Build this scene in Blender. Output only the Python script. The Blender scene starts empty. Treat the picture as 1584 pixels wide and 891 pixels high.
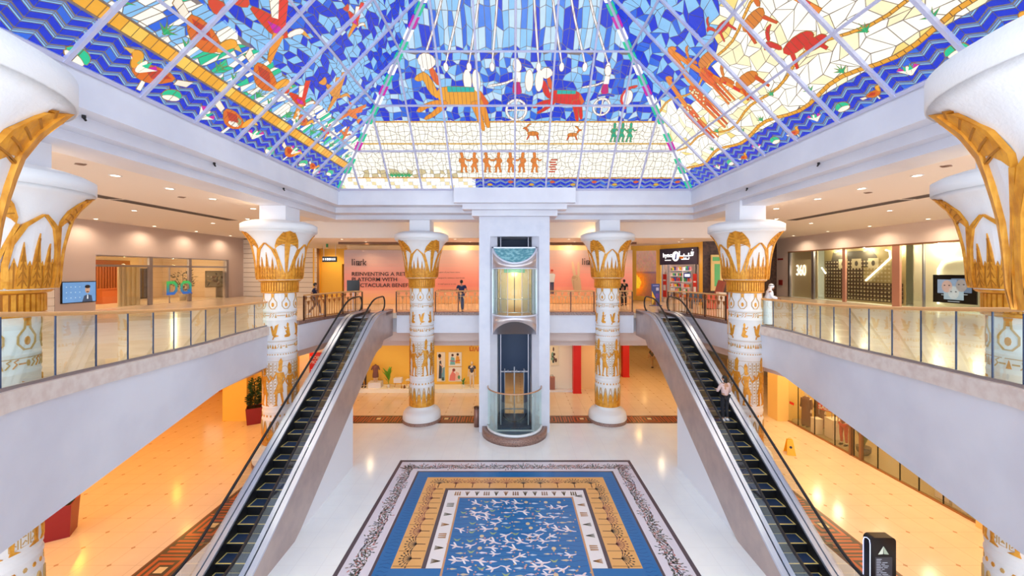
import bpy, math, random
from math import sin, cos, pi, radians, sqrt, atan2, hypot
from mathutils import Vector, Matrix
random.seed(11)
SC = bpy.context.scene
COL = SC.collection
EYE = 8.1          # eye height above the ground floor (m)
F = 600.0          # focal length in pixels of the 1584 px frame
XC = 0.13          # the hall's axis
UP = 5.8           # upper floor level

# ---------------- camera ----------------
cam_d = bpy.data.cameras.new('camera'); cam = bpy.data.objects.new('camera', cam_d); COL.objects.link(cam)
cam.location = (0, 0, EYE); cam.rotation_euler = (pi/2, 0, 0)
cam_d.sensor_width = 36; cam_d.lens = F/1584*36
cam_d.shift_y = -26.5/1584
cam_d.clip_start = .05; cam_d.clip_end = 300
SC.camera = cam
SC.view_settings.view_transform = 'Standard'; SC.view_settings.look = 'None'
SC.view_settings.gamma = 1; SC.view_settings.use_curve_mapping = False
SC.view_settings.exposure = 1.0
# ---------------- even fill light added through the unbuilt end behind the camera ----------------
W = bpy.data.worlds.new('world'); SC.world = W; W.use_nodes = True
bg = W.node_tree.nodes['Background']
bg.inputs[0].default_value = (.76, .87, 1.0, 1); bg.inputs[1].default_value = 1.9
GLASS_GAIN = 0.50      # brightness of the daylit stained glass
UP_W, LOW_W, BACK_W = 56, 100, 50   # watts of the downlights

def X_(x, D): return (x-792)/F*D
def Z_(y, D): return EYE+(419-y)/F*D

# ---------------- materials ----------------
def lin(c):
    return tuple((v/255/12.92 if v/255 <= .04045 else ((v/255+.055)/1.055)**2.4) for v in c)
MATS = {}
def mat(name, rgb, rough=.5, metal=0, spec=.5, noise=None, emit=None, bump=None, coat=0):
    if name in MATS: return MATS[name]
    m = bpy.data.materials.new(name); m.use_nodes = True; nt = m.node_tree; N = nt.nodes
    b = N['Principled BSDF']; c = lin(rgb)
    b.inputs['Base Color'].default_value = (*c, 1); b.inputs['Roughness'].default_value = rough
    b.inputs['Metallic'].default_value = metal; b.inputs['Specular IOR Level'].default_value = spec
    b.inputs['Coat Weight'].default_value = coat
    if emit is not None:
        b.inputs['Emission Color'].default_value = (*lin(emit[0]), 1); b.inputs['Emission Strength'].default_value = emit[1]
    if noise or bump:
        tc = N.new('ShaderNodeTexCoord')
    if noise:   # (second colour, scale, lo, hi)
        n = N.new('ShaderNodeTexNoise'); n.inputs['Scale'].default_value = noise[1]; n.inputs['Detail'].default_value = 5
        r = N.new('ShaderNodeValToRGB'); r.color_ramp.elements[0].position = noise[2]; r.color_ramp.elements[1].position = noise[3]
        r.color_ramp.elements[0].color = (*c, 1); r.color_ramp.elements[1].color = (*lin(noise[0]), 1)
        nt.links.new(tc.outputs['Object'], n.inputs['Vector']); nt.links.new(n.outputs['Fac'], r.inputs['Fac'])
        nt.links.new(r.outputs['Color'], b.inputs['Base Color'])
    if bump:    # (scale, strength, z-stretch)
        mp = N.new('ShaderNodeMapping'); mp.inputs['Scale'].default_value = (1, 1, bump[2] if len(bump) > 2 else 1)
        n2 = N.new('ShaderNodeTexNoise'); n2.inputs['Scale'].default_value = bump[0]
        bp = N.new('ShaderNodeBump'); bp.inputs['Strength'].default_value = bump[1]; bp.inputs['Distance'].default_value = .02
        nt.links.new(tc.outputs['Object'], mp.inputs['Vector']); nt.links.new(mp.outputs[0], n2.inputs['Vector'])
        nt.links.new(n2.outputs['Fac'], bp.inputs['Height']); nt.links.new(bp.outputs['Normal'], b.inputs['Normal'])
    MATS[name] = m; return m
def glass(name, tint, fac=.12, rough=.02):
    m = bpy.data.materials.new(name); m.use_nodes = True; nt = m.node_tree; N = nt.nodes
    for n in list(N): N.remove(n)
    out = N.new('ShaderNodeOutputMaterial'); mx = N.new('ShaderNodeMixShader'); tr = N.new('ShaderNodeBsdfTransparent')
    gl = N.new('ShaderNodeBsdfGlossy'); lw = N.new('ShaderNodeFresnel'); lw.inputs[0].default_value = 1.45
    mul = N.new('ShaderNodeMath'); mul.operation = 'MULTIPLY_ADD'; mul.inputs[1].default_value = .16; mul.inputs[2].default_value = fac*.04
    tr.inputs[0].default_value = (*tint, 1); gl.inputs['Roughness'].default_value = rough; gl.inputs[0].default_value = (.9, 1, .97, 1)
    nt.links.new(lw.outputs[0], mul.inputs[0]); nt.links.new(mul.outputs[0], mx.inputs[0])
    nt.links.new(tr.outputs[0], mx.inputs[1]); nt.links.new(gl.outputs[0], mx.inputs[2]); nt.links.new(mx.outputs[0], out.inputs[0])
    MATS[name] = m; return m
def attr_mat(name, emission=1.0, rough=.3, diffuse=False):
    """colour of each pane / tile comes from the mesh's own colour attribute"""
    m = bpy.data.materials.new(name); m.use_nodes = True; nt = m.node_tree; N = nt.nodes
    b = N['Principled BSDF']; a = N.new('ShaderNodeAttribute'); a.attribute_name = 'col'
    b.inputs['Roughness'].default_value = rough
    if diffuse:
        nt.links.new(a.outputs['Color'], b.inputs['Base Color'])
    else:
        b.inputs['Base Color'].default_value = (.02, .02, .02, 1)
        # hand-made glass: faint streaks of density
        tc = N.new('ShaderNodeTexCoord'); n = N.new('ShaderNodeTexNoise'); n.inputs['Scale'].default_value = 3; n.inputs['Detail'].default_value = 4
        mr = N.new('ShaderNodeMapRange'); mr.inputs[3].default_value = .84; mr.inputs[4].default_value = 1.16
        mu = N.new('ShaderNodeVectorMath'); mu.operation = 'SCALE'
        nt.links.new(tc.outputs['Object'], n.inputs['Vector']); nt.links.new(n.outputs['Fac'], mr.inputs[0])
        nt.links.new(a.outputs['Color'], mu.inputs[0]); nt.links.new(mr.outputs[0], mu.inputs['Scale'])
        nt.links.new(mu.outputs[0], b.inputs['Emission Color']); b.inputs['Emission Strength'].default_value = emission
    MATS[name] = m; return m

M_WHITE = mat('white_plaster', (232, 232, 238), .6)
M_FASC = mat('white_painted_fascia', (226, 226, 234), .45, noise=((214, 214, 224), .5, .4, .65))
M_CEIL = mat('warm_white_ceiling', (238, 226, 216), .7)
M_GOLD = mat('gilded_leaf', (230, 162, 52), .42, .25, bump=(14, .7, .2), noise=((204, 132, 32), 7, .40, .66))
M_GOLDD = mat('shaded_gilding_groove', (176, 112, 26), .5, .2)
M_STONE = mat('white_carved_plaster', (232, 230, 230), .5, bump=(30, .15))
M_TANL = mat('ochre_carved_line', (200, 160, 96), .6)
M_MARB = mat('white_marble', (214, 214, 224), .25, noise=((206, 207, 219), 2, .4, .7))
M_MARBB = mat('beige_marble', (230, 217, 208), .3, noise=((218, 200, 190), 5, .4, .65))
M_GRAN = mat('speckled_brown_granite', (170, 134, 120), .3, noise=((96, 70, 64), 40, .42, .6))
M_STEEL = mat('brushed_steel', (176, 172, 178), .32, .85)
M_CLAD = mat('rose_steel_cladding', (196, 178, 172), .38, .55, noise=((180, 164, 162), 2, .4, .7))
M_DARK = mat('black_rubber', (22, 22, 26), .45)
M_BLACK = mat('black_panel', (14, 14, 18), .3)
M_NAVY = mat('dark_navy_metal', (42, 62, 94), .45, .1)
M_BRASS = mat('antique_brass', (176, 126, 80), .35, .7)
M_BRONZE = mat('dark_bronze', (96, 66, 50), .4, .6)
M_WOODR = mat('oak_handrail', (222, 166, 104), .35)
M_FRAME = mat('lavender_glazing_bar', (196, 196, 222), .4)
M_LEAD = mat('tan_leading', (150, 136, 128), .5)
M_YEL = mat('yellow_wall', (250, 196, 78), .6)
M_YELL = mat('warm_yellow_wall', (248, 206, 120), .6)
M_PEACH = mat('mauve_wall', (206, 186, 178), .6)
M_PEACH2 = mat('pale_pink_wall', (240, 222, 212), .6)
M_RED = mat('red_paint', (214, 26, 16), .4)
M_CRIM = mat('crimson_planter', (138, 20, 30), .35)
M_GREEN = mat('leaf_green', (60, 110, 40), .5)
M_DGREEN = mat('dark_leaf_green', (34, 62, 30), .5)
M_SOIL = mat('soil', (50, 36, 26), .9)
M_SKIN = mat('skin', (190, 140, 110), .5)
M_SKIN2 = mat('brown_skin', (140, 92, 66), .5)
M_HAIR = mat('black_hair', (22, 18, 18), .5)
M_SCREEN = mat('lit_screen_blue', (20, 30, 50), .3, emit=((110, 150, 210), .9))
M_GL = glass('clear_balustrade_glass', (.93, .985, .96), .25)
M_GLS = glass('shop_glass', (.94, .93, .88), .2)
M_GLE = glass('escalator_glass', (.90, .94, .98), .2)
M_GLAMP = mat('lit_downlight_lens', (255, 240, 210), .5, emit=((255, 236, 205), 5))
M_COVE = mat('lit_cove_strip', (255, 230, 190), .5, emit=((255, 226, 180), 3))
M_SG = attr_mat('stained_glass', GLASS_GAIN, .25)
M_MOS = attr_mat('mosaic_stone', rough=.28, diffuse=True)
M_PRINT = attr_mat('printed_panel', rough=.6, diffuse=True)
M_LITP = attr_mat('lit_display', .5, .3)

# ---------------- mesh helpers ----------------
class MB:
    def __init__(s): s.v = []; s.f = []; s.m = []; s.c = []; s.sm = []
    def face(s, pts, mi=0, col=None, smooth=False):
        b = len(s.v); s.v += [tuple(p) for p in pts]; s.f.append(tuple(range(b, b+len(pts)))); s.m.append(mi); s.c.append(col); s.sm.append(smooth)
    def raw(s, vs, fs, mi=0, col=None, smooth=False):
        b = len(s.v); s.v += [tuple(p) for p in vs]
        for f in fs: s.f.append(tuple(b+i for i in f)); s.m.append(mi); s.c.append(col); s.sm.append(smooth)
        return s
    def box(s, x0, x1, y0, y1, z0, z1, mi=0, col=None):
        if x0 > x1: x0, x1 = x1, x0
        if y0 > y1: y0, y1 = y1, y0
        if z0 > z1: z0, z1 = z1, z0
        v = [(x0,y0,z0),(x1,y0,z0),(x1,y1,z0),(x0,y1,z0),(x0,y0,z1),(x1,y0,z1),(x1,y1,z1),(x0,y1,z1)]
        return s.raw(v, [(0,3,2,1),(4,5,6,7),(0,1,5,4),(1,2,6,5),(2,3,7,6),(3,0,4,7)], mi, col)
    def beam(s, a, b, w, h, mi=0, up=(0,0,1), col=None):
        a = Vector(a); b = Vector(b); d = (b-a).normalized(); u = Vector(up); r = d.cross(u)
        if r.length < 1e-4: r = d.cross(Vector((0,1,0)))
        r.normalize(); u = r.cross(d).normalized(); v = []
        for p in (a, b):
            for sx, sz in ((-1,-1),(1,-1),(1,1),(-1,1)): v.append(p + r*(sx*w/2) + u*(sz*h/2))
        return s.raw(v, [(0,1,2,3),(7,6,5,4),(0,4,5,1),(1,5,6,2),(2,6,7,3),(3,7,4,0)], mi, col)
    def prism(s, poly, z0, z1, mi=0, col=None):
        n = len(poly); v = [(p[0], p[1], z0) for p in poly] + [(p[0], p[1], z1) for p in poly]
        return s.raw(v, [tuple(range(n-1,-1,-1)), tuple(range(n,2*n))] + [(i,(i+1)%n,n+(i+1)%n,n+i) for i in range(n)], mi, col)
    def slab(s, poly, o, u, w, th, mi=0, col=None, back=True):
        """polygon in the plane (o; u, w) given a thickness th along u x w"""
        o = Vector(o); u = Vector(u); w = Vector(w); n = u.cross(w).normalized(); k = len(poly)
        a = [o + u*p[0] + w*p[1] for p in poly]; b = [p + n*th for p in a]
        fs = [tuple(range(k, 2*k))] + [(i,(i+1)%k,k+(i+1)%k,k+i) for i in range(k)]
        if back: fs.append(tuple(range(k-1,-1,-1)))
        return s.raw(a+b, fs, mi, col)
    def tube(s, pts, r, n=8, mi=0, closed=False, cap=True, col=None):
        pts = [Vector(p) for p in pts]; k = len(pts); v = []; pr = None
        for i, p in enumerate(pts):
            d = (pts[(i+1) % k] - pts[i-1]) if closed else (pts[min(i+1,k-1)] - pts[max(i-1,0)])
            d.normalize()
            if pr is None:
                a = Vector((0,0,1)) if abs(d.z) < .9 else Vector((1,0,0)); x = d.cross(a).normalized()
            else:
                x = (pr - d*pr.dot(d)); x = x.normalized() if x.length > 1e-5 else d.orthogonal().normalized()
            pr = x; y = d.cross(x); rr = r[i] if isinstance(r, (list, tuple)) else r
            for j in range(n):
                t = 2*pi*j/n; v.append(p + x*(cos(t)*rr) + y*(sin(t)*rr))
        fs = []
        for i in range(k if closed else k-1):
            for j in range(n):
                a = i*n+j; b = i*n+(j+1) % n; c = ((i+1) % k)*n+(j+1) % n; d2 = ((i+1) % k)*n+j; fs.append((a,b,c,d2))
        s.raw(v, fs, mi, col, True)
        if cap and not closed:
            s.face([v[j] for j in range(n-1,-1,-1)], mi, col); s.face([v[(k-1)*n+j] for j in range(n)], mi, col)
        return s
    def lathe(s, prof, cx=0, cy=0, n=48, mi=0, a0=0, a1=2*pi, smooth=True, ripple=None, col=None):
        full = abs(a1-a0-2*pi) < 1e-6; m = n if full else n+1; v = []
        for (r, z) in prof:
            for j in range(m):
                t = a0+(a1-a0)*j/n; rr = r if ripple is None else r*ripple(t, z); v.append((cx+rr*cos(t), cy+rr*sin(t), z))
        fs = []
        for i in range(len(prof)-1):
            for j in range(n):
                a = i*m+j; b = i*m+(j+1) % m; fs.append((a, b, b+m, a+m))
        return s.raw(v, fs, mi, col, smooth)
    def ball(s, c, r, n=12, mi=0, col=None, rot=None):
        rx, ry, rz = r if isinstance(r, (tuple, list)) else (r, r, r); v = []; k = max(4, n//2)
        for i in range(k+1):
            ph = pi*i/k
            for j in range(n):
                t = 2*pi*j/n; q = Vector((rx*sin(ph)*cos(t), ry*sin(ph)*sin(t), rz*cos(ph)))
                if rot: q = rot @ q
                v.append((c[0]+q.x, c[1]+q.y, c[2]+q.z))
        fs = [(i*n+j, (i+1)*n+j, (i+1)*n+(j+1) % n, i*n+(j+1) % n) for i in range(k) for j in range(n)]
        return s.raw(v, fs, mi, col, True)
    def build(s, name, mats, parent=None, flat=False, loc=None):
        me = bpy.data.meshes.new(name); me.from_pydata(s.v, [], s.f)
        if not isinstance(mats, (list, tuple)): mats = [mats]
        for m in mats: me.materials.append(m)
        me.polygons.foreach_set('material_index', s.m)
        me.polygons.foreach_set('use_smooth', [False if flat else q for q in s.sm])
        if any(c is not None for c in s.c):
            at = me.color_attributes.new('col', 'FLOAT_COLOR', 'CORNER'); dat = []
            for f, c in zip(s.f, s.c):
                c = c or (1, 1, 1); dat += [c[0], c[1], c[2], 1]*len(f)
            at.data.foreach_set('color', dat)
        me.update(); o = bpy.data.objects.new(name, me); COL.objects.link(o)
        if parent is not None: o.parent = parent
        if loc is not None: o.location = loc
        return o

def tag(o, label=None, cat=None, group=None, kind=None):
    if label: o['label'] = label
    if cat: o['category'] = cat
    if group: o['group'] = group
    if kind: o['kind'] = kind
    return o
def thing(name, label, cat, loc=(0,0,0), rz=0, group=None):
    o = bpy.data.objects.new(name, None); COL.objects.link(o); o.location = loc; o.rotation_euler = (0,0,rz); o.empty_display_size = .2
    return tag(o, label, cat, group)
def struct(o): o['kind'] = 'structure'; return o
KIDS = {}
def copy_tree(o, parent=None):
    c = o.copy(); COL.objects.link(c); c.parent = parent
    for ch in [k for k in bpy.data.objects if k.parent == o]: copy_tree(ch, c)
    return c
def text(body, size, loc, rot, m, parent, name='lettering', ext=.004, align='LEFT', sx=1, bold=0):
    d = bpy.data.curves.new(name, 'FONT'); d.body = body; d.size = size; d.extrude = ext; d.align_x = align; d.offset = bold
    d.materials.append(m); o = bpy.data.objects.new(name, d); COL.objects.link(o); o.location = loc; o.rotation_euler = rot; o.scale = (sx,1,1)
    bpy.context.view_layer.update(); me = bpy.data.meshes.new_from_object(o.evaluated_get(bpy.context.evaluated_depsgraph_get())); bpy.data.objects.remove(o)
    if not me.materials: me.materials.append(m)
    o = bpy.data.objects.new(name, me); COL.objects.link(o); o.location = loc; o.rotation_euler = rot; o.scale = (sx,1,1)
    o.parent = parent; return o
def light(kind, loc, w, color, size=.1, angle=None, name='lamp', parent=None, aim=None):
    d = bpy.data.lights.new(name, kind); d.energy = w; d.color = color
    if kind == 'SPOT': d.spot_size = angle or 2.6; d.spot_blend = .8; d.shadow_soft_size = size
    elif kind == 'POINT': d.shadow_soft_size = size
    o = bpy.data.objects.new(name, d); COL.objects.link(o); o.location = loc; o.parent = parent
    return o

# ---------------- polygon helpers ----------------
def clip_half(poly, nx, ny, d):
    """keep the side nx*x+ny*y <= d"""
    out = []; k = len(poly)
    for i in range(k):
        a = poly[i]; b = poly[(i+1) % k]; da = nx*a[0]+ny*a[1]-d; db = nx*b[0]+ny*b[1]-d
        if da <= 0: out.append(a)
        if (da < 0 < db) or (db < 0 < da):
            t = da/(da-db); out.append((a[0]+(b[0]-a[0])*t, a[1]+(b[1]-a[1])*t))
    return out
def area(poly): return .5*sum(poly[i][0]*poly[(i+1) % len(poly)][1]-poly[(i+1) % len(poly)][0]*poly[i][1] for i in range(len(poly)))
def ccw(poly): return poly if area(poly) > 0 else poly[::-1]
def offset(poly, d):
    poly = ccw(poly); k = len(poly); out = []
    for i in range(k):
        a = Vector(poly[i-1]); b = Vector(poly[i]); c = Vector(poly[(i+1) % k]); e1 = (b-a); e2 = (c-b)
        if e1.length < 1e-6 or e2.length < 1e-6: out.append(tuple(b)); continue
        e1.normalize(); e2.normalize(); n = Vector((e1.y+e2.y, -e1.x-e2.x))
        if n.length < 1e-4: n = Vector((e1.y, -e1.x))
        n.normalize(); out.append((b.x+n.x*d, b.y+n.y*d))
    return out
def xf(poly, s=1, dx=0, dy=0, flip=False, rot=0):
    out = []; c, sn = cos(rot), sin(rot)
    for x, y in poly:
        if flip: x = -x
        x *= s; y *= s; out.append((x*c-y*sn+dx, x*sn+y*c+dy))
    return out
def stroke(pts, w):
    """open polyline -> thin polygon"""
    L = []; R = []; k = len(pts)
    for i in range(k):
        a = Vector(pts[max(0, i-1)]); b = Vector(pts[min(k-1, i+1)]); d = b-a
        if d.length < 1e-7: d = Vector((1, 0))
        d.normalize(); ww = w if not isinstance(w, (list, tuple)) else w[i]; p = pts[i]
        L.append((p[0]-d.y*ww/2, p[1]+d.x*ww/2)); R.append((p[0]+d.y*ww/2, p[1]-d.x*ww/2))
    return L + R[::-1]
def ring(cx, cy, rx, ry, w, n=16):
    return stroke([(cx+rx*cos(2*pi*i/n), cy+ry*sin(2*pi*i/n)) for i in range(n+1)], w)
def ell(cx, cy, rx, ry, n=12, rot=0):
    return [(cx+rx*cos(2*pi*i/n)*cos(rot)-ry*sin(2*pi*i/n)*sin(rot), cy+rx*cos(2*pi*i/n)*sin(rot)+ry*sin(2*pi*i/n)*cos(rot)) for i in range(n)]
def smoothpoly(p, it=1):
    for _ in range(it):
        q = []
        for i in range(len(p)):
            a = p[i]; b = p[(i+1) % len(p)]
            q += [(a[0]*.75+b[0]*.25, a[1]*.75+b[1]*.25), (a[0]*.25+b[0]*.75, a[1]*.25+b[1]*.75)]
        p = q
    return p

# flat shapes of the decoration, in units of their own height or length
PHARAOH = [[(-.06,.86),(-.09,1.0),(-.03,1.08),(.05,1.0),(.05,.86)], [(-.06,.77),(-.07,.87),(.04,.88),(.08,.83),(.04,.77)],
    [(-.12,.75),(.12,.75),(.07,.48),(-.06,.48)], [(.09,.75),(.22,.58),(.36,.66),(.34,.70),(.23,.64),(.13,.77)],
    [(-.12,.74),(-.19,.6),(-.09,.48),(-.06,.51),(-.14,.6),(-.07,.71)], [(-.08,.5),(.08,.5),(.22,.27),(-.11,.3)],
    [(-.08,.31),(.01,.31),(-.07,.04),(.01,0),(-.15,0),(-.13,.04)], [(.08,.3),(.17,.28),(.15,.04),(.25,0),(.08,0),(.1,.04)]]
SEATED = [[(-.1,.0),(.35,.0),(.38,.12),(.12,.2),(.3,.42),(.12,.42),(.1,.62),(-.12,.62),(-.2,.3),(-.3,.1)], [(-.06,.62),(-.1,.82),(.04,.92),(.14,.78),(.08,.62)],
    [(.08,.56),(.3,.5),(.42,.68),(.36,.7),(.26,.58),(.1,.62)]]
BIRDR = [[(-.5,.1),(-.15,.2),(.1,.45),(.22,.7),(.34,.74),(.46,.66),(.34,.62),(.3,.4),(.2,.15),(.0,.02),(-.2,.04)], [(-.2,.2),(-.45,.85),(-.1,.75),(.1,.4)], [(0,.04),(.1,-.12),(.22,-.12),(.12,.04)]]
BIRD = [((225,60,30), [(-.5,.0),(-.2,.09),(.1,.12),(.28,.06),(.36,-.02),(.12,-.12),(-.2,-.08)]), ((205,20,170), [(-.12,.0),(.1,.05),(.26,.0),(.1,-.08)]),
    ((230,60,40), [(-.02,.08),(-.32,.52),(-.2,.6),(.2,.08)]), ((255,250,235), [(.0,.12),(-.24,.4),(-.36,.3),(-.1,.08)]),
    ((240,150,40), [(.08,-.08),(.3,-.46),(.4,-.5),(.26,-.02)]), ((250,245,235), [(.28,.04),(.38,.22),(.5,.26),(.5,.18),(.42,.12),(.36,-.0)]),
    ((240,170,60), [(.5,.25),(.72,.22),(.5,.19)]), ((220,70,40), [(-.5,.05),(-.7,.12),(-.68,0),(-.72,-.12),(-.48,-.05)])]
DUCK = [((225,110,30), [(-.5,.12),(-.25,.2),(.05,.14),(.25,.05),(.3,-.12),(.05,-.24),(-.25,-.16)]), ((200,60,30), [(-.4,.1),(-.1,.14),(.1,.0),(-.1,-.1)]),
    ((245,170,50), [(.22,.04),(.28,.22),(.4,.28),(.5,.2),(.42,.1),(.36,-.04),(.28,-.1)]), ((235,190,90), [(.48,.24),(.64,.18),(.48,.14)]),
    ((250,240,220), [(-.5,.14),(-.78,.26),(-.74,.1),(-.5,.02)]), ((250,250,240), [(-.05,-.22),(-.1,-.42),(-.02,-.42),(.02,-.22)])]
LOTUS = [((255,252,235), [(-.05,0),(-.5,.42),(-.12,.3)]), ((210,20,170), [(-.5,.42),(-.34,.56),(-.2,.34)]), ((30,200,150), [(-.2,.3),(-.16,.62),(.02,.3)]),
    ((255,252,235), [(-.08,0),(-.14,.3),(0,.62),(.14,.3),(.08,0)]), ((30,200,150), [(.2,.3),(.16,.62),(-.02,.3)]), ((210,20,170), [(.5,.42),(.34,.56),(.2,.34)]), ((255,252,235), [(.05,0),(.5,.42),(.12,.3)])]
PAD = [((30,200,150), [(-.4,0),(-.3,.28),(0,.38),(.3,.28),(.4,0),(.1,.12),(-.1,.12)]), ((255,250,235), [(-.38,0),(-.1,.1),(.1,.1),(.38,0),(.2,-.14),(-.2,-.14)])]
HORSE = [((240,165,40), [(-.42,.26),(-.1,.3),(.25,.28),(.42,.22),(.46,.02),(.3,-.08),(-.1,-.06),(-.38,.0)]),
    ((240,165,40), [(-.42,.3),(-.56,.56),(-.72,.5),(-.8,.42),(-.72,.38),(-.62,.42),(-.56,.2),(-.38,.04)]), ((225,95,30), [(-.5,.56),(-.46,.68),(-.36,.5),(-.3,.3),(-.42,.34)]),
    ((255,250,240), [(-.56,.58),(-.7,.72),(-.6,.86),(-.42,.84),(-.34,.7),(-.46,.6)]),
    ((240,150,35), [(-.36,.06),(-.62,.0),(-.86,-.14),(-.8,-.2),(-.6,-.08),(-.3,-.04)]), ((240,150,35), [(-.3,.06),(-.5,-.16),(-.74,-.3),(-.68,-.34),(-.44,-.22),(-.2,-.02)]),
    ((240,150,35), [(.3,.0),(.42,-.2),(.5,-.5),(.58,-.48),(.52,-.16),(.46,.1)]), ((240,150,35), [(.2,.0),(.3,-.24),(.4,-.56),(.48,-.54),(.4,-.2),(.36,.05)]),
    ((30,180,170), [(-.2,.3),(.3,.28),(.3,.2),(-.2,.2)]), ((225,95,30), [(.42,.22),(.56,.0),(.5,-.1),(.42,.08)])]
CHARIOT = [((255,250,245), ring(.0,-.1,.26,.26,.05)), ((255,250,245), stroke([(-.24,-.1),(.24,-.1)],.03)), ((255,250,245), stroke([(0,-.34),(0,.14)],.03)),
    ((40,80,210), stroke([(-.2,.24),(.1,.3),(.34,.24)],.06)), ((200,30,120), [(-.1,.3),(.14,.3),(.1,.5),(.02,.74),(-.08,.56)]), ((255,250,245), [(-.06,.6),(.1,.6),(.1,.82),(-.04,.84)]),
    ((255,250,245), [(-.04,.84),(-.1,1.06),(.02,1.14),(.12,1.0),(.1,.84)]), ((255,250,245), stroke([(-.06,.66),(-.3,.56),(-.7,.5)],.04)), ((40,80,210), stroke([(.12,1.0),(.34,.94)],.05))]
GIRAFFE = [((232,100,30), [(-.16,.0),(-.2,.3),(-.12,.42),(.08,.44),(.2,.3),(.2,.02),(.12,-.1),(-.1,-.1)]), ((240,140,40), [(-.14,.34),(-.26,.9),(-.36,1.14),(-.46,1.12),(-.42,1.22),(-.26,1.28),(-.18,1.16),(-.12,.9),(.02,.42)]),
    ((232,120,40), [(-.12,-.06),(-.16,-.7),(-.1,-.7),(-.04,-.06)]), ((232,120,40), [(.1,-.06),(.1,-.7),(.16,-.7),(.2,.04)]), ((215,80,25), [(-.04,-.06),(-.02,-.66),(.03,-.66),(.06,-.06)])]
DEER = [((222,130,40), [(-.4,.1),(-.1,.18),(.25,.14),(.36,.0),(.2,-.1),(-.3,-.08)]), ((222,110,30), [(-.38,.12),(-.5,.34),(-.66,.34),(-.6,.42),(-.44,.46),(-.3,.2)]),
    ((210,80,25), [(-.3,-.06),(-.42,-.36),(-.36,-.36),(-.2,-.06)]), ((210,80,25), [(.18,-.06),(.3,-.38),(.36,-.36),(.28,0)]), ((225,130,50), [(-.46,.46),(-.3,.66),(-.1,.66),(-.28,.58),(-.4,.42)])]
PLANT = [((40,170,110), [(0,0),(-.4,.3),(-.06,.18)]), ((40,170,110), [(0,0),(-.22,.48),(.0,.2)]), ((60,190,120), [(-.04,0),(0,.6),(.06,.0)]), ((40,170,110), [(0,0),(.22,.48),(.02,.2)]), ((40,170,110), [(0,0),(.4,.3),(.06,.18)])]
# =====================================================================
# STRUCTURE
# =====================================================================
# ---- ground floor ----
def floor_mat():
    m = bpy.data.materials.new('polished_floor'); m.use_nodes = True; nt = m.node_tree; N = nt.nodes; L = nt.links.new
    b = N['Principled BSDF']; b.inputs['Roughness'].default_value = .16
    geo = N.new('ShaderNodeNewGeometry'); sp = N.new('ShaderNodeSeparateXYZ'); L(geo.outputs['Position'], sp.inputs[0])
    def M(op, a, b_=None, c=None):
        n = N.new('ShaderNodeMath'); n.operation = op
        for i, q in enumerate((a, b_, c)):
            if q is None: continue
            if isinstance(q, (int, float)): n.inputs[i].default_value = q
            else: L(q, n.inputs[i])
        return n.outputs[0]
    X, Y = sp.outputs[0], sp.outputs[1]
    ax = M('ABSOLUTE', M('SUBTRACT', X, XC))
    inside = M('MULTIPLY', M('LESS_THAN', ax, 9.3), M('LESS_THAN', Y, 20.6))
    def lines(v, per, off, w):
        f = M('ABSOLUTE', M('SUBTRACT', M('FRACT', M('ADD', M('DIVIDE', v, per), off)), .5)); return M('GREATER_THAN', f, .5-w/per/2)
    ln = M('MAXIMUM', lines(X, .73, .18, .012), lines(Y, .68, .31, .008))
    # small brown diamonds at every second joint
    dx = M('ABSOLUTE', M('SUBTRACT', M('FRACT', M('ADD', M('DIVIDE', X, 1.46), .59)), .5)); dx = M('MULTIPLY', M('SUBTRACT', .5, dx), 1.46)
    dy = M('ABSOLUTE', M('SUBTRACT', M('FRACT', M('ADD', M('DIVIDE', Y, .68), .31)), .5)); dy = M('MULTIPLY', M('SUBTRACT', .5, dy), .68)
    dia = M('LESS_THAN', M('ADD', dx, dy), .062)
    n = N.new('ShaderNodeTexNoise'); n.inputs['Scale'].default_value = 1.6; n.inputs['Detail'].default_value = 6; L(geo.outputs['Position'], n.inputs['Vector'])
    def mix(f, a, c):
        q = N.new('ShaderNodeMix'); q.data_type = 'RGBA'
        if isinstance(f, float): q.inputs[0].default_value = f
        else: L(f, q.inputs[0])
        for i, w in ((6, a), (7, c)):
            if isinstance(w, tuple): q.inputs[i].default_value = (*lin(w), 1)
            else: L(w, q.inputs[i])
        return q.outputs[2]
    arc = mix(n.outputs['Fac'], (238, 214, 186), (226, 200, 170))
    arc = mix(M('MULTIPLY', ln, .55), arc, (176, 142, 110)); arc = mix(M('MULTIPLY', dia, .75), arc, (178, 130, 92))
    atr = mix(n.outputs['Fac'], (250, 252, 250), (238, 240, 242))
    atr = mix(M('MULTIPLY', ln, .22), atr, (196, 190, 200))
    L(mix(inside, arc, atr), b.inputs['Base Color'])
    return m
M_FLOOR = floor_mat()
mb = MB(); mb.box(-26, 26, -3, 46, -.2, 0); struct(mb.build('floor', M_FLOOR))

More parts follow.
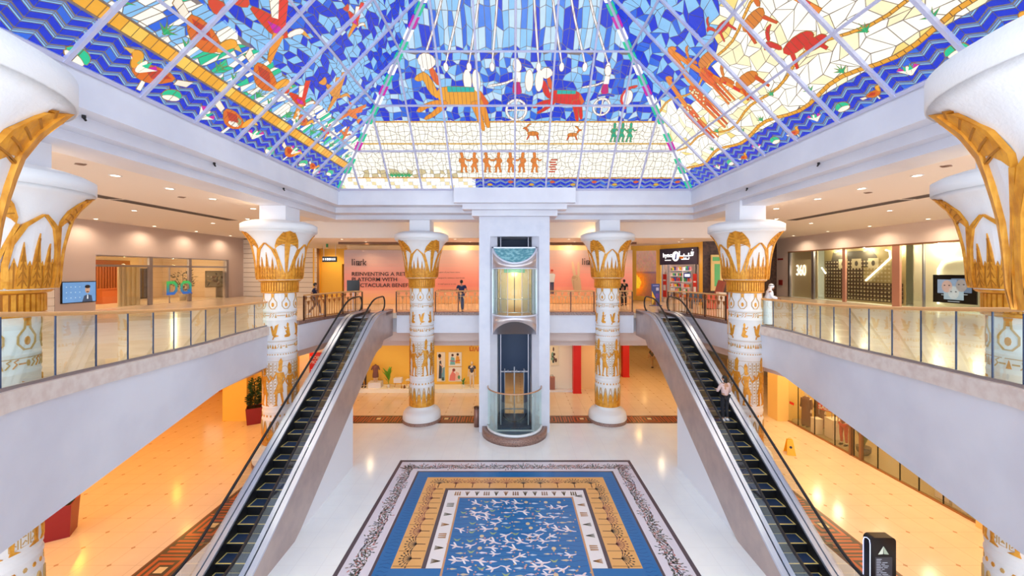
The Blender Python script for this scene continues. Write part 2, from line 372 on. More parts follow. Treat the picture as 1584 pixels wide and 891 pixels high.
# ---- inlaid border of the atrium floor ----
def inlay(name, o, u, w, length, width):
    """maze border laid along u, width along w"""
    m = MB(); o = Vector((*o, 0)); u = Vector((*u, 0)); w = Vector((*w, 0))
    def q(a0, a1, b0, b1, z, c):
        pts = [o+u*a0+w*b0, o+u*a1+w*b0, o+u*a1+w*b1, o+u*a0+w*b1]; pts = [(p.x, p.y, z) for p in pts]
        if (u.cross(w)).z < 0: pts = pts[::-1]
        m.face(pts, 0, lin(c))
    DK = (74, 62, 52); OR = (186, 92, 54); CR = (232, 204, 150); BR = (120, 72, 48)
    q(0, length, 0, width, .003, BR); q(0, length, .06, width-.06, .005, DK)
    per = 1.85; k = int(length/per)
    for i in range(k+1):
        a = i*per
        q(a+.45, min(length, a+1.40), .14, width-.14, .007, OR); q(a+.55, min(length, a+1.30), .24, width-.24, .009, DK)
        q(a+.64, min(length, a+1.21), .33, width-.33, .011, OR); q(a+.74, min(length, a+1.12), .44, width-.30, .013, DK); q(a+.82, min(length, a+1.04), .50, width-.36, .015, CR)
        for j, (s0, s1) in enumerate(((.02, .10), (.18, .26), (.33, .39), (1.46, 1.52), (1.60, 1.68), (1.76, 1.83))):
            if a+s1 < length: q(a+s0, a+s1, .12 if j % 2 else .2, width-.12 if j % 2 == 0 else width-.2, .007, OR)
    ob = m.build(name, M_MOS); struct(ob); return ob
inlay('trim_1', (-10.2+XC-.05, 4), (0, 1), (1, 0), 17.7, 1.1)
inlay('trim_2', (9.15+XC, 4), (0, 1), (1, 0), 17.7, 1.1)
inlay('trim_3', (-10.2+XC, 20.6), (1, 0), (0, 1), 20.4, 1.1)

# ---- glazed roof ----
SKX, SKY, SKZ, SKM = 8.6, 18.9, EYE+3.97, 1.04
SL = sqrt(1+SKM*SKM)
CY = SKY-SKX
def face_frame(k):
    """origin of the eave's middle, u along the eave, inward plan direction"""
    if k == 'back': return Vector((XC, SKY, SKZ)), Vector((1,0,0)), Vector((0,-1,0))
    if k == 'left': return Vector((XC-SKX, CY, SKZ)), Vector((0,1,0)), Vector((1,0,0))
    if k == 'right': return Vector((XC+SKX, CY, SKZ)), Vector((0,-1,0)), Vector((-1,0,0))
    return Vector((XC, SKY-2*SKX, SKZ)), Vector((-1,0,0)), Vector((0,1,0))
DB = (16, 52, 214); MBL = (44, 104, 226); LB = (140, 198, 246); PB = (196, 226, 250); CRM = (255, 252, 236); ORG = (246, 168, 44); TEAL = (30, 200, 150)
def gl(c, g=1.0): l = lin(c); return (l[0]*g, l[1]*g, l[2]*g)
def skylight(k, idx):
    O, U, D = face_frame(k); N_ = (D + Vector((0,0,SKM))).normalized()  # direction up the slope
    nrm = U.cross(N_).normalized()
    if nrm.z > 0: nrm = -nrm                    # towards the hall
    def P(u, w, off=0): return O + U*u + N_*w + nrm*off
    WM = SKX*SL
    rnd = random.Random(40+idx)
    root = MB()
    # opaque leading net carries the panes
    tri = [P(-SKX, 0), P(SKX, 0), P(0, WM)]
    if nrm.dot((tri[1]-tri[0]).cross(tri[2]-tri[0])) < 0: tri = tri[::-1]
    root.face(tri, 0)
    ro = root.build('window_%d' % idx, M_LEAD); struct(ro)
    g = MB()
    def clip(poly, inset=.05):
        # |u| <= SKX - w/SL
        poly = clip_half(poly, 1, 1/SL, SKX-inset); poly = clip_half(poly, -1, 1/SL, SKX-inset); poly = clip_half(poly, 0, -1, -.04); return poly
    def pane(poly, c, off=.012, gain=1.0):
        poly = clip(poly)
        if len(poly) < 3 or abs(area(poly)) < 1e-4: return
        pts = [P(a, b, off) for a, b in ccw(poly)]
        if (pts[1]-pts[0]).cross(pts[2]-pts[0]).dot(nrm) < 0: pts = pts[::-1]
        g.face(pts, 0, gl(c, gain))
    def water(w0, w1, per=.24, gap=.0, col=DB):
        """zigzag water: thick blue chevrons divided by thin pale lines"""
        row = w0+.02
        n = int(2*SKX/per)+1; u0 = -SKX
        row -= .13
        while row < w1-.02:
            for j in range(n):
                a0 = u0+j*per; up = (j % 2)*.13; dn = .13-up
                for (b0, b1, c) in ((.02, .14, col), (.158, .182, LB), (.198, .22, (110, 150, 220))):
                    p = [(a0+.006, row+b0+up), (a0+per-.006, row+b0+dn), (a0+per-.006, row+b1+dn), (a0+.006, row+b1+up)]
                    p = clip_half(p, 0, 1, w1); p = clip_half(p, 0, -1, -w0)
                    if len(p) > 2: pane(p, c if rnd.random() > .12 or c == LB else MBL)
            row += .235
    def cells(w0f, w1, du, dw, colf, warp=0, lead=.015, jit=.32, diag=0):
        """irregular quadrilateral panes; w0f(u) is the lower limit"""
        nu = int(2*SKX/du)+2; nw = int(w1/dw)+2; J = {}
        def node(i, j):
            if (i, j) not in J:
                u = -SKX+(i+(.5 if j % 2 and warp else 0))*du; w = j*dw
                J[(i, j)] = (u+rnd.uniform(-jit, jit)*du+diag*w, w+rnd.uniform(-jit, jit)*dw+warp*sin(u*1.1)*dw)
            return J[(i, j)]
        for i in range(-int(abs(diag)*w1/du)-1, nu+int(abs(diag)*w1/du)+1):
            for j in range(nw):
                a = [node(i, j), node(i+1, j), node(i+1, j+1), node(i, j+1)]; cu = sum(p[0] for p in a)/4; cw = sum(p[1] for p in a)/4
                lo = w0f(cu)
                if cw < lo-.5*dw or cw > w1: continue
                if abs(cu) > SKX-cw/SL+du: continue
                q = clip_half(offset(a, -lead), 0, -1, -(lo+.01))
                if len(q) > 2: c, gg = colf(cu, cw, i, j); pane(q, c, .012, gg)
    def art(shape, u, w, s, flip=False, rot=0, off=.02):
        for c, p in shape:
            q = xf(smoothpoly(p) if 4 < len(p) < 14 else p, s, u, w, flip, rot); o1 = offset(q, .018)
            for pl, of, cc in ((o1, off, (206, 150, 70)), (q, off+.006, c)):
                pts = [P(a, b, of) for a, b in ccw(pl)]
                if (pts[1]-pts[0]).cross(pts[2]-pts[0]).dot(nrm) < 0 and (area(ccw(pl)) > 0): pts = pts[::-1]
                h.face(pts, 0, gl(cc, 1.0 if of > off else .55))
            # thin lead lines across larger pieces
            xs = [a for a, b in q]; ys = [b for a, b in q]; wd = max(xs)-min(xs)
            if wd > .35:
                kx = int(wd/.16)
                for t in range(1, kx):
                    x = min(xs)+wd*t/kx; st = clip_half(clip_half(q, 1, 0, x+.007), -1, 0, -(x-.007))
                    if len(st) > 2:
                        pts = [P(a, b, off+.009) for a, b in ccw(st)]
                        if (pts[1]-pts[0]).cross(pts[2]-pts[0]).dot(nrm) < 0: pts = pts[::-1]
                        h.face(pts, 0, gl((150, 110, 80), .5))
            if False: pass
            off += .002
    h = MB()
    if k == 'back':
        x0 = -1.9  # the river only runs under the right part
        rnd2 = random.Random(3)
        water(.06, .62)
        # dry bank left of the river start
        for i in range(70):
            pass
        b = MB()
        def blue(u, w, i, j):
            r = rnd.random()
            if w > 6.0:
                c = [DB, MBL, LB, PB, (72, 132, 236), LB][(i*7+int(r*2.2)) % 6] if r < .8 else PB
                return c, 1.0
            return (DB, 1) if r < .34 else (MBL, 1) if r < .52 else (LB, 1) if r < .84 else (PB, 1)
        cells(lambda u: 3.36, 6.02, .25, .25, blue, jit=.4)
        cells(lambda u: 6.08, WM, .22, .62, blue, jit=.22, diag=0)
        def cream(u, w, i, j):
            if w < 1.1 and u < -2.4 and u > -7.2 and rnd.random() < .45: return ((214, 196, 150), 1)
            return (CRM if rnd.random() < .8 else (252, 247, 232)), 1.12
        cells(lambda u: .64 if u > x0 else .06, 3.33, .21, .21, cream, jit=.36)
        # cover the river's left end with the bank
        for i in range(30):
            for j in range(3):
                u = -SKX+.2+i*.22; w = .07+j*.19
                if u+.2 < x0: h.face([P(a, c_, .03) for a, c_ in ([(u, w), (u+.205, w), (u+.205, w+.175), (u, w+.175)])][::(1 if (P(1,0)-P(0,0)).cross(P(0,1)-P(0,0)).dot(nrm) > 0 else -1)], 0, gl(CRM if (i+j) % 4 else (222, 206, 160), 1.3))
        for w, cc in ((3.34, (236, 170, 60)), (2.35, (240, 190, 90)), (.63, (236, 170, 60))):
            pts = [(-SKX+w/SL, w-.02), (SKX-w/SL, w-.02), (SKX-w/SL, w+.025), (-SKX+w/SL, w+.025)]
            art([(cc, pts)], 0, 0, 1, off=.016)
        art(HORSE, -2.3, 4.15, 2.15); art(CHARIOT, .05, 4.0, 1.6); art([(c if c != (240,165,40) and c != (240,150,35) else (222,40,30), p) for c, p in HORSE], 2.0, 4.2, 1.5); art(CHARIOT, 3.6, 4.1, 1.3)
        art([((232,60,60), stroke([(4.6,3.9),(4.3,4.3),(4.5,4.7),(4.9,4.8)],.09)), ((255,250,245), ell(4.6,4.35,.2,.3)) ], 0, 0, 1)
        art([((255,250,240), ell(-1.9, 5.0, .16, .42)), ((255,250,240), ell(-1.55, 5.0, .16, .42)), ((255,250,240), ell(.55, 5.0, .16, .42)), ((255,250,240), ell(.95, 5.0, .16, .42))], 0, 0, 1)
        art(DEER, .8, 2.8, .7); art(DEER, 2.5, 2.75, .6, True)
        for q in range(7): art([((228, 130, 50), p) for p in PHARAOH], -2.4+q*.55, .95, .95, q % 2)
        for q in range(3): art([((40, 170, 130), p) for p in PHARAOH], 4.3+q*.35, 2.45, .8)
        for q in range(6): art([((212, 70, 50), [(0,0),(.28,0),(.28,.05),(0,.05)])], 1.6+(q % 2)*.06, .95+q*.12, 1)
        for q in range(10): art([((214, 90 if q % 2 else 170, 60), smoothpoly([(-.12,0),(0,.07),(.14,0),(0,-.06)]))], -1.2+q*1.0, .28+.14*(q % 2), 1.2)
        for q in range(6): art(PLANT, -5.8+q*.16, .7, .55)
        # rays ending in small hands, streaming down from the sun above
        for q in range(9):
            u = -3.6+q*.9
            art([((250, 250, 255), stroke([(u*.35, 11.0), (u*.72, 7.6), (u, 5.6)], [.035, .05, .06])), ((250, 250, 255), ell(u, 5.5, .09, .16))], 0, 0, 1)
    elif k == 'left':
        water(.04, 1.02)
        def orange(u): return 1.06+.20*(1 if u < 2 else 1-(u-2)/8)
        def plants(u, w, i, j):
            r = rnd.random(); return ((CRM, 1.1) if r < .46 else (TEAL, 1) if r < .62 else (LB, 1) if r < .84 else (MBL, 1))
        cells(lambda u: 1.38, 2.5, .14, .36, plants, jit=.3, diag=.35)
        def blue(u, w, i, j):
            r = rnd.random(); s = sin(u*1.3+w*.9)
            if s > .45: return ((LB, 1) if r < .62 else (PB, 1) if r < .7 else (DB, 1))
            return (DB, 1) if r < .46 else (MBL, 1) if r < .58 else (LB, 1) if r < .96 else (PB, 1)
        cells(lambda u: 2.52, WM, .27, .20, blue, jit=.34, warp=.9)
        for q in range(40):
            u = -SKX+.9+q*.42
            art([((246, 176, 50) if q % 3 else (250, 206, 90), [(u, 1.08), (u+.40, 1.08), (u+.40, 1.34), (u, 1.34)])], 0, 0, 1, off=.018)
        art(BIRD, -.3, 3.3, 1.75, False, .1); art(DUCK, .8, 2.1, 1.45); art(BIRD, 2.3, 2.2, 1.2); art(DUCK, 3.2, 1.75, .8); art(BIRD, -2.6, 2.7, 1.5, True); art(DUCK, -1.3, 2.0, 1.4)
        art([((230, 150, 50), p) for c, p in BIRD], 3.3, 3.2, 1.3); art([((235, 120, 40), p) for c, p in BIRD], 5.0, 3.1, 1.1, True); art(BIRD, 4.6, 1.9, .6)
        art(DUCK, -1.7, .62, 1.15, True); art(DUCK, 1.0, .58, 1.2); art(DUCK, 3.9, .52, .9); art(DUCK, 5.6, .45, .6); art(BIRD, 1.6, 5.2, .9); art([((230,110,40), p) for c, p in BIRD], 5.6, 2.3, .6)
        for q in range(11): art(LOTUS if q % 2 else PAD, -2.9+q*.98, .16+.32*((q*2) % 3)/2, .6, rot=.3*((q % 3)-1))
        for q in range(14): art(PLANT, -3+q*.75+.2*(q % 2), 1.5, .55)
    elif k == 'right':
        # u runs towards the camera here
        water(.04, .86)
        def cream(u, w, i, j):
            if w > 4.3+.9*sin(u*.8+1)+(.9 if u > 1.5 else -.5): return ((DB, 1) if rnd.random() < .45 else (MBL, 1) if rnd.random() < .3 else (LB, 1))
            r = rnd.random(); return (CRM, 1.15) if r < .66 else ((255, 242, 196), 1.1) if r < .93 else ((250, 222, 130), 1.05)
        cells(lambda u: .87, WM, .34, .32, cream, jit=.38, warp=.5)
        for w, f in ((.93, 1), (1.75, 0), (3.6, 0)):
            pts = [(-SKX+.3+i*.4, w+.12*sin(i*.9)+(0 if f else .2*sin(i*.35))) for i in range(43) if abs(-SKX+.3+i*.4) < SKX-w/SL-.1]
            art([((238, 168, 50), stroke(pts, .08 if f else .05))], 0, 0, 1, off=.018)
        art(GIRAFFE, -3.3, 2.8, 1.7, True); art(GIRAFFE, -4.4, 2.5, 1.5, True); art(GIRAFFE, -2.4, 3.1, 1.3)
        rs_ = random.Random(77)
        for (gx_, gy_, gs_) in ((-3.3, 2.8, 1.7), (-4.4, 2.5, 1.5)):
            for q in range(16): art([((255, 236, 190), ell(gx_+rs_.uniform(-.13, .13)*gs_, gy_+rs_.uniform(-.05, .38)*gs_, .05, .035, 6))], 0, 0, 1, off=.034)
        # hides of the giraffes: net of spots
        art(DEER, -1.3, 2.4, 1.35); art(DEER, -1.9, 3.7, 1.2); art(DEER, .2, 3.5, 1.2, True); art([((214, 50, 35), p) for c, p in DEER], .7, 2.3, 1.3); art([((214, 50, 35), p) for c, p in DEER], -.6, 4.0, .8)
        art([((214, 50, 35), p) for c, p in HORSE[:1]], 1.0, 2.0, .7); art([((236,190,120), p) for c, p in HORSE], 3.6, 3.0, 1.1)
        for (a, b2, c_, d_) in ((.9, 4.9, 1.6, 2.6), (2.6, 4.6, 2.9, 2.2), (-2.4, 3.7, -1.5, 1.6)):
            n = 9
            for t in range(n):
                p0 = (a+(c_-a)*t/n, b2+(d_-b2)*t/n); p1 = (a+(c_-a)*(t+1)/n, b2+(d_-b2)*(t+1)/n)
                art([((222, 50, 30) if t % 2 else (240, 140, 40), stroke([p0, p1], .13))], 0, 0, 1)
        for q in range(9): art(PLANT, -5+q*1.0, 1.1+.5*(q % 3 == 1), .45)
        for q in range(13): art((LOTUS, PAD, DUCK)[q % 3], -5.6+q*.85, .3, (.42, .5, .42)[q % 3], rot=.2*((q % 3)-1))
    else:
        def c3(u, w, i, j):
            r = rnd.random(); return (LB, 2.6) if r < .5 else (CRM, 2.8)  # unseen front panes, made extra bright to lighten the floor
        cells(lambda u: .05, WM, .8, .8, c3)
    g.build('glazing', M_SG, ro)
    if h.f: tag(h.build('pictorial_glass', M_SG, ro), 'painted figures in coloured glass')
    # glazing bars
    bars = MB()
    for i in range(-5, 6):
        u = i*1.5; wtop = (SKX-abs(u))*SL
        bars.beam(P(u, 0, .04), P(u, wtop, .04), .075, .10, up=nrm)
    for j in range(1, 6):
        w = j*1.4*SL; half = SKX-w/SL
        if half > .3: bars.beam(P(-half, w, .045), P(half, w, .045), .07, .10, up=nrm)
    bars.beam(P(-SKX, .03, .03), P(SKX, .03, .03), .09, .08, up=nrm)
    bars.build('window_frame', M_FRAME, ro)
for i, k in enumerate(('left', 'back', 'right', 'front')): skylight(k, i+1)
# hip bars with banded glass beside them
hp = MB(); hb = MB(); apex = Vector((XC, CY, SKZ+SKM*SKX))
for sx in (-1, 1):
    for sy in (-1, 1):
        a = Vector((XC+sx*SKX, CY+sy*SKX, SKZ)); hp.beam(a-Vector((0,0,.06)), apex-Vector((0,0,.06)), .09, .12)
        if sy > 0:
            d = (apex-a).normalized(); n = 26
            for t in range(n):
                for sd, pl in ((-1, Vector((0,-1,SKM)) ), (1, Vector((-sx,0,SKM)))):
                    # lie in the back plane (sd -1) or the side plane
                    L_ = .48*t+.1; e = Vector((-sx, 0, 0)) if sd < 0 else Vector((0, -1, 0))
                    c = [CRM, CRM, (30,200,150), CRM, CRM, (205,20,170)][t % 6] if (t % 3) else (30, 200, 150)
                    p0 = a+d*L_+e*.05; p1 = a+d*(L_+.44)+e*.05; p2 = p1+e*.16; p3 = p0+e*.16
                    nn = (p1-p0).cross(p3-p0).normalized(); pts = [p0, p1, p2, p3]
                    if nn.z > 0: pts = pts[::-1]; nn = -nn
                    hb.face([p+nn*.03 for p in pts], 0, gl(c, 1.3 if c == CRM else 1))
struct(hp.build('trim_4', M_FRAME)); b_ = struct(hb.build('window_5', M_SG))

# ---- stepped cornice round the roof opening ----
def rect_tier(m, x, yb, yf, z0, z1, depth):
    """four walls of a rectangular ring: inner half-width x, back yb, front yf"""
    m.box(XC-x-depth, XC+x+depth, yb, yb+depth, z0, z1); m.box(XC-x-depth, XC+x+depth, yf-depth, yf, z0, z1)
    m.box(XC-x-depth, XC-x, yf, yb, z0, z1); m.box(XC+x, XC+x+depth, yf, yb, z0, z1)
yf = SKY-2*SKX
m = MB(); rect_tier(m, SKX, SKY, yf, EYE+3.21, SKZ, .9); struct(m.build('trim_5', M_FASC))
m = MB(); rect_tier(m, SKX+.45, SKY+.7, yf-.7, EYE+2.93, EYE+3.3, .9)
rect_tier(m, SKX+.80, SKY+1.5, yf-1.4, EYE+2.70, EYE+3.1, 1.1); struct(m.build('trim_6', M_FASC))
# small spotlights on the cornice
for i, (sx, yy) in enumerate([(-1, 8), (-1, 11.5), (-1, 15), (1, 8), (1, 11.5), (1, 15)]):
    m = MB(); m.tube([(0,0,0), (0,0,-.06)], .035, 8); m.tube([(0,0,-.06), (-sx*.04,0,-.11)], .022, 8)
    tag(m.build('cornice_spotlight', M_BLACK, loc=(XC+sx*(SKX+.36), yy, EYE+3.21)), 'tiny black spotlight under the roof cornice, %s, %s' % ('left side' if sx < 0 else 'right side', ('nearest', 'middle', 'farthest')[i % 3] + ' of its row'), 'spotlight', 'cornice spotlights')

# ---- gallery ceilings ----
ZC = EYE+2.95
m = MB()
m.box(-27, XC-SKX-1.2, -3, 37, ZC, ZC+.2); m.box(XC+SKX+1.2, 27, -3, 37, ZC, ZC+.2); m.box(XC-SKX-1.3, XC+SKX+1.3, SKY+2.4, 23.2, ZC, ZC+.2)
struct(m.build('ceiling', M_CEIL))
ZL = EYE+1.95
m = MB(); m.prism([(-12.5, 23), (12.8, 23), (17.5, 31), (17.5, 46), (-17.5, 46), (-17.5, 32)], ZL, ZC+.25); struct(m.build('ceiling_rear', M_CEIL))

# ---- upper floor slab, balcony edges ----
LEFT_EDGE = [(0, 607, 2.0, .71), (85, 584.3, 2.1, 0), (150, 570.6, 2.18, 0), (198.5, 560.5, 2.22, 0), (238, 550.4, 2.25, 0), (270, 542.8, 2.27, 0), (296, 537.2, 2.28, 0), (318, 532, 2.29, 0), (336.7, 527, 2.3, 0), (359.5, 517, 2.3, 0), (387, 512, 2.3, 0), (425, 502, 2.3, 0)]
RIGHT_EDGE = [(1584, 601, 2.02, 0), (1560, 596, 2.04, 0), (1481, 577, 2.12, 0), (1423, 563, 2.18, 0), (1379, 554, 2.22, 0), (1343.5, 545, 2.25, 0), (1314, 539, 2.27, 0), (1289, 532, 2.28, 0), (1269, 527, 2.29, 0), (1251, 521, 2.3, 0), (1232, 516, 2.3, 0), (1203, 506, 2.3, 0), (1163, 502, 2.3, 0)]
def edge_pts(E, rail):
    out = []
    for x, y, zb, _ in E:
        D = zb*600/(y-419); xr = [q for q in rail]; ry = rail[0][1]
        for a, b in zip(rail, rail[1:]):
            lo, hi = sorted((a[0], b[0]))
            if lo <= x <= hi: ry = a[1]+(b[1]-a[1])*(x-a[0])/(b[0]-a[0])
        out.append((X_(x, D), D, EYE-zb, EYE+(419-ry)/600*D))
    return out
RAIL_L = [(0, 486.5), (87, 485.5), (151, 484.5), (202, 482), (269, 480), (316, 477.5), (360, 473.4), (400, 468.7), (430, 465.5)]
RAIL_R = [(1584, 479), (1500, 479), (1386, 477), (1320, 474.5), (1250, 470.5), (1232, 468), (1203, 464.5), (1163, 461)]
EL = edge_pts(LEFT_EDGE, RAIL_L); ER = edge_pts(RIGHT_EDGE, RAIL_R)
def smooth(E):
    for _ in range(2):
        E = [E[0]]+[tuple((a[k]+2*b[k]+c[k])/4 for k in range(4)) for a, b, c in zip(E, E[1:], E[2:])]+[E[-1]]
    return E
EL = smooth(EL); ER = smooth(ER)
EL = [(EL[0][0]+.75, EL[0][1]-1.9, EL[0][2]+.02, EL[0][3])] + EL
ER = [(ER[0][0]-.7, ER[0][1]-1.9, ER[0][2]+.02, ER[0][3])] + ER
# polygon of the upper floor: left side, back, right side
LB2 = [(-9.95, 16.9), (-9.5, 17.3), (-9.25, 19.0), (-8.95, 20.3), (-8.5, 21.0), (-8.1, 21.2)]
RB2 = [(10.1, 16.9), (9.75, 17.3), (9.55, 19.0), (9.25, 20.3), (8.8, 21.0), (8.4, 21.2)]
m = MB()
el2 = [(p[0], p[1]) for p in EL]; er2 = [(p[0], p[1]) for p in ER]
lp = [(-27, -3), (el2[0][0], -3)] + el2 + [(x-.12, y+.06) for x, y in LB2[:-1]] + [(-8.12, 21.3), (-8.1, 46), (-27, 46)]
rp = [(27, -3), (er2[0][0], -3)] + er2 + [(x+.12, y+.06) for x, y in RB2[:-1]] + [(8.42, 21.3), (8.4, 46), (27, 46)]
M_UFL = mat('cream_gallery_floor', (236, 214, 190), .18, noise=((226, 202, 176), 1.5, .4, .7))
m.prism(lp, UP-.3, UP-.012); m.prism(ccw(rp), UP-.3, UP-.012); m.box(-8.1, 8.4, 21.3, 46, UP-.3, UP-.012)
struct(m.build('floor_upper', M_UFL))
# balcony fascia: curb of marble, white band below, both following the curve
def fascia(E, bottoms, nc, nf, far):
    def bz(p):
        x = 792+600*p[0]/p[1]; xm = x if x < 792 else 1581-x
        if p[1] < 5: return EYE-4.62
        y = min(853-.739*xm, 700) if False else 853-.739*xm
        return min(EYE-3.97, EYE+(419-y)/600*p[1])
    sg = -1 if E[0][0] < 0 else 1
    # finer points along the curve
    Q = []
    for i in range(len(E)-1):
        p0 = E[max(0, i-1)]; p1 = E[i]; p2 = E[i+1]; p3 = E[min(len(E)-1, i+2)]
        for t in (0, .25, .5, .75):
            if i == 0: Q.append(tuple(p1[k]+(p2[k]-p1[k])*t for k in range(3))); continue
            Q.append(tuple(.5*((2*p1[k])+(-p0[k]+p2[k])*t+(2*p0[k]-5*p1[k]+4*p2[k]-p3[k])*t*t+(-p0[k]+3*p1[k]-3*p2[k]+p3[k])*t**3) for k in range(3)))
    Q.append(tuple(E[-1][:3]))
    def ribbon(nm, x0, x1, zlo, zhi, mt):
        mm = MB(); n = len(Q)
        def row(x, zf): return [(p[0]+sg*x, p[1], zf(p)) for p in Q]
        for (ra, rb) in ((row(x0, zlo), row(x0, zhi)), (row(x0, zhi), row(x1, zhi)), (row(x1, zhi), row(x1, zlo)), (row(x1, zlo), row(x0, zlo))):
            f = [(i, i+1, n+i+1, n+i) if sg < 0 else (i+1, i, n+i, n+i+1) for i in range(n-1)]
            mm.raw(ra+rb, f, 0, None, True)
        for e in (0, n-1):
            p = Q[e]; mm.face([(p[0]+sg*x0, p[1], zlo(p)), (p[0]+sg*x1, p[1], zlo(p)), (p[0]+sg*x1, p[1], zhi(p)), (p[0]+sg*x0, p[1], zhi(p))])
        struct(mm.build(nm, mt))
    ribbon(nc, -.14, .30, lambda p: p[2]-.34, lambda p: p[2], M_MARBB)
    ribbon(nf, -.06, .30, bz, lambda p: p[2]-.33, M_FASC)
def botL(D):
    t = [(4.0, -4.65), (6.38, -4.61), (7.55, -4.8), (10.05, -4.42), (12.5, -3.98), (20, -3.95)]
    for (a, za), (b, zb_) in zip(t, t[1:]):
        if a <= D <= b: return EYE+za+(zb_-za)*(D-a)/(b-a)
    return EYE-4.65
fascia(EL, botL, 'trim_7', 'trim_8', 0); fascia(ER, botL, 'trim_9', 'trim_10', 0)
# straight and angled parts by the escalators and across the back
def wall_run(mm, pts, z0, z1, th, side):
    for a, b in zip(pts, pts[1:]):
        a = Vector((*a, 0)); b = Vector((*b, 0)); d = (b-a).normalized(); n = Vector((-d.y, d.x, 0))*side
        p = [a, b, b+n*th, a+n*th]; mm.prism([(q.x, q.y) for q in ccw([(v.x, v.y) for v in p]) ] if False else ccw([(v.x, v.y) for v in p]), z0, z1)
fa = MB(); cu = MB()
for run, sd in ((LB2, 1), (RB2, -1)):
    wall_run(fa, run, EYE-3.55, UP-.1, .35, sd); wall_run(cu, run, UP-.12, UP+.05, .30, sd)
fa.box(-6.3, -1.7, 21.2, 21.55, EYE-3.39, UP-.1); fa.box(1.95, 6.65, 21.2, 21.55, EYE-3.39, UP-.1)
cu.box(-6.3, -1.6, 21.14, 21.5, UP-.12, UP+.05); cu.box(1.85, 6.65, 21.14, 21.5, UP-.12, UP+.05)
fa.box(-8.1, 8.4, 21.6, 22, EYE-3.39, UP-.3)
struct(fa.build('trim_11', M_FASC)); struct(cu.build('trim_12', M_GRAN))
# soffit steps under the back gallery, beams under the side galleries
m = MB()
m.box(-9.6, 9.8, 22.0, 22.4, EYE-3.97, UP-.3); m.box(-12, 12, 22.6, 23.0, EYE-4.35, UP-.3)
for E, sg in ((EL, -1), (ER, 1)):
    for a, b in zip(E[1:], E[2:]+[((-9.6 if sg < 0 else 9.8), 17.4, 0, 0)]):
        if a[1] > 10.5: 
            wall_run(m, [(a[0]+sg*.55, a[1]), (b[0]+sg*.55, b[1])], EYE-4.30, UP-.3, .35, 1 if sg < 0 else -1)
wall_run(m, [(-10.2, 17.2), (-9.7, 19.4), (-9.6, 22.2)], EYE-4.0, UP-.3, .4, 1); wall_run(m, [(10.4, 17.2), (9.95, 19.4), (9.8, 22.2)], EYE-4.0, UP-.3, .4, -1)
struct(m.build('trim_13', mat('beige_soffit', (226, 206, 198), .6)))
# lower ceiling
m = MB(); 
m.prism(ccw([(-27, -3), (-9.6, -3), (-10.4, 8), (-11.2, 17), (-10.4, 22.8), (-10.4, 46), (-27, 46)]), UP-1.1, UP-.3)
m.prism(ccw([(27, -3), (9.8, -3), (10.6, 8), (11.4, 17), (10.6, 22.8), (10.6, 46), (27, 46)]), UP-1.1, UP-.3)
m.box(-10.4, 10.6, 22.8, 46, UP-1.5, UP-.3); struct(m.build('ceiling_lower', mat('cream_ceiling', (244, 224, 190), .7)))

# ---- upper gallery walls ----
m = MB()   # left: white ribbed, mauve panel with shop opening, ribbed
XL = -24.5
def D_at(x, X): return X*600/(x-792)
dA, dB, dC, dD_ = D_at(85, XL), D_at(148, XL), D_at(350, XL), D_at(377, XL)
ZS = EYE+.95
m.box(XL-.3, XL, dA, dB, UP, ZC); m.box(XL-.3, XL, dB, dC, ZS, ZC); m.box(XL-.3, XL, dC, dD_, UP, ZC)
struct(m.build('wall_left', M_PEACH))
M_RIB = mat('white_panel_wall', (244, 232, 220), .55)
m = MB()
m.box(XL-.3, XL-.05, 8, dA, UP, ZC); 
for i in range(12): m.box(XL-.06, XL, 8, dA-.02, UP+.02+i*.43, UP+.41+i*.43)
struct(m.build('wall_left_near', M_RIB))
m = MB()
a = Vector((XL, dD_, 0)); b = Vector((X_(490, 33.5), 33.5, 0))
gm = MB(); wall_run(gm, [(a.x, a.y), (b.x, b.y)], UP, ZC, .3, 1); struct(gm.build('wall_left_rear_core', mat('joint_brown', (150, 116, 90), .6)))
d = (b-a).normalized(); n = Vector((d.y, -d.x, 0))
for i in range(12):
    m.slab([(0, 0), ((b-a).length, 0), ((b-a).length, .395), (0, .395)], (a.x, a.y, UP+.02+i*.43), d, (0,0,1), .05)
struct(m.build('wall_left_rear', M_RIB))
XR = 24.7
def DR(x): return XR*600/(x-792)
eA, eB, eC = DR(1206), DR(1220), 20.4
ZR = EYE+1.67
m = MB(); m.box(XR, XR+.3, eB, eA+1.5, UP, ZC+.1); m.box(XR, XR+.3, 12, eB, ZR, ZC+.1); m.box(XR, XR+.3, 12, 20.3, UP, ZC+.1)
struct(m.build('wall_right', M_PEACH2))
# back-left yellow lobby with the washroom opening
m = MB()
m.box(-17.0, -15.0, 34.2, 34.5, UP, ZL); m.box(-15.0, -12.6, 34.2, 34.5, UP+2.9, ZL); m.box(-12.6, -11.8, 34.2, 34.5, UP, ZL)
m.box(-17.2, -16.9, 33.5, 34.5, UP, ZL)
struct(m.build('wall_back_left', M_YEL))
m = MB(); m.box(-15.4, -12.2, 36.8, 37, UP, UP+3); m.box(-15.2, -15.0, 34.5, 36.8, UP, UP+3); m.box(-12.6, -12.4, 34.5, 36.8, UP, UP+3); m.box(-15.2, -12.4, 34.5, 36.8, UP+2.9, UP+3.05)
struct(m.build('wall_back_alcove', mat('dim_olive_wall', (176, 138, 60), .6)))
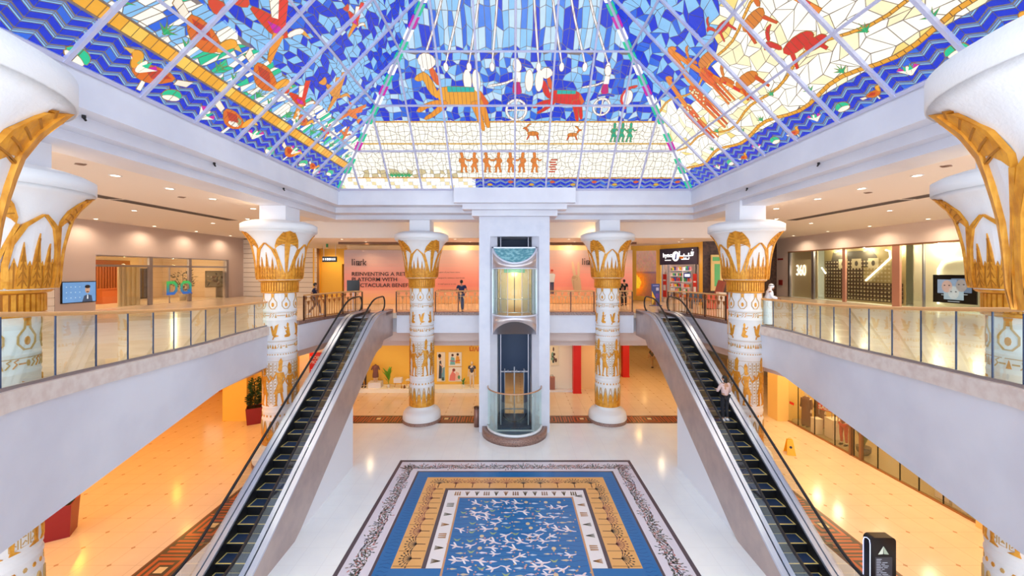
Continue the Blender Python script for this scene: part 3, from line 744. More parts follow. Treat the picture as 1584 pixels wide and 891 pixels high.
# right rear: yellow niche, poster bay, shop bay, stone wall
RR = [(X_(955, 31), 31), (X_(975, 30.6), 30.6), (X_(1015, 29.6), 29.6), (X_(1022, 29.4), 29.4), (X_(1082, 26.4), 26.4), (X_(1087, 25.8), 25.8), (X_(1200, 24.5), 24.5)]
struct_back = MB()
struct_back.box(7.9, 9.6, 34.0, 34.3, UP, ZL)
wall_run(struct_back, [(X_(962, 33.8), 33.8), (RR[1][0]-.05, 30.6)], UP, ZL, .25, 1)
wall_run(struct_back, [(RR[1][0]-.1, RR[1][1]), (RR[3][0], RR[3][1])], UP, ZC, .3, 1)
wall_run(struct_back, [(RR[4][0]-.02, RR[4][1]), (RR[5][0], RR[5][1])], UP, ZC, .3, 1)
wall_run(struct_back, [(RR[3][0], RR[3][1]), (RR[4][0], RR[4][1])], EYE+1.55, ZC, .3, 1)
struct(struct_back.build('wall_back_right', M_YEL))
m = MB(); M_STN = mat('dark_brown_stone', (92, 66, 54), .5, noise=((66, 46, 40), 6, .4, .6))
rp0 = Vector((*RR[5], 0)); rp1 = Vector((XR-.02, 33, 0))
q0, q1 = (RR[5][0], RR[5][1]), (X_(1125, 25.3), 25.3)
wall_run(m, [q0, q1], UP, ZC+.1, .3, 1)
wall_run(m, [q1, (X_(1160, 26.8), 26.8), (X_(1184, 36.2), 36.2), (XR, 36.2)], UP, ZC+.1, .3, 1)
struct(m.build('wall_right_stone', M_STN))
# far closing walls
m = MB(); m.box(-27, 27, 46, 46.3, 0, ZC+.3); struct(m.build('wall_back', M_YELL))
# ---- ground floor walls ----
m = MB(); m.box(-27, -22, 27.5, 27.8, 0, UP-.8); m.box(-22.3, -22, 2, 27.8, 0, UP-.8); m.box(-22, -13.6, 30, 30.3, 0, UP-.8)
m.box(-15.6, -14.3, 20.9, 21.6, 0, UP-.8); m.box(-14.3, -13.2, 21.45, 21.7, 0, UP-.8); m.box(-13.45, -13.2, 21.7, 24.2, 0, UP-.8)
struct(m.build('wall_left_lower', M_YEL))
m = MB(); m.box(-13.2, -11.6, 24.1, 24.4, 0, UP-.8); struct(m.build('wall_left_white', M_RIB))
# yellow shop window bay behind the left column
m = MB()
m.box(-11.6, -1.2, 26.9, 27.1, 0, UP-1.2); struct(m.build('wall_back_display', mat('yellow_display_wall', (250, 200, 84), .6)))
m = MB(); m.box(2.0, 4.1, 26.4, 26.6, 0, UP-1.2); struct(m.build('wall_back_white', mat('white_shop_wall', (250, 244, 226), .6)))
m = MB(); m.box(4.7, 7.2, 26.6, 26.8, 0, UP-1.2); m.box(7.0, 7.2, 26.8, 30.4, 0, UP-1.2); struct(m.build('wall_back_peach', mat('peach_wall', (246, 206, 150), .6)))
# ---- right ground-floor shop shell ----
m = MB(); m.box(14.3, 15.1, 20.9, 21.7, 0, UP-.8); m.box(15.1, 19.5, 21.2, 21.5, 0, UP-.8); m.box(14.7, 15.1, 11.7, 12.3, 0, UP-.8); m.box(14.6, 15.0, 2, 11.7, 0, UP-.8)
struct(m.build('wall_right_lower', M_YELL))
m = MB(); m.box(19.5, 19.8, 8, 46, 0, UP-.8); m.box(14.95, 19.5, 11.0, 11.3, 0, UP-.8); struct(m.build('wall_shop_back', mat('taupe_shop_wall', (176, 158, 130), .6)))
m = MB(); m.box(15.02, 19.5, 11.3, 21.2, .0, .02); struct(m.build('floor_shop', mat('olive_shop_floor', (150, 136, 104), .3)))
# =====================================================================
# EGYPTIAN COLUMNS
# =====================================================================
SH_R = .635
BELL = [(-.915+8.1, .665), (-.415+8.1, .70), (-.38+8.1, .80), (-.2+8.1, .835), (.1+8.1, .85), (.45+8.1, .88), (.8+8.1, .94), (1.1+8.1, 1.01), (1.3+8.1, 1.10), (1.45+8.1, 1.19), (1.57+8.1, 1.29), (1.65+8.1, 1.42)]
def bell_r(z):
    for (z0, r0), (z1, r1) in zip(BELL, BELL[1:]):
        if z <= z1: return r0+(r1-r0)*max(0, (z-z0))/(z1-z0)
    return BELL[-1][1]
def shaft_r(z): return .655-.035*min(1, z/7.2)
def relief(mm, poly, th0, rf, thick, mi=0, ds=.16, dz=.22, ref=None, base=0.0):
    """raise a flat shape (arc length, height) from a round body; ref = radius that turns arc length into angle"""
    poly = ccw(poly); zs = [p[1] for p in poly]; ss = [p[0] for p in poly]
    def P(s, z, h):
        r = rf(z); t = th0+s/(ref or r); R = r+h; return (R*cos(t), R*sin(t), z)
    nz = max(1, int(math.ceil((max(zs)-min(zs))/dz))); ns = max(1, int(math.ceil((max(ss)-min(ss))/ds)))
    for i in range(nz):
        z0 = min(zs)+(max(zs)-min(zs))*i/nz; z1 = min(zs)+(max(zs)-min(zs))*(i+1)/nz
        q = clip_half(clip_half(poly, 0, 1, z1), 0, -1, -z0)
        if len(q) < 3: continue
        for j in range(ns):
            s0 = min(ss)+(max(ss)-min(ss))*j/ns; s1 = min(ss)+(max(ss)-min(ss))*(j+1)/ns
            w = clip_half(clip_half(q, 1, 0, s1), -1, 0, -s0)
            if len(w) > 2 and abs(area(w)) > 1e-6: mm.face([P(a, b, thick) for a, b in w], mi)
    for a, b in zip(poly, poly[1:]+poly[:1]):
        L = hypot(b[0]-a[0], b[1]-a[1]); k = max(1, int(L/.2))
        for t in range(k):
            p = (a[0]+(b[0]-a[0])*t/k, a[1]+(b[1]-a[1])*t/k); q = (a[0]+(b[0]-a[0])*(t+1)/k, a[1]+(b[1]-a[1])*(t+1)/k)
            mm.face([P(*p, base), P(*q, base), P(*q, thick), P(*p, thick)], mi)
def make_column():
    root = thing('egyptian_column', 'x', 'column', (0,0,0))
    b = MB(); b.lathe([(1.03,0),(1.03,.16),(.0,.16)], n=48); b.build('base_ring', M_GRAN, root)
    b = MB(); b.lathe([(1.0,.14),(1.02,.2),(1.01,.36),(.97,.5),(.88,.62),(.70,.70),(.66,.74),(.66,.78)], n=48); base_o = b.build('base', M_STONE, root)
    b = MB(); prof = []
    z = .76
    prof = [(.655, .74), (.655, 1.9), (.67, 1.93), (.67, 1.97), (.648, 2.0), (.646, 2.22), (.665, 2.25), (.665, 2.29), (.645, 2.32), (.645, 2.42), (.66, 2.44), (.66, 2.47), (.643, 2.5),
            (.632, 4.5), (.642, 4.52), (.642, 4.56), (.63, 4.58), (.63, 4.7), (.64, 4.72), (.64, 4.75), (.628, 4.77), (.628, 5.2), (.638, 5.22), (.638, 5.25), (.626, 5.27), (.624, 6.02), (.634, 6.04), (.634, 6.07), (.622, 6.09),
            (.622, 6.4), (.632, 6.42), (.632, 6.45), (.62, 6.47), (.62, 7.2)]
    b.lathe(prof, n=56); shaft_o = b.build('shaft', M_STONE, root)
    # ---- gold relief on the shaft ----
    g = MB(); ln = MB()
    for j in range(16):   # skirt of leaves
        t = 2*pi*j/16; w = 2*pi*.655/16
        relief(g, [(-w*.5,.88),(w*.5,.88),(w*.46,1.2),(w*.24,1.5),(0,1.78 if j % 2 else 1.62),(-w*.24,1.5),(-w*.46,1.2)], t, lambda z: .655, .022)
        relief(ln, stroke([(-w*.5,1.3),(-w*.1,1.84),(0,1.9),(w*.1,1.84),(w*.5,1.3)], .03), t, lambda z: .655, .03)
    for j in range(24):
        t = 2*pi*j/24; relief(g if j % 3 else ln, ell(0, 2.11, .035, .05, 6), t, lambda z: .646, .015)
    rg = random.Random(5)
    for q in range(4):    # two pharaohs face four columns of text, four times round
        t0 = q*pi/2-pi/2
        for sg, sc in ((-1, 1.62), (1, 1.82)):
            for p in PHARAOH: relief(g, [(a*.58, b_) for a, b_ in xf(p, sc, 0, 2.53, flip=(sg > 0))], t0+sg*.50+.03, lambda z: .638, .03)
        for cx in (-.16, 0, .16):
            relief(ln, stroke([(cx-.06,2.6),(cx-.06,4.3),(cx+.06,4.3),(cx+.06,2.6),(cx-.06,2.6)], .014), t0, lambda z: .638, .012)
            for k in range(13):
                zz = 2.68+k*.125; r = rg.random()
                s = ell(cx, zz, .03, .04, 6) if r < .3 else [(cx-.035,zz-.02),(cx+.035,zz-.02),(cx,zz+.04)] if r < .55 else stroke([(cx-.035,zz-.03),(cx+.01,zz+.03),(cx+.035,zz-.01)], .018)
                relief(ln, s, t0, lambda z: .638, .014)
        relief(ln, ring(0, 3.95, .14, .2, .02), t0+pi/4, lambda z: .638, .012)
        relief(ln, stroke([(-.12,2.55),(-.12,3.5),(-.05,3.8)], .02), t0+pi/4+.05, lambda z: .638, .012); relief(ln, stroke([(.1,2.55),(.1,3.3)], .02), t0+pi/4, lambda z: .638, .012)
    for j in range(8):    # seated figures and birds
        t = 2*pi*j/8+.2
        for p in (SEATED if j % 2 else BIRDR): relief(g, [(a*.52, b_) for a, b_ in xf(p, .66, 0, 5.34, flip=j % 4 > 1)], t, lambda z: .626, .024)
    for j in range(40):   # hieroglyph bands
        for (zz, rr) in ((4.98, .628), (6.25, .622), (4.64, .63)):
            t = 2*pi*j/40+zz; r = rg.random()
            if zz < 4.7: s = ell(0, zz, .022, .03, 5)
            else: s = ell(0, zz, .03, .07, 6) if r < .25 else [(-.04,zz-.09),(.04,zz-.09),(0,zz+.08)] if r < .5 else stroke([(-.04,zz-.08),(.02,zz),(-.02,zz+.05),(.04,zz+.09)], .02) if r < .8 else stroke([(-.05,zz),(.05,zz)], .03)
            relief(ln if j % 3 else g, s, t, lambda z, rr=rr: rr, .014)
    for j in range(8):    # vases under the capital
        t = 2*pi*j/8+.1
        relief(ln, stroke([(-.04,7.1),(-.05,6.95),(-.15,6.8),(-.15,6.65),(-.06,6.53),(.06,6.53),(.15,6.65),(.15,6.8),(.05,6.95),(.04,7.1)], .03), t, lambda z: .62, .018)
        relief(g, ell(0, 6.7, .05, .09, 8), t, lambda z: .62, .014); relief(g, [(-.03,7.0),(.03,7.0),(.07,7.16),(-.07,7.16)], t, lambda z: .62, .016)
    for zz in (4.35, 5.1+.07, 6.36, 2.36): relief(ln, stroke([(-2*pi*.63/2+.01, zz), (2*pi*.63/2-.01, zz)], .014), 0, lambda z: .634, .006, ds=.2)
    g.build('gold_relief', M_GOLD, shaft_o); ln.build('carved_line', M_TANL, shaft_o)
    # ---- capital ----
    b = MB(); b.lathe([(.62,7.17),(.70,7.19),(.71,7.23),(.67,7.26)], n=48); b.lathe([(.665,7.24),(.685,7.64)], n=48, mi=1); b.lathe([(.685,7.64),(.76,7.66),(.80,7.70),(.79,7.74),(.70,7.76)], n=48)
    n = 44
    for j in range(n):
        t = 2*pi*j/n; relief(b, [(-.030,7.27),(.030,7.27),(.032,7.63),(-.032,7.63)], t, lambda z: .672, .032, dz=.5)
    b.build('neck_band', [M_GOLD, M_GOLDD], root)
    b = MB(); b.lathe([(r, z) for z, r in BELL[1:]]+[(1.40,9.75),(1.435,9.76),(1.435,10.02),(1.40,10.04),(1.30,10.10),(1.12,10.16),(.85,10.2),(.5,10.21)], n=64,
        ripple=lambda t, z: 1+(.012*max(0, sin(24*t)) if 8.4 < z < 9.7 else 0)); cap_o = b.build('capital', M_STONE, root)
    # leaves
    g = MB(); wl = MB()
    rf = bell_r; R = .86
    for q in range(4):
        ta = q*pi/2-pi/2; tf = ta+pi/4
        # fan leaf, white below and gilded above
        body = [(0,7.74),(.10,8.1),(.24,8.6),(.36,8.98),(.36,9.1),(.30,9.35),(.16,9.6),(0,9.70),(-.16,9.6),(-.30,9.35),(-.36,9.1),(-.36,8.98),(-.24,8.6),(-.10,8.1)]
        relief(wl, body, tf, rf, .035, ref=R, dz=.12)
        top = [(.36,9.0),(.37,9.12),(.31,9.36),(.17,9.61),(0,9.71),(-.17,9.61),(-.31,9.36),(-.37,9.12),(-.36,9.0),(-.3,9.08),(-.18,9.17),(0,9.2),(.18,9.17),(.3,9.08)]
        relief(g, top, tf, rf, .055, ref=R, dz=.1, ds=.1)
        relief(g, [(.03,7.74),(.085,9.2),(.05,9.66),(-.05,9.66),(-.085,9.2),(-.03,7.74)], tf, rf, .075, ref=R, dz=.15)
        for s in (-1, 1):
            for k in range(5):
                zz = 9.17+k*.09; relief(g, stroke([(s*.08,zz-.05+.03*k),(s*(.33-.045*k),zz+.02+.025*k)], .022), tf, rf, .062, 1, ref=R, dz=.1)
            relief(g, stroke([(s*.02,7.76),(s*.12,8.1),(s*.26,8.6),(s*.375,9.0)], [.06,.055,.05,.05]), tf, rf, .06, ref=R, dz=.15)
        # pointed arch with three tall spikes
        relief(wl, [(-.36,8.0),(.36,8.0),(.34,8.5),(.2,8.95),(0,9.2),(-.2,8.95),(-.34,8.5)], ta, rf, .02, ref=R, dz=.14)
        for s in (-1, 1):
            relief(g, stroke([(s*.42,7.76),(s*.42,8.2),(s*.36,8.6),(s*.22,8.98),(s*.01,9.22)], [.09,.085,.08,.075,.03]), ta, rf, .065, ref=R, dz=.14)
        for sx, top_, w in ((0, 8.85, .085), (-.2, 8.66, .08), (.2, 8.66, .08), (-.31, 8.35, .08), (.31, 8.35, .08), (-.1, 8.3, .09), (.1, 8.3, .09)):
            relief(g, [(sx-w,7.74),(sx+w,7.74),(sx+w,8.0),(sx,top_),(sx-w,8.0)], ta, rf, .045 if abs(sx) in (0, .2) else .03, ref=R, dz=.2)
            relief(g, stroke([(sx,7.76),(sx,top_-.1)], .022), ta, rf, mi=1, thick=.052 if abs(sx) in (0, .2) else .036, ref=R, dz=.2)
            for kk in range(4):
                z0 = 7.8+kk*.16
                if z0+.2 < top_-.1 and abs(sx) in (0, .2):
                    for s in (-1, 1): relief(g, stroke([(sx+s*.01,z0+.12),(sx+s*w*.8*(1-.2*kk),z0)], .014), ta, rf, .05, 1, ref=R, dz=.3)
        for s in (-1, 1):   # small leaves between the arch and the fan
            for off, top_, w in ((.50, 8.25, .07), (.60, 8.1, .06)):
                relief(g, [(s*off-w,7.74),(s*off+w,7.74),(s*off+w*.8,7.95),(s*off,top_),(s*off-w*.8,7.95)], ta, rf, .04, ref=R, dz=.2)
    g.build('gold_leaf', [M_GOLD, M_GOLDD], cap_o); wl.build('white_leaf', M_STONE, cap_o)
    b = MB(); b.box(-.54, .54, -.54, .54, 10.18, ZC+.02); b.build('abacus', M_WHITE, root)
    return root
COLS = [(-4.9, 21.1, 'back left white and gold column left of the lift, standing by the yellow display'), (5.19, 21.1, 'back right white and gold column right of the lift, near the red pillars'),
        (-9.92, 16.6, 'white and gold column beside the outer side of the left escalator'), (9.97, 16.6, 'white and gold column beside the right escalator, where the man in white robes leans'),
        (-10.38, 7.75, 'near left column with gilded capital, behind the left glass balustrade'), (10.45, 7.75, 'near right column with gilded capital, behind the right glass balustrade'),
        (-5.5, 3.0, 'closest column on the left, only the rim of its capital seen from below'), (5.3, 3.02, 'closest column on the right, only the rim of its capital seen from below')]
c0 = make_column()
for i, (x, y, lb) in enumerate(COLS):
    c = c0 if i == 0 else copy_tree(c0)
    c.location = (x, y, 0); c['label'] = lb; c['group'] = 'egyptian columns round the atrium'

# =====================================================================
# ESCALATORS
# =====================================================================
def Lz(Y):
    """line of the step noses above the floor"""
    z = -5.76+.62*Y
    def soft(a, lo, k): return lo+(math.log1p(math.exp(-abs((a-lo)/k)))*k+max(a-lo, 0))
    z = soft(z, 0, .16); z = 5.8-(soft(5.8-z, 0, .16)); return z
def make_escalator():
    Y0 = 9.3
    root = thing('escalator', 'x', 'escalator', (-7.27, Y0, 0))
    ys = [7.4+.35*i for i in range(int((21.2-7.4)/.35)+1)]+[21.2]
    def strip(mm, x0, x1, zlo, zhi, ya, yb):
        """vertical sheet of thickness x0..x1 between two heights given as functions of Y"""
        yy = [ya]+[y for y in ys if ya+.02 < y < yb-.02]+[yb]; v = []
        for y in yy:
            for (x, z) in ((x0, zlo(y)), (x1, zlo(y)), (x1, zhi(y)), (x0, zhi(y))): v.append((x, y-Y0, z))
        fs = []
        for i in range(len(yy)-1):
            for j in range(4): fs.append((i*4+j, i*4+(j+1) % 4, (i+1)*4+(j+1) % 4, (i+1)*4+j))
        k = (len(yy)-1)*4; fs += [(3,2,1,0), (k,k+1,k+2,k+3)]
        mm.raw(v, fs)
    low = lambda y: max(0.0, min(Lz(y)-1.5, 4.65)) if y < 19.5 else 4.6
    for s in (-1, 1):
        m = MB(); a, b = sorted((s*.70, s*.77)); strip(m, a, b, low, lambda y: Lz(y)+.16, 7.9, 21.15); m.build('side_cladding', M_CLAD, root)
        m = MB(); a, b = sorted((s*.62, s*.78)); strip(m, a, b, lambda y: Lz(y)+.15, lambda y: Lz(y)+.22, 7.8, 21.15)
        a, b = sorted((s*.45, s*.58)); strip(m, a, b, lambda y: Lz(y)+.15, lambda y: Lz(y)+.22, 7.8, 21.15); m.build('deck', mat('polished_steel_deck', (204, 208, 222), .3, .7), root)
        m = MB(); a, b = sorted((s*.43, s*.45)); strip(m, a, b, lambda y: Lz(y)-.25, lambda y: Lz(y)+.16, 7.9, 21.0); m.build('skirt', M_DARK, root)
        # glass panels
        yy = 7.7; seg = [7.7, 9.2, 11.1, 13.0, 14.9, 16.8, 18.6, 20.2]
        for ya, yb in zip(seg, seg[1:]):
            m = MB(); strip(m, s*.595-.006, s*.595+.006, lambda y: Lz(y)+.2, lambda y: Lz(y)+.93, ya+.008, yb-.008); m.build('glass_panel', M_GLE, root)
        # handrail with rounded newels
        pts = []
        for y in [7.7+.3*i for i in range(42)]: pts.append((s*.595, y-Y0, Lz(y)+.98))
        top = pts[-1]; bot = pts[0]; R = .36
        for k in range(1, 9):
            t = pi*k/8; pts.append((s*.595, top[1]+R*sin(t)*.9, top[2]-R+R*cos(t)))
        pts2 = []
        for k in range(8, 0, -1):
            t = pi*k/8; pts2.append((s*.595, bot[1]-R*sin(t)*.9, bot[2]-R+R*cos(t)))
        m = MB(); m.tube(pts2+pts, .04, 8); m.build('handrail', M_DARK, root)
    # bottom pan of the truss
    m = MB(); v = []; yy = [y for y in ys if 11.7 < y]; 
    for y in yy:
        for (x, z) in ((-.72, low(y)), (.72, low(y)), (.72, low(y)+.06), (-.72, low(y)+.06)): v.append((x, y-Y0, z))
    fs = []
    for i in range(len(yy)-1):
        for j in range(4): fs.append((i*4+j, i*4+(j+1) % 4, (i+1)*4+(j+1) % 4, (i+1)*4+j))
    m.raw(v, fs); m.build('truss_pan', M_CLAD, root)
    # landings
    for (ya, yb, z) in ((7.2, 9.2, .03), (18.95, 21.2, 5.81)):
        m = MB(); m.box(-.45, .45, ya-Y0, yb-Y0, z-.02, z+.01); 
        for i in range(int((yb-ya)/.08)): m.box(-.44, .44, ya-Y0+i*.08+.03, ya-Y0+i*.08+.05, z+.01, z+.016)
        m.build('landing_plate', M_STEEL, root)
    for s in (-1, 1):
        m = MB(); m.box(s*.45, s*.77, 20.0-Y0, 21.2-Y0, 5.8, 6.03); m.build('newel_base', M_STEEL, root)
    # steps
    first = None
    n = 24
    for i in range(n):
        Y = 9.25+i*.405; z = Lz(Y+.02)
        if first is None:
            st = MB(); st.box(-.425, .425, 0, .405, -.03, 0, 0); st.box(-.425, .425, 0, .03, -.25, 0, 1)
            
            for k in range(17): st.box(-.39+k*.046, -.37+k*.046, .03, .385, 0, .004, 0)
            first = st.build('step', [M_NAVY, M_BLACK], root); o = first
            st = MB(); st.box(-.425, .425, -.004, .03, .0, .006); st.box(-.425, -.395, .03, .40, .0, .006); st.box(.395, .425, .03, .40, .0, .006); st.box(-.395, .395, .385, .40, .0, .005)
            edge = st.build('edge_marking', mat('yellow_step_edge', (236, 206, 120), .5), first)
        else:
            o = first.copy(); COL.objects.link(o); o.parent = root; e_ = edge.copy(); COL.objects.link(e_); e_.parent = o
        o.location = (0, Y-Y0, z)
    return root
e0 = make_escalator(); e0['label'] = 'empty escalator on the left rising to the upper gallery'; e0['group'] = 'escalators'
e1 = copy_tree(e0); e1.location.x = 7.53; e1['label'] = 'escalator on the right with a woman riding up'; 
# white walls below the escalators
for i, (xa, xb) in enumerate(((-7.95, -6.58), (6.84, 8.2))):
    m = MB(); v = []; ya = 11.62; yb = 16.05
    ztop = lambda y: max(.01, Lz(y)-1.5)
    for x in (xa, xb):
        v += [(x, ya, 0), (x, yb, 0), (x, yb, ztop(yb)), (x, ya, ztop(ya))]
    m.raw(v, [(0,1,2,3), (7,6,5,4), (0,4,5,1), (1,5,6,2), (2,6,7,3), (3,7,4,0)]); o = struct(m.build('wall_under_escalator', M_WHITE))

# =====================================================================
# GLASS LIFT
# =====================================================================
TW0, TW1, TY0, TY1 = -1.65, 1.89, 19.45, 22.0
m = MB()
OH = .88; ox0, ox1 = XC-OH, XC+OH; ztop = EYE+1.73
m.box(TW0, ox0-.35, TY0, TY1, 0, EYE+2.75); m.box(ox1+.35, TW1, TY0, TY1, 0, EYE+2.75); m.box(ox0-.35, ox1+.35, TY0, TY1, ztop, EYE+2.75)
for s in (-1, 1):   # splayed jambs
    xj = XC+s*OH; xo = XC+s*(OH+.35)
    m.prism(ccw([(xo, TY0+.02), (xj, TY0+.3), (xj, TY1), (xo, TY1)]), 0, ztop)
tw = m.build('lift_tower', M_MARB); tag(tw, 'tall white marble lift tower between the two back columns', 'lift tower')
m = MB(); m.box(ox0, ox1, TY1-.15, TY1-.1, 2.35, ztop, 0)
m.box(ox0, XC-.52, TY1-.15, TY1-.1, 0, 2.35); m.box(XC+.52, ox1, TY1-.15, TY1-.1, 0, 2.35)
m.box(XC-OH*.98, XC+OH*.98, TY0+.3, TY1-.15, .02, .08)
m.build('shaft_lining', M_NAVY, tw)
m = MB(); m.box(XC-.52, XC+.52, TY1-.13, TY1-.12, .1, 2.35); m.build('door_glass', M_GLS, tw)
m = MB(); m.box(XC-.03, XC+.03, TY1-.17, TY1-.12, .05, 2.7); m.box(XC-.56, XC-.52, TY1-.17, TY1-.12, 0, 2.6); m.box(XC+.52, XC+.56, TY1-.17, TY1-.12, 0, 2.6); m.box(XC-.56, XC+.56, TY1-.17, TY1-.12, .3, .36)
m.build('door_frame', M_STEEL, tw)
for s in (-1, 1):
    m = MB(); m.box(XC+s*.72-.025, XC+s*.72+.025, TY0+.75, TY0+.82, .05, ztop); m.build('guide_rail', mat('pale_guide_rail', (190, 186, 196), .4, .3), tw)
m = MB(); m.box(XC-.75, XC+.75, TY0+.85, TY0+.9, 2.8, 2.86)
for i in range(6): m.ball((XC-.55+i*.22, TY0+.85, 2.84+.03*(i % 2)), .05, 8)
m.build('cross_bar', M_STEEL, tw)
m = MB(); m.tube([(XC+.6*cos(t), TY0+1.0, .6+.45*sin(t)) for t in [pi+pi*i/10 for i in range(11)]], .03, 6); m.build('cable_loop', M_BLACK, tw)
# head block over the tower
m = MB()
m.box(XC-2.92, XC+2.92, SKY-.35, SKY+1.5, EYE+3.27, EYE+3.99); m.box(XC-2.55, XC+2.55, SKY-.05, SKY+1.5, EYE+3.0, EYE+3.3); m.box(XC-2.12, XC+2.12, SKY+.25, SKY+1.8, EYE+2.72, EYE+3.02)
struct(m.build('trim_14', M_FASC))
# ground enclosure
def arc_shell(mm, r, cy, z0f, z1f, th, a0=pi, a1=2*pi, n=28, mi=0):
    v = []
    for i in range(n+1):
        t = a0+(a1-a0)*i/n; z0, z1 = z0f(t), z1f(t)
        for (rr, z) in ((r, z0), (r, z1), (r-th, z1), (r-th, z0)): v.append((XC+rr*cos(t), cy+rr*sin(t), z))
    fs = []
    for i in range(n):
        for j in range(4): fs.append((i*4+j, (i+1)*4+j, (i+1)*4+(j+1) % 4, i*4+(j+1) % 4))
    fs += [(0,1,2,3), (n*4+3,n*4+2,n*4+1,n*4)]
    mm.raw(v, fs, mi, None, True)
enc = thing('lift_enclosure', 'curved glass guard on a speckled marble plinth at the foot of the lift', 'glass guard', (0,0,0))
m = MB(); arc_shell(m, 1.62, TY0, lambda t: 0, lambda t: .32, .28); m.build('plinth', M_GRAN, enc)
m = MB(); arc_shell(m, 1.38, TY0, lambda t: .30, lambda t: .42, .10); m.build('glass_channel', mat('white_channel', (232, 236, 240), .3), enc)
m = MB(); v = [(XC, TY0, .05)]+[(XC+1.34*cos(pi+pi*i/28), TY0+1.34*sin(pi+pi*i/28), .05) for i in range(29)]; m.raw(v, [tuple(range(29, -1, -1))[:-1]+(0,)] if False else [(0,)+tuple(range(1, 30))]); m.build('pit_floor', mat('slate_blue_floor', (84, 104, 130), .4), enc)
for i in range(4):
    m = MB(); arc_shell(m, 1.34, TY0, lambda t: .42, lambda t: 2.28, .015, pi+pi*i/4+.006, pi+pi*(i+1)/4-.006, 8); m.build('glass_panel', M_GL, enc)
m = MB(); m.tube([(XC+1.34*cos(pi+pi*i/28), TY0+1.34*sin(pi+pi*i/28), 2.32) for i in range(29)], .035, 8); m.build('top_rail', mat('copper_rail', (206, 160, 126), .3, .6), enc)
# cabin
R = 1.10; CYc = 19.35
cab = thing('lift_cabin', 'rounded glass and steel lift cabin stopped at the upper gallery', 'lift cabin', (0,0,0))
fz = lambda t: max(0.0, -sin(t))   # 1 at the front
def ztopc(t): return EYE+1.16-.76*fz(t)**1.3
def zbotc(t): return EYE-3.18+.78*fz(t)**1.3
M_SATIN = mat('satin_steel', (206, 196, 196), .3, .7)
m = MB(); arc_shell(m, R, CYc, lambda t: EYE+.12, lambda t: ztopc(t)-.06, .03); m.build('upper_band', M_SATIN, cab)
m = MB(); arc_shell(m, R, CYc, lambda t: zbotc(t), lambda t: EYE-2.15, .03); m.build('lower_band', M_SATIN, cab)
m = MB(); arc_shell(m, R+.03, CYc, lambda t: ztopc(t)-.09, lambda t: ztopc(t), .09); arc_shell(m, R+.015, CYc, lambda t: EYE+.09, lambda t: EYE+.14, .05); arc_shell(m, R+.015, CYc, lambda t: EYE-2.2, lambda t: EYE-2.12, .05)
m.box(XC-R-.03, XC+R+.03, CYc, CYc+.12, EYE+1.1, EYE+1.19); m.box(XC-R-.03, XC-R+.05, CYc, CYc+.12, EYE-3.18, EYE+1.19); m.box(XC+R-.05, XC+R+.03, CYc, CYc+.12, EYE-3.18, EYE+1.19)
m.build('white_rim', mat('white_rim_metal', (222, 224, 236), .3, .2), cab)
n = 24
m = MB(); v = [(XC, CYc, EYE+1.12)]
top = [(XC+(R-.05)*cos(pi+pi*i/n), CYc+(R-.05)*sin(pi+pi*i/n), ztopc(pi+pi*i/n)-.03) for i in range(n+1)]
m.raw(v+top, [(0, i+1, i+2) for i in range(n)]); m.build('roof_glass', mat('teal_glass_roof', (96, 160, 170), .15, .1, noise=((150, 206, 210), 6, .45, .6)), cab)
m = MB(); bot = [(XC+(R-.03)*cos(pi+pi*i/n), CYc+(R-.03)*sin(pi+pi*i/n), zbotc(pi+pi*i/n)+.01) for i in range(n+1)]
m.raw([(XC, CYc, EYE-3.15)]+bot, [(0, i+2, i+1) for i in range(n)]); m.build('belly', M_STEEL, cab)
m = MB(); m.raw([(XC, CYc+.5, EYE-2.2)]+[(XC+(R-.05)*cos(pi+pi*i/n), CYc+(R-.05)*sin(pi+pi*i/n), EYE-2.2) for i in range(n+1)]+[(XC+.85, CYc+1.3, EYE-2.2), (XC-.85, CYc+1.3, EYE-2.2)], [tuple(range(1, n+4))]); m.build('cabin_floor', mat('tan_floor', (190, 150, 110), .5), cab)
segs = 5
for i in range(segs):
    m = MB(); arc_shell(m, R-.01, CYc, lambda t: EYE-2.14, lambda t: EYE+.12, .012, pi+pi*i/segs+.008, pi+pi*(i+1)/segs-.008, 6); m.build('glass_panel', M_GL, cab)
m = MB()
for i in range(1, segs):
    t = pi+pi*i/segs; m.tube([(XC+(R-.02)*cos(t), CYc+(R-.02)*sin(t), EYE-2.14), (XC+(R-.02)*cos(t), CYc+(R-.02)*sin(t), EYE+.12)], .018, 6)
m.build('mullion', M_STEEL, cab)
for zz in (-1.35, -1.98):
    m = MB(); m.tube([(XC+(R-.12)*cos(pi+pi*i/20), CYc+(R-.12)*sin(pi+pi*i/20), EYE+zz) for i in range(21)], .018, 6); m.build('grab_rail', mat('chrome', (230, 228, 226), .15, .9), cab)
m = MB(); m.box(XC-.85, XC-.42, CYc+1.2, CYc+1.25, EYE-2.2, EYE+.1, 0); m.box(XC+.42, XC+.85, CYc+1.2, CYc+1.25, EYE-2.2, EYE+.1, 0)
m.box(XC-.42, XC+.42, CYc+1.2, CYc+1.25, EYE-2.2, EYE-.1, 1); m.box(XC-.02, XC+.02, CYc+1.18, CYc+1.2, EYE-2.2, EYE-.1, 2); m.box(XC-.85, XC-.82, CYc+.1, CYc+1.25, EYE-2.2, EYE+.1, 0); m.box(XC+.82, XC+.85, CYc+.1, CYc+1.25, EYE-2.2, EYE+.1, 0)
m.box(XC-.55, XC+.55, CYc+1.17, CYc+1.2, EYE-.1, EYE+.1, 3)
m.build('cabin_door', [mat('tan_panel', (206, 186, 150), .4), mat('warm_mirror_panel', (232, 180, 120), .25, .3), M_BLACK, mat('teal_panel', (110, 180, 160), .4)], cab)
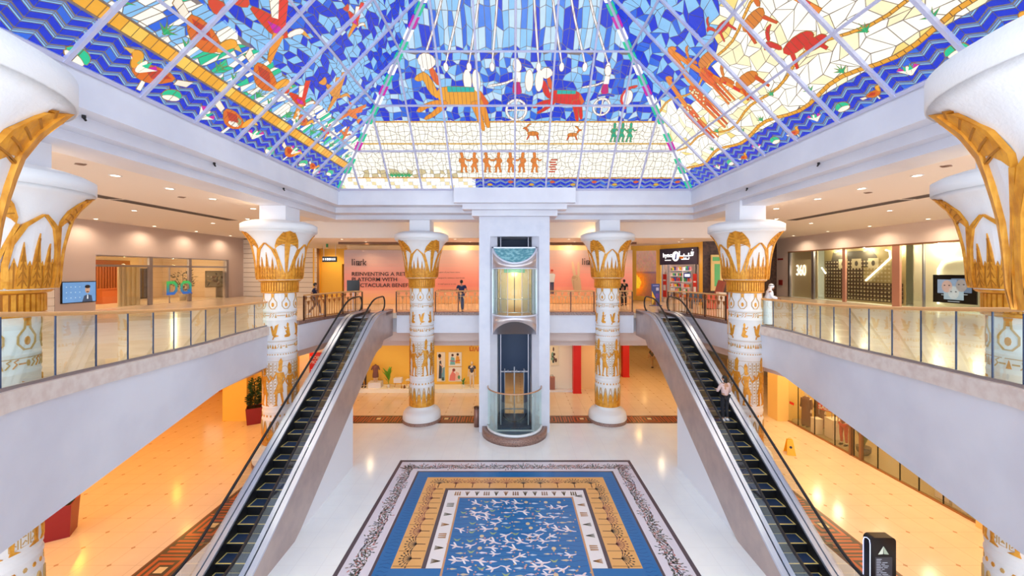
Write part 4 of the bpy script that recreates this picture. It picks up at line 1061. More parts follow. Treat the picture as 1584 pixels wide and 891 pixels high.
m = MB(); m.raw([(XC+(R-.06)*cos(pi+pi*i/n), CYc+(R-.06)*sin(pi+pi*i/n), EYE+.13) for i in range(n+1)]+[(XC+.85, CYc+1.3, EYE+.13), (XC-.85, CYc+1.3, EYE+.13)], [tuple(range(n+2, -1, -1))])
for i in range(9): t = pi+pi*(i+.5)/9; m.tube([(XC+.95*cos(t), CYc+.95*sin(t), EYE+.13), (XC+.95*cos(t), CYc+.95*sin(t), EYE+.11)], .035, 8, 1)
m.build('cabin_ceiling', [M_SATIN, M_GLAMP], cab)
light('POINT', (XC, CYc+.2, EYE-.15), 18, (1, .82, .55), .15, name='cabin_lamp', parent=cab)
# =====================================================================
# FLOOR MOSAIC
# =====================================================================
def mosaic():
    m = MB(); rg = random.Random(8)
    far, near = 16.59, 6.2
    def rect(x0, x1, y0, y1, z, c): m.face([(XC+x0, y0, z), (XC+x1, y0, z), (XC+x1, y1, z), (XC+x0, y1, z)], 0, lin(c))
    GREY = (88, 76, 84); WH = (222, 216, 226); BL = (38, 110, 172); OR = (228, 172, 106); CW = (232, 226, 226)
    rect(-4.9, 4.9, near, far, .004, GREY); rect(-4.77, 4.77, near+.13, far-.16, .006, WH)
    rect(-3.95, 3.95, near+1.0, 15.68, .008, GREY); rect(-3.87, 3.87, near+1.08, 15.6, .010, BL)
    rect(-3.43, 3.43, 10.54, 15.2, .012, OR); rect(-2.6, 2.6, 10.54, 14.42, .014, GREY); rect(-2.48, 2.48, 10.54, 14.30, .016, CW); rect(-2.05, 2.05, near+1.6, 13.87, .018, (200, 150, 110)); rect(-1.99, 1.99, near+1.66, 13.81, .020, BL)
    def poly(p, z, c):
        p = ccw(p); m.face([(XC+a, b, z) for a, b in p], 0, lin(c))
    # tesserae tints in the blue pool: wavy darker lines
    for i in range(36):
        y = near+1.8+i*.2
        if y < 13.7: poly(stroke([(-1.95+k*.13, y+.03*sin(k*1.3+i)) for k in range(31)], .018), .0205, (24, 84, 146))
    for i in range(60):
        y = near+1.15+i*.14
        for sx in (-1, 1):
            if y < 15.3: poly(stroke([(sx*3.47+sx*k*.1, y+.03*sin(k*2+i)) for k in range(4)], .018), .0125, (24, 84, 146))
    # birds, fish and water plants of the pool
    def gbird(x, y, s, r, z=.022):
        for p, c in (([(-.5,0),(-.1,.1),(.3,.04),(.55,.12),(.6,.06),(.32,-.06),(-.1,-.08)], (232, 218, 222)), ([(-.05,.04),(-.34,.30),(-.22,.36),(.12,.06)], (240, 232, 234)), ([(-.02,-.04),(-.16,-.30),(-.02,-.3),(.16,-.02)], (226, 206, 206)), ([(-.5,.02),(-.7,.1),(-.68,-.08)], (206, 150, 150))):
            poly(xf(smoothpoly(p), s*1.15, x, y, rot=r), z, c); z += .0004
    def fish(x, y, s, fl):
        poly(xf([(-.4,0),(-.1,.14),(.3,.06),(.5,.0),(.3,-.06),(-.1,-.14)], s, x, y, fl), .022, rg.choice([(222, 214, 224), (206, 190, 160), (190, 206, 222)])); poly(xf([(-.38,0),(-.6,.14),(-.6,-.14)], s, x, y, fl), .0224, (206, 150, 130))
    k = 0
    yy = near+1.9
    while yy < 13.6:
        for j in range(11):
            x = -1.8+j*.36+rg.uniform(-.08, .08)+(.1 if k % 2 else 0); y = yy+rg.uniform(-.07, .07)
            if abs(x) > 1.8: continue
            r = rg.random()
            if r < .42: gbird(x, y, rg.uniform(.3, .42), rg.uniform(-.6, .6)+(pi if rg.random() < .3 else 0))
            elif r < .75: fish(x, y, rg.uniform(.22, .3), rg.random() < .5)
            elif r < .9: poly(xf([(-.1,0),(-.3,.3),(0,.14),(.3,.3),(.1,0)], .4, x, y), .022, (150, 170, 120)); 
            else: poly(ell(x, y, .07, .07, 8), .022, (214, 190, 150)); 
            if rg.random() < .5: poly(ell(x+.2, y+.12, .03, .03, 6), .0222, (206, 170, 110))
        yy += .27; k += 1
    # white band: clumps of reeds and pots
    for i in range(26):
        if i < 13: x, y, r = -2.1+i*.35, 14.08, 0
        else:
            q = (i-13); x, y, r = (-2.26 if q % 2 else 2.26), 10.8+(q//2)*.52, (pi/2 if q % 2 else -pi/2)
        c = rg.choice([(110, 96, 70), (168, 120, 74), (110, 110, 100), (150, 116, 90)])
        if i % 3:
            for t in (-.5, -.25, 0, .25, .5): poly(xf(stroke([(0,-.13), (t*.16, .13)], .022), 1, x, y, rot=r), .018, c)
        else:
            for t in (-.08, 0, .08): poly(xf([(t-.03,-.12),(t+.03,-.12),(t+.02,.12),(t-.02,.12)], 1, x, y, rot=r), .018, c)
    # orange band: rows of trees
    def tree(x, y, s, r, z):
        c = rg.choice([(150, 92, 84), (96, 82, 70), (170, 106, 86), (110, 96, 86)])
        poly(xf(stroke([(0,-.4),(.01,0)], .04), s, x, y, rot=r), z, (110, 70, 56))
        for q in range(9):
            a = pi*(q+.5)/9; e = (cos(a)*.42, .0+sin(a)*.36)
            poly(xf(stroke([(0,-.06), (e[0]*.5, e[1]*.6), e], [.03, .022, .014]), s, x, y, rot=r), z+.0003, c)
            poly(xf(ell(e[0], e[1], .05, .035, 6, a), s, x, y, rot=r), z+.0005, c); poly(xf(ell(e[0]*.6, e[1]*.66, .04, .03, 6), s, x, y, rot=r), z+.0006, c)
    for i in range(10): tree(-2.9+i*.64, 14.78, .78, 0, .014)
    for i in range(7):
        for sx in (-1, 1): tree(sx*3.0, 10.9+i*.58, .78, -sx*pi/2, .014)
        for sx in (-1, 1): poly([(sx*2.62, 10.62+i*.58-.012), (sx*3.4, 10.62+i*.58-.012), (sx*3.4, 10.62+i*.58+.012), (sx*2.62, 10.62+i*.58+.012)], .0135, (150, 104, 66))
    # outer white band: tangled shrubs
    def shrub(x, y, s, r):
        z = .008
        cs = [(110, 116, 108), (96, 100, 120), (196, 120, 110), (140, 124, 112), (74, 92, 84)]
        for q in range(11):
            a = pi*(q+.5)/11+rg.uniform(-.1, .1); L = rg.uniform(.38, .56); c = rg.choice(cs)
            mid = (cos(a)*L*.5+rg.uniform(-.05, .05), sin(a)*L*.5-.2); e = (cos(a)*L, sin(a)*L-.2)
            poly(xf(stroke([(0,-.2), mid, e], [.02, .016, .01]), s, x, y, rot=r), z, c)
            for t in (.45, .62, .8, 1.0):
                px_, py_ = cos(a)*L*t, sin(a)*L*t-.2
                poly(xf(ell(px_+rg.uniform(-.03, .03), py_+rg.uniform(-.03, .03), (.06), .023, 6, a+rg.uniform(-1, 1)), s, x, y, rot=r), z+.0004, rg.choice(cs))
    for i in range(16): shrub(-4.4+i*.59, 16.02, .8, pi if i % 4 == 3 else 0)
    for i in range(17):
        for sx in (-1, 1): shrub(sx*4.36, 6.7+i*.57, .86, -sx*pi/2+(pi if i % 3 == 2 else 0))
    o = m.build('floor_mosaic', M_MOS); return tag(o, 'large rectangular floor mosaic, blue pool of birds framed in orange and white', 'floor mosaic')
mosaic()
# =====================================================================
# BALUSTRADES
# =====================================================================
def glass_balustrade(E, label):
    root = thing('glass_balustrade', label, 'balustrade', (E[1][0], E[1][1], E[1][2]))
    o = Vector(E[1][:3])
    P = [Vector((p[0], p[1], p[2]))-o for p in E]; T = [Vector((p[0], p[1], p[3]))-o for p in E]
    m = MB(); m.tube(T, .045, 10); m.build('handrail', M_WOODR, root)
    m = MB()
    for a, b in zip(P, P[1:]): m.beam(a+Vector((0,0,.03)), b+Vector((0,0,.03)), .05, .07)
    m.build('base_channel', M_STEEL, root)
    for a, b, ta, tb in zip(P, P[1:], T, T[1:]):
        d = (b-a).normalized(); a2 = a+d*.02; b2 = b-d*.02; ta2 = ta+d*.02; tb2 = tb-d*.02
        n = Vector((-d.y, d.x, 0)).normalized()*.006; m = MB()
        v = [a2+n, b2+n, tb2+n-Vector((0,0,.05)), ta2+n-Vector((0,0,.05)), a2-n, b2-n, tb2-n-Vector((0,0,.05)), ta2-n-Vector((0,0,.05))]
        m.raw(v, [(0,1,2,3), (7,6,5,4), (0,4,5,1), (2,6,7,3)]); m.build('glass_panel', M_GL, root)
    for a, t in zip(P[1:], T[1:]):
        m = MB(); m.beam(a, t-Vector((0,0,.04)), .016, .03, up=(1,0,0)); m.build('glass_joint', M_NAVY, root)
    return root
glass_balustrade(EL, 'glass balustrade with oak handrail along the left balcony')
glass_balustrade(ER, 'glass balustrade with oak handrail along the right balcony')
# ornamental metal railing
def baluster_panel(L, H):
    m = MB(); n = max(2, int(L/.17)); sp = L/n
    m.box(0, L, -.02, .02, .06, .10); m.box(0, L, -.015, .015, H-.30, H-.275)
    for i in range(n):
        x = sp*(i+.5); tall = i % 2 == 0; zt = H-.12 if tall else H-.34
        m.box(x-.013, x+.013, -.013, .013, .08, zt-.1)
        # papyrus head
        m.slab([(-.012,-.12),(-.07,.0),(-.05,.035),(0,.015),(.05,.035),(.07,.0),(.012,-.12)], (x, -.02, zt), (1,0,0), (0,0,1), -.04)
        m.slab(ell(0, .05, .022, .03, 8), (x, -.02, zt), (1,0,0), (0,0,1), -.03)
    return m
def railing(pts, label, z=UP+.05, H=1.14, H0=None):
    o = Vector((pts[0][0], pts[0][1], z)); root = thing('ornamental_railing', label, 'railing', o)
    top = [Vector((p[0], p[1], z+H))-o for p in pts]
    m = MB(); m.tube(top, .038, 8); m.build('handrail', M_WOODR, root)
    for a, b in zip(pts, pts[1:]):
        a = Vector((a[0], a[1], z))-o; b = Vector((b[0], b[1], z))-o; L = (b-a).length; k = max(1, int(round(L/1.25))); ang = atan2(b.y-a.y, b.x-a.x)
        for i in range(k):
            p = a+(b-a)*i/k; q = baluster_panel(L/k-.06, H).build('baluster_panel', M_BRASS, root); q.location = p+(b-a).normalized()*.03; q.rotation_euler = (0,0,ang)
            m = MB(); m.box(-.03, .03, -.03, .03, 0, H-.03); m.build('post', M_BRONZE, root, loc=p)
    m = MB(); m.box(-.03, .03, -.03, .03, 0, H-.03); m.build('post', M_BRONZE, root, loc=Vector((pts[-1][0], pts[-1][1], z))-o)
    return root
railing([(-9.44, 17.6), (-9.15, 19.0), (-8.85, 20.3), (-8.45, 20.95), (-8.15, 21.1)], 'ornate brass railing between the left escalator and the column beside it')
railing([(8.5, 21.1), (8.75, 20.95), (9.15, 20.3), (9.45, 19.0), (9.7, 17.6)], 'ornate brass railing between the right escalator and the column beside it')
railing([(-6.35, 21.3), (-5.45, 21.3)], 'short ornate brass railing between the left escalator and the back column')
railing([(-4.2, 21.3), (-1.7, 21.3)], 'ornate brass railing left of the lift tower, a man leaning on it')
railing([(1.95, 21.3), (4.5, 21.3)], 'ornate brass railing right of the lift tower')
railing([(5.85, 21.3), (6.6, 21.3)], 'short ornate brass railing between the back right column and the right escalator')

# =====================================================================
# BACK HOARDING
# =====================================================================
HB = 27.2; hx0, hx1 = X_(534, HB), X_(978, HB)
zt = EYE+1.46
m = MB(); n = 40; nz = 16
grad = [(UP, (250, 190, 120)), (UP+.8, (250, 178, 140)), (UP+1.2, (244, 150, 134)), (UP+2.0, (238, 160, 146)), (UP+2.8, (214, 170, 160)), (zt, (190, 168, 166))]
def gcol(z):
    for (a, ca), (b, cb) in zip(grad, grad[1:]):
        if z <= b: t = (z-a)/(b-a); return tuple(ca[i]+(cb[i]-ca[i])*t for i in range(3))
    return grad[-1][1]
hy = lambda x: HB+.25*cos((x-XC)/7.5*pi/2)
for i in range(n):
    for j in range(nz):
        xa = hx0+(hx1-hx0)*i/n; xb = hx0+(hx1-hx0)*(i+1)/n; za = UP+(zt-UP)*j/nz; zb = UP+(zt-UP)*(j+1)/nz
        m.face([(xa, hy(xa), za), (xb, hy(xb), za), (xb, hy(xb), zb), (xa, hy(xa), zb)], 0, lin(gcol((za+zb)/2)))
hoard = m.build('printed_hoarding', M_PRINT); tag(hoard, 'long curved hoarding printed in a grey to pink fade with black lettering, behind the lift', 'hoarding')
m = MB(); m.box(hx0, hx1, HB+.3, HB+.5, UP, zt+.35); m.box(hx0, hx1, HB+.26, HB+.3, zt+.0, zt+.04); m.build('backing_panel', mat('hoarding_back', (240, 200, 150), .6), hoard)
# text lies just before the curved face, cut to short runs
def htext(s, xpx, ypx, cap, parent=hoard, m_=None, name='lettering', bold=.0, sx=1):
    x = X_(xpx, HB-.3); z = Z_(ypx, HB-.3)
    y = min(hy(x), hy(x+2))-.05
    return text(s, cap/.7, (x, y, z), (pi/2, 0, 0), m_ or mat('dark_print', (52, 36, 40), .6), parent, name, .003, sx=sx, bold=bold)
PXM = 27.0/600
htext('REINVENTING A RETAIL', 543, 426.5, 5.6*PXM, bold=.006, sx=1.13); htext('PLATFORM WITH', 543, 435, 5.6*PXM, bold=.006, sx=1.13); htext('SPECTACULAR BENEFITS', 543, 444, 5.6*PXM, bold=.006, sx=1.13)
def logo(xpx, ypx, cut=False):
    u = 1.35*PXM/1.0; m = MB(); x0 = X_(xpx, HB-.3); z0 = Z_(ypx, HB-.3); y = hy(x0+.4)-.05
    def R(a, b, c, d): m.box(x0+a*u, x0+b*u, y-.01, y, z0+c*u, z0+d*u)
    R(0, 1, 0, 7.4); R(2.4, 3.4, 0, 5); R(2.4, 3.4, 6.2, 7.4)
    R(4.8, 5.8, 0, 5); R(4.8, 8.8, 4.2, 5); R(7.8, 8.8, 1.4, 5); R(6.8, 8.8, .9, 1.8); R(6.6, 7.4, .9, 3.4); R(9.8, 10.7, 0, 5); R(6.2, 10.7, 0, .8); R(9.8, 12, 4.2, 5)
    if not cut:
        R(12.6, 13.6, 0, 7.4)
        m.slab([(13.6*u, 2.2*u), (15.6*u, 5*u), (16.9*u, 5*u), (14.6*u, 2.4*u), (17*u, 0), (15.7*u, 0), (13.6*u, 1.9*u)], (x0, y, z0), (1,0,0), (0,0,1), .01)
    m.build('logo', mat('dark_print', (52, 36, 40), .6), hoard)
logo(543.5, 410.5); logo(902, 409.5)
for i, (t, y, w) in enumerate((('support of your future stores', 422, 1), ('designed for ambitious retail brands', 431, 1), ('in retail space at no cost', 440.5, 1), ('in physical and digital stores', 449.5, 1))):
    htext(t, (676, 676, 676, 676)[i], y, 2.0*PXM)
# printed victory hand and printed man on the hoarding
def print_poly(ps, xpx, ypx, s, name):
    m = MB(); x0 = X_(xpx, HB-.3); z0 = Z_(ypx, HB-.3); y = hy(x0)-.03
    for c, p in ps:
        p = ccw(p); m.face([(x0+a*s, y, z0+b*s) for a, b in p], 0, lin(c)); y -= .003
    return m.build(name, M_PRINT, hoard)
print_poly([((206, 176, 138), smoothpoly([(-.1,0),(.28,0),(.24,.5),(.2,.72),(.1,.9),(-.14,.9),(-.26,.7),(-.24,.5)])), ((214, 186, 150), smoothpoly([(-.16,.8),(-.26,1.5),(-.2,1.62),(-.13,1.5),(.0,.85)])), ((214, 186, 150), smoothpoly([(.04,.85),(.06,1.5),(.11,1.6),(.16,1.5),(.2,.8)])),
    ((186, 154, 118), smoothpoly([(-.24,.7),(-.1,.66),(.0,.74),(-.02,.84),(-.2,.84)])), ((170, 138, 104), stroke([(-.12,.1),(-.14,.6)], .02)), ((170, 138, 104), stroke([(.02,.8),(.06,.66),(.0,.6)], .02))], 893, 452, 1.35, 'hand_print')
print_poly([((60, 66, 96), [(-.12,0),(-.03,0),(-.01,.8),(.02,0),(.12,0),(.14,.9),(-.14,.9)]), ((214, 220, 224), [(-.16,.86),(.16,.86),(.24,1.4),(.12,1.48),(-.12,1.48),(-.24,1.4)]), ((214, 150, 120), ell(0, 1.62, .09, .12, 10)), ((190, 70, 40), ell(0, 1.7, .10, .08, 10)), ((214, 220, 224), [(-.2,1.4),(-.3,1.0),(-.2,.96),(-.12,1.3)])], 855, 455.5, .98, 'man_print')
# cove light above the hoarding
m = MB()
for i in range(20):
    xa = hx0+(hx1-hx0)*i/20; xb = hx0+(hx1-hx0)*(i+1)/20
    m.raw([(xa, hy(xa)-.9, ZL-.16), (xb, hy(xb)-.9, ZL-.16), (xb, hy(xb)-.9, ZL+.02), (xa, hy(xa)-.9, ZL+.02), (xa, hy(xa)-.85, ZL-.16), (xb, hy(xb)-.85, ZL-.16), (xb, hy(xb)-.85, ZL+.02), (xa, hy(xa)-.85, ZL+.02)], [(0,1,2,3), (5,4,7,6), (0,4,5,1)])
struct(m.build('trim_15', mat('shadow_gap_bronze', (120, 84, 60), .6)))
for i in range(6):
    o = light('POINT', (-6+i*2.5, HB-.45, ZL-.18), 26, (1, .8, .5), .08, name='cove_lamp', parent=hoard)

# =====================================================================
# CEILING FITTINGS
# =====================================================================
def downlight_mesh(r):
    m = MB(); m.lathe([(r*.72, 0), (r, -.004), (r*1.05, .0), (r*1.05, .01), (r*.72, .01)], n=20, mi=0); m.lathe([(0.001, .004), (r*.74, .004)], n=20, mi=1); return m
dl_src = None
ORD = ['first', 'second', 'third', 'fourth', 'fifth', 'sixth', 'seventh', 'eighth', 'ninth', 'tenth', 'eleventh', 'twelfth', 'thirteenth', 'fourteenth']
DLN = {}
def downlight(x, y, z, w, col, label, group, r=.13, spot=True):
    global dl_src
    k = DLN.get(group, 0); DLN[group] = k+1; label = '%s, %s one' % (label, ORD[k])
    if dl_src is None:
        dl_src = downlight_mesh(.13).build('downlight', [M_WHITE, M_GLAMP]); o = dl_src
    else: o = dl_src.copy(); COL.objects.link(o)
    o.location = (x, y, z-.012); o.scale = (r/.13, r/.13, 1); tag(o, label, 'ceiling light', group)
    if spot: light('SPOT', (0, 0, -.04), w, col, .06, 2.7, name='downlight_lamp', parent=o)
    return o
WARM = (1, .80, .58); WARMER = (1, .70, .38)
for s, nm in ((-1, 'left'), (1, 'right')):
    for j, y in enumerate((5.5, 7.5, 9.2, 11.1, 13.1, 15.0, 17.2, 19.4)):
        downlight(s*10.95+XC, y, ZC, UP_W, WARM, 'bright downlight in the %s gallery row nearest the atrium, counted from the camera' % nm, 'bright downlights of the %s gallery' % nm)
    for j, y in enumerate((6, 8, 10, 12, 13.9, 15.9, 18.4)):
        downlight(s*12.4+XC, y, ZC, UP_W, WARM, 'flat downlight in the second row of the %s gallery, counted from the camera' % nm, 'second row downlights of the %s gallery' % nm, .15, spot=j % 2 == 0)
    for j, y in enumerate((22, 25.6, 29, 32.5)):
        downlight(s*23.6, y, ZC, UP_W*1.6, WARM, 'downlight close to the %s shop wall, counted from the camera' % nm, 'shop wall downlights of the %s gallery' % nm)
    for j, (x, y) in enumerate(((18.5, 14), (18.5, 19), (18.5, 24), (15, 22))):
        downlight(s*x, y, ZC, UP_W*1.2, WARM, 'downlight between the air slot and the %s shops' % nm, 'mid downlights of the %s gallery' % nm)
for i in range(7):
    for j, y in enumerate((23.9, 26.0)):
        x = -10.5+i*3.5+(.7 if j else 0)
        downlight(x, y, ZL, BACK_W, WARMER, 'small round downlight in the low ceiling before the hoarding', 'downlights of the low back ceiling', .10, spot=j == 1 or i in (0, 6))
for i in range(5): downlight(-4.6+i*2.35, 22.3, ZC, BACK_W*1.5, WARMER, 'downlight in the ceiling strip behind the roof cornice', 'downlights behind the cornice', .11, spot=i % 2 == 0)
for (x, y) in ((11.5, 30), (14, 28), (13, 34), (15.6, 31)): downlight(x, y, ZL, BACK_W*1.3, WARMER, 'small round downlight in the low ceiling near the beauty shop', 'downlights by the beauty shop', .10)
for (x, y) in ((-14.5, 32.5), (-15.8, 33.2)): downlight(x, y, ZL, BACK_W*1.6, (1, .7, .32), 'small round downlight over the washroom lobby', 'washroom lobby downlights', .10)
downlight(-13.8, 35.6, UP+2.88, 14, (1, .75, .4), 'small downlight inside the washroom opening', 'washroom opening light', .08)
# ground floor lighting (recessed in the ceiling below the galleries)
for s, nm, c in ((-1, 'left', (1, .50, .10)), (1, 'right', (1, .66, .34))):
    for x in (11.8, 14.2 if s > 0 else 15.5):
        for y in (6.5, 10.5, 14.5, 18.5): downlight(s*x, y, UP-1.1, LOW_W*(1.0 if s < 0 else .9), c if y > 9 else WARMER, 'round downlight in the ground floor ceiling of the %s arcade' % nm, 'ground floor downlights, %s arcade' % nm)
for (x, y) in ((-19, 12), (-19, 17), (-19, 22), (-17, 25.5), (-13, 22.6)): downlight(x, y, UP-1.1, LOW_W*1.1, (1, .44, .04), 'round downlight deep in the yellow lit left arcade', 'deep left arcade downlights')
for i in range(6): downlight(-9+i*3.7, 24.6, UP-1.5, LOW_W*.75, (1, .74, .42), 'round downlight before the back ground floor shops', 'ground floor back downlights')
for (x, y) in ((9.5, 29), (12.5, 26), (10.5, 34), (13, 38), (6, 34), (12.8, 21.5)): downlight(x, y, UP-1.5 if x < 10.4 else UP-1.1, LOW_W*1.1, (1, .60, .18), 'round downlight in the yellow lit right passage', 'right passage downlights')
# linear air slots
for s, nm in ((-1, 'left'), (1, 'right')):
    for (ya, yb, q) in ((11.0, 15.9, 'near part'), (16.05, 22.6, 'far part')):
        root = thing('linear_air_slot', 'grey slotted air grille in the %s gallery ceiling, %s' % (nm, q), 'air grille', (s*16.3, ya, ZC), group='air slots')
        m = MB(); m.box(-.32, .32, 0, yb-ya, -.012, 0); m.build('frame', mat('vent_grey', (150, 138, 132), .6), root)
        m = MB()
        for i in range(4): m.box(-.27+i*.145, -.18+i*.145, .05, yb-ya-.05, -.02, -.012)
        m.build('slot', mat('vent_dark', (84, 74, 72), .7), root)
for (x, y) in ((-11.9, 10.7), (-13.2, 15.5), (12.2, 10.9), (13.4, 14.6)):
    m = MB(); m.lathe([(.001,-.03),(.08,-.03),(.11,-.01),(.11,0)], n=16); m.box(-.16, .16, -.02, .02, -.015, 0)
    tag(m.build('ceiling_sensor', mat('sensor_brown', (130, 100, 84), .6), loc=(x, y, ZC)), 'small brown ceiling sensor plate, %s gallery, %s' % ('left' if x < 0 else 'right', 'nearer one' if y < 12 else 'farther one'), 'sensor')
# hanging sign and exit sign
sg = thing('hanging_sign', 'black hanging direction sign with white marks before the washroom lobby', 'sign', (X_(510, 29), 29, ZL))
m = MB(); w = 22/600*29/2; zc = Z_(401, 29)-ZL; m.box(-w, w, -.06, .06, zc-.21, zc+.2); m.build('board', M_BLACK, sg)
m = MB(); m.box(-.45, -.43, -.01, .01, zc+.2, 0); m.box(.43, .45, -.01, .01, zc+.2, 0); m.build('hanger', M_STEEL, sg)
m = MB(); 
for a, b in ((-.9, -.78), (-.62, -.5), (-.4, -.1), (-.05, .2), (.3, .42), (.5, .62), (.72, .84)): m.box(w*a, w*b, -.07, -.06, zc-.08, zc+.08)
m.build('white_mark', mat('lit_white_mark', (240, 240, 240), .5, emit=((255, 255, 255), .5)), sg)
m = MB(); m.box(-.32, .32, -.05, .05, -.34, -.12); m.box(-.01, .01, -.01, .01, -.12, 0); o = m.build('exit_sign', mat('green_exit_sign', (40, 120, 60), .4, emit=((60, 170, 80), .3)), loc=(X_(1080, 27), 27, ZC-.0)); tag(o, 'small green exit sign under the ceiling by the beauty shop', 'exit sign')
m = MB(); m.box(-.07, .07, -.02, .02, -.05, .2); tag(m.build('emergency_light', mat('green_sign_small', (50, 130, 70), .5), loc=(X_(506, 28), 28, ZL-.2)), 'small green emergency light above the hanging sign', 'emergency light')

# =====================================================================
# UPPER GALLERY, LEFT
# =====================================================================
def on_left(y0, z0, w, h, d=.06):   # box fixed to the left shop wall
    return (XL, XL+d, y0, y0+w, z0, z0+h)
yA, yB = D_at(93, XL), D_at(147, XL)
scr = thing('wall_screen', 'wide wall screen showing a smiling man in a suit on a blue ground, left gallery', 'screen', (XL, yA, EYE-1.8))
m = MB(); m.box(0, .08, 0, yB-yA, 0, 1.2); m.build('frame', M_BLACK, scr)
m = MB(); W_ = yB-yA
def sp(y0, y1, z0, z1, c, off=.085): m.face([(off, y0, z0), (off, y1, z0), (off, y1, z1), (off, y0, z1)][::1], 0, lin(c))
sp(.04, W_-.04, .04, 1.16, (110, 158, 210))
def sfig(p, c, off): m.face([(off, a, b) for a, b in ccw(p)], 0, lin(c))
sfig([(1.0,.04),(1.55,.04),(1.5,.38),(1.3,.46),(1.1,.38)], (60, 76, 100), .087); sfig(ell(1.28,.72,.13,.2,12), (206, 160, 130), .089); sfig(ell(1.28,.9,.15,.10,12), (30, 26, 30), .091); sfig([(1.24,.2),(1.32,.2),(1.3,.44),(1.26,.44)], (236, 240, 246), .091); sfig(ell(1.28,.6,.08,.03,8), (60,40,36), .091)
for i in range(4):
    for j in range(3): sfig(ell(.22+i*.22, .3+j*.3, .03, .03, 6), (200, 226, 246), .088)
m.build('picture', M_LITP, scr)
# fashion office behind glass
yS0, yS1 = dB, dC; LS = yS1-yS0
sf = thing('glass_shopfront', 'glass shopfront with grey posts in the left gallery', 'shopfront', (XL, yS0, UP))
m = MB(); m.box(-.02, 0, 0, LS, .05, 3.2); m.build('glass_panel', M_GLS, sf)
def yl(x): return D_at(x, XL)-yS0
for xp in (231, 292, 350):
    m = MB(); m.box(-.05, .1, yl(xp)-.1, yl(xp)+.15, 0, 3.25); m.build('post', mat('grey_post', (150, 140, 140), .4, .4), sf)
m = MB(); m.box(-.05, .08, 0, LS, 2.55, 2.68); m.box(-.05, .08, 0, LS, 3.18, 3.25); m.build('transom', M_STEEL, sf)
m = MB(); m.box(-.03, .05, yl(262)-.02, yl(262)+.02, 0, 2.55); m.build('door_edge', M_STEEL, sf)
# D and Q marks fading from green to blue
m = MB()
def band(p, o_y, z0):
    for k in range(6):
        a, b = k/6, (k+1)/6; c = tuple((1-(a+b)/2)*q+(a+b)/2*r for q, r in zip((40, 90, 190), (60, 190, 70)))
        q = clip_half(clip_half(p, 0, 1, b*.98), 0, -1, -a*.98)
        if len(q) > 2: m.face([(.12, o_y+s_, z0+t_) for s_, t_ in ccw(q)], 0, lin(c))
for P_ in ([[(0,0),(.22,0),(.22,.98),(0,.98)], [(.22,.78),(.55,.78),(.7,.62),(.9,.75),(.65,.98),(.22,.98)], [(.22,0),(.65,0),(.9,.25),(.7,.36),(.55,.2),(.22,.2)], [(.7,.36),(.9,.25),(.9,.75),(.7,.62)]],
           [[(1.15,.25),(1.35,.34),(1.35,.64),(1.15,.73)], [(1.15,.73),(1.35,.64),(1.5,.78),(1.8,.78),(1.95,.64),(2.15,.73),(1.9,.98),(1.4,.98)], [(1.95,.34),(2.15,.25),(2.15,.73),(1.95,.64)], [(1.15,.25),(1.4,0),(1.9,0),(2.15,.25),(1.95,.34),(1.8,.2),(1.5,.2),(1.35,.34)], [(1.7,.3),(1.85,.36),(2.25,.0),(2.1,-.0)]]):
    for p in P_: band(p, 0, 0)
mk = m.build('entrance_logo', M_LITP, sf); mk.location = (.02, yl(254.5), EYE-1.72-UP); mk.scale = (1, 1.0, 1)
# interior
m = MB(); m.box(XL-6.3, XL-6.0, 20, 38, UP, ZC); m.box(XL-6, XL-.3, 20, 20.2, UP, ZC); m.box(XL-6, XL-.3, dC+.6, dC+.8, UP, ZC); struct(m.build('wall_office_back', mat('cream_office_wall', (226, 200, 166), .6)))
m = MB(); m.box(XL-6, XL-.02, 20, 38, UP-.02, UP+.01); m.box(XL-6, XL-.3, 20, 38, ZS+.1, ZS+.2); struct(m.build('floor_office', mat('office_cream_floor', (226, 208, 186), .3)))
wp = thing('slatted_wood_panel', 'vertical slatted wooden wall panel inside the left office', 'wall panel', (XL-5.9, 27.2, UP))
m = MB(); m.box(0, .08, 0, 3.6, 0, 3.1); m.build('backing', mat('dark_orange_wood', (150, 72, 34), .5), wp)
m = MB()
for i in range(18): m.box(.08, .14, .05+i*.2, .17+i*.2, 0, 2.8)
m.build('slat', mat('orange_wood', (186, 100, 52), .5), wp)
m = MB(); m.box(0, .7, 0, 1.8, 0, 1.0); m.box(-.04, .75, -.05, 1.85, 1.0, 1.05); tag(m.build('reception_desk', mat('terracotta_desk', (214, 112, 62), .5), loc=(XL-4.4, 26.7, UP)), 'terracotta reception desk inside the left office', 'desk')
m = MB(); m.box(0, .06, 0, 1.6, 0, 2.5); tag(m.build('dark_doorway', mat('dark_plum', (66, 56, 72), .5), loc=(XL-5.9, 30.95, UP)), 'dark plum doorway panel inside the left office', 'door')
cu_ = MB()
for i in range(9): cu_.tube([(.08*(i % 2), i*.16, 0), (.08*(i % 2), i*.16, 2.6)], .09, 8)
tag(cu_.build('curtain', mat('beige_curtain', (226, 206, 176), .7), loc=(XL-.9, yS0+yl(222)-.7, UP)), 'beige pleated curtain beside the grey post of the left office', 'curtain')
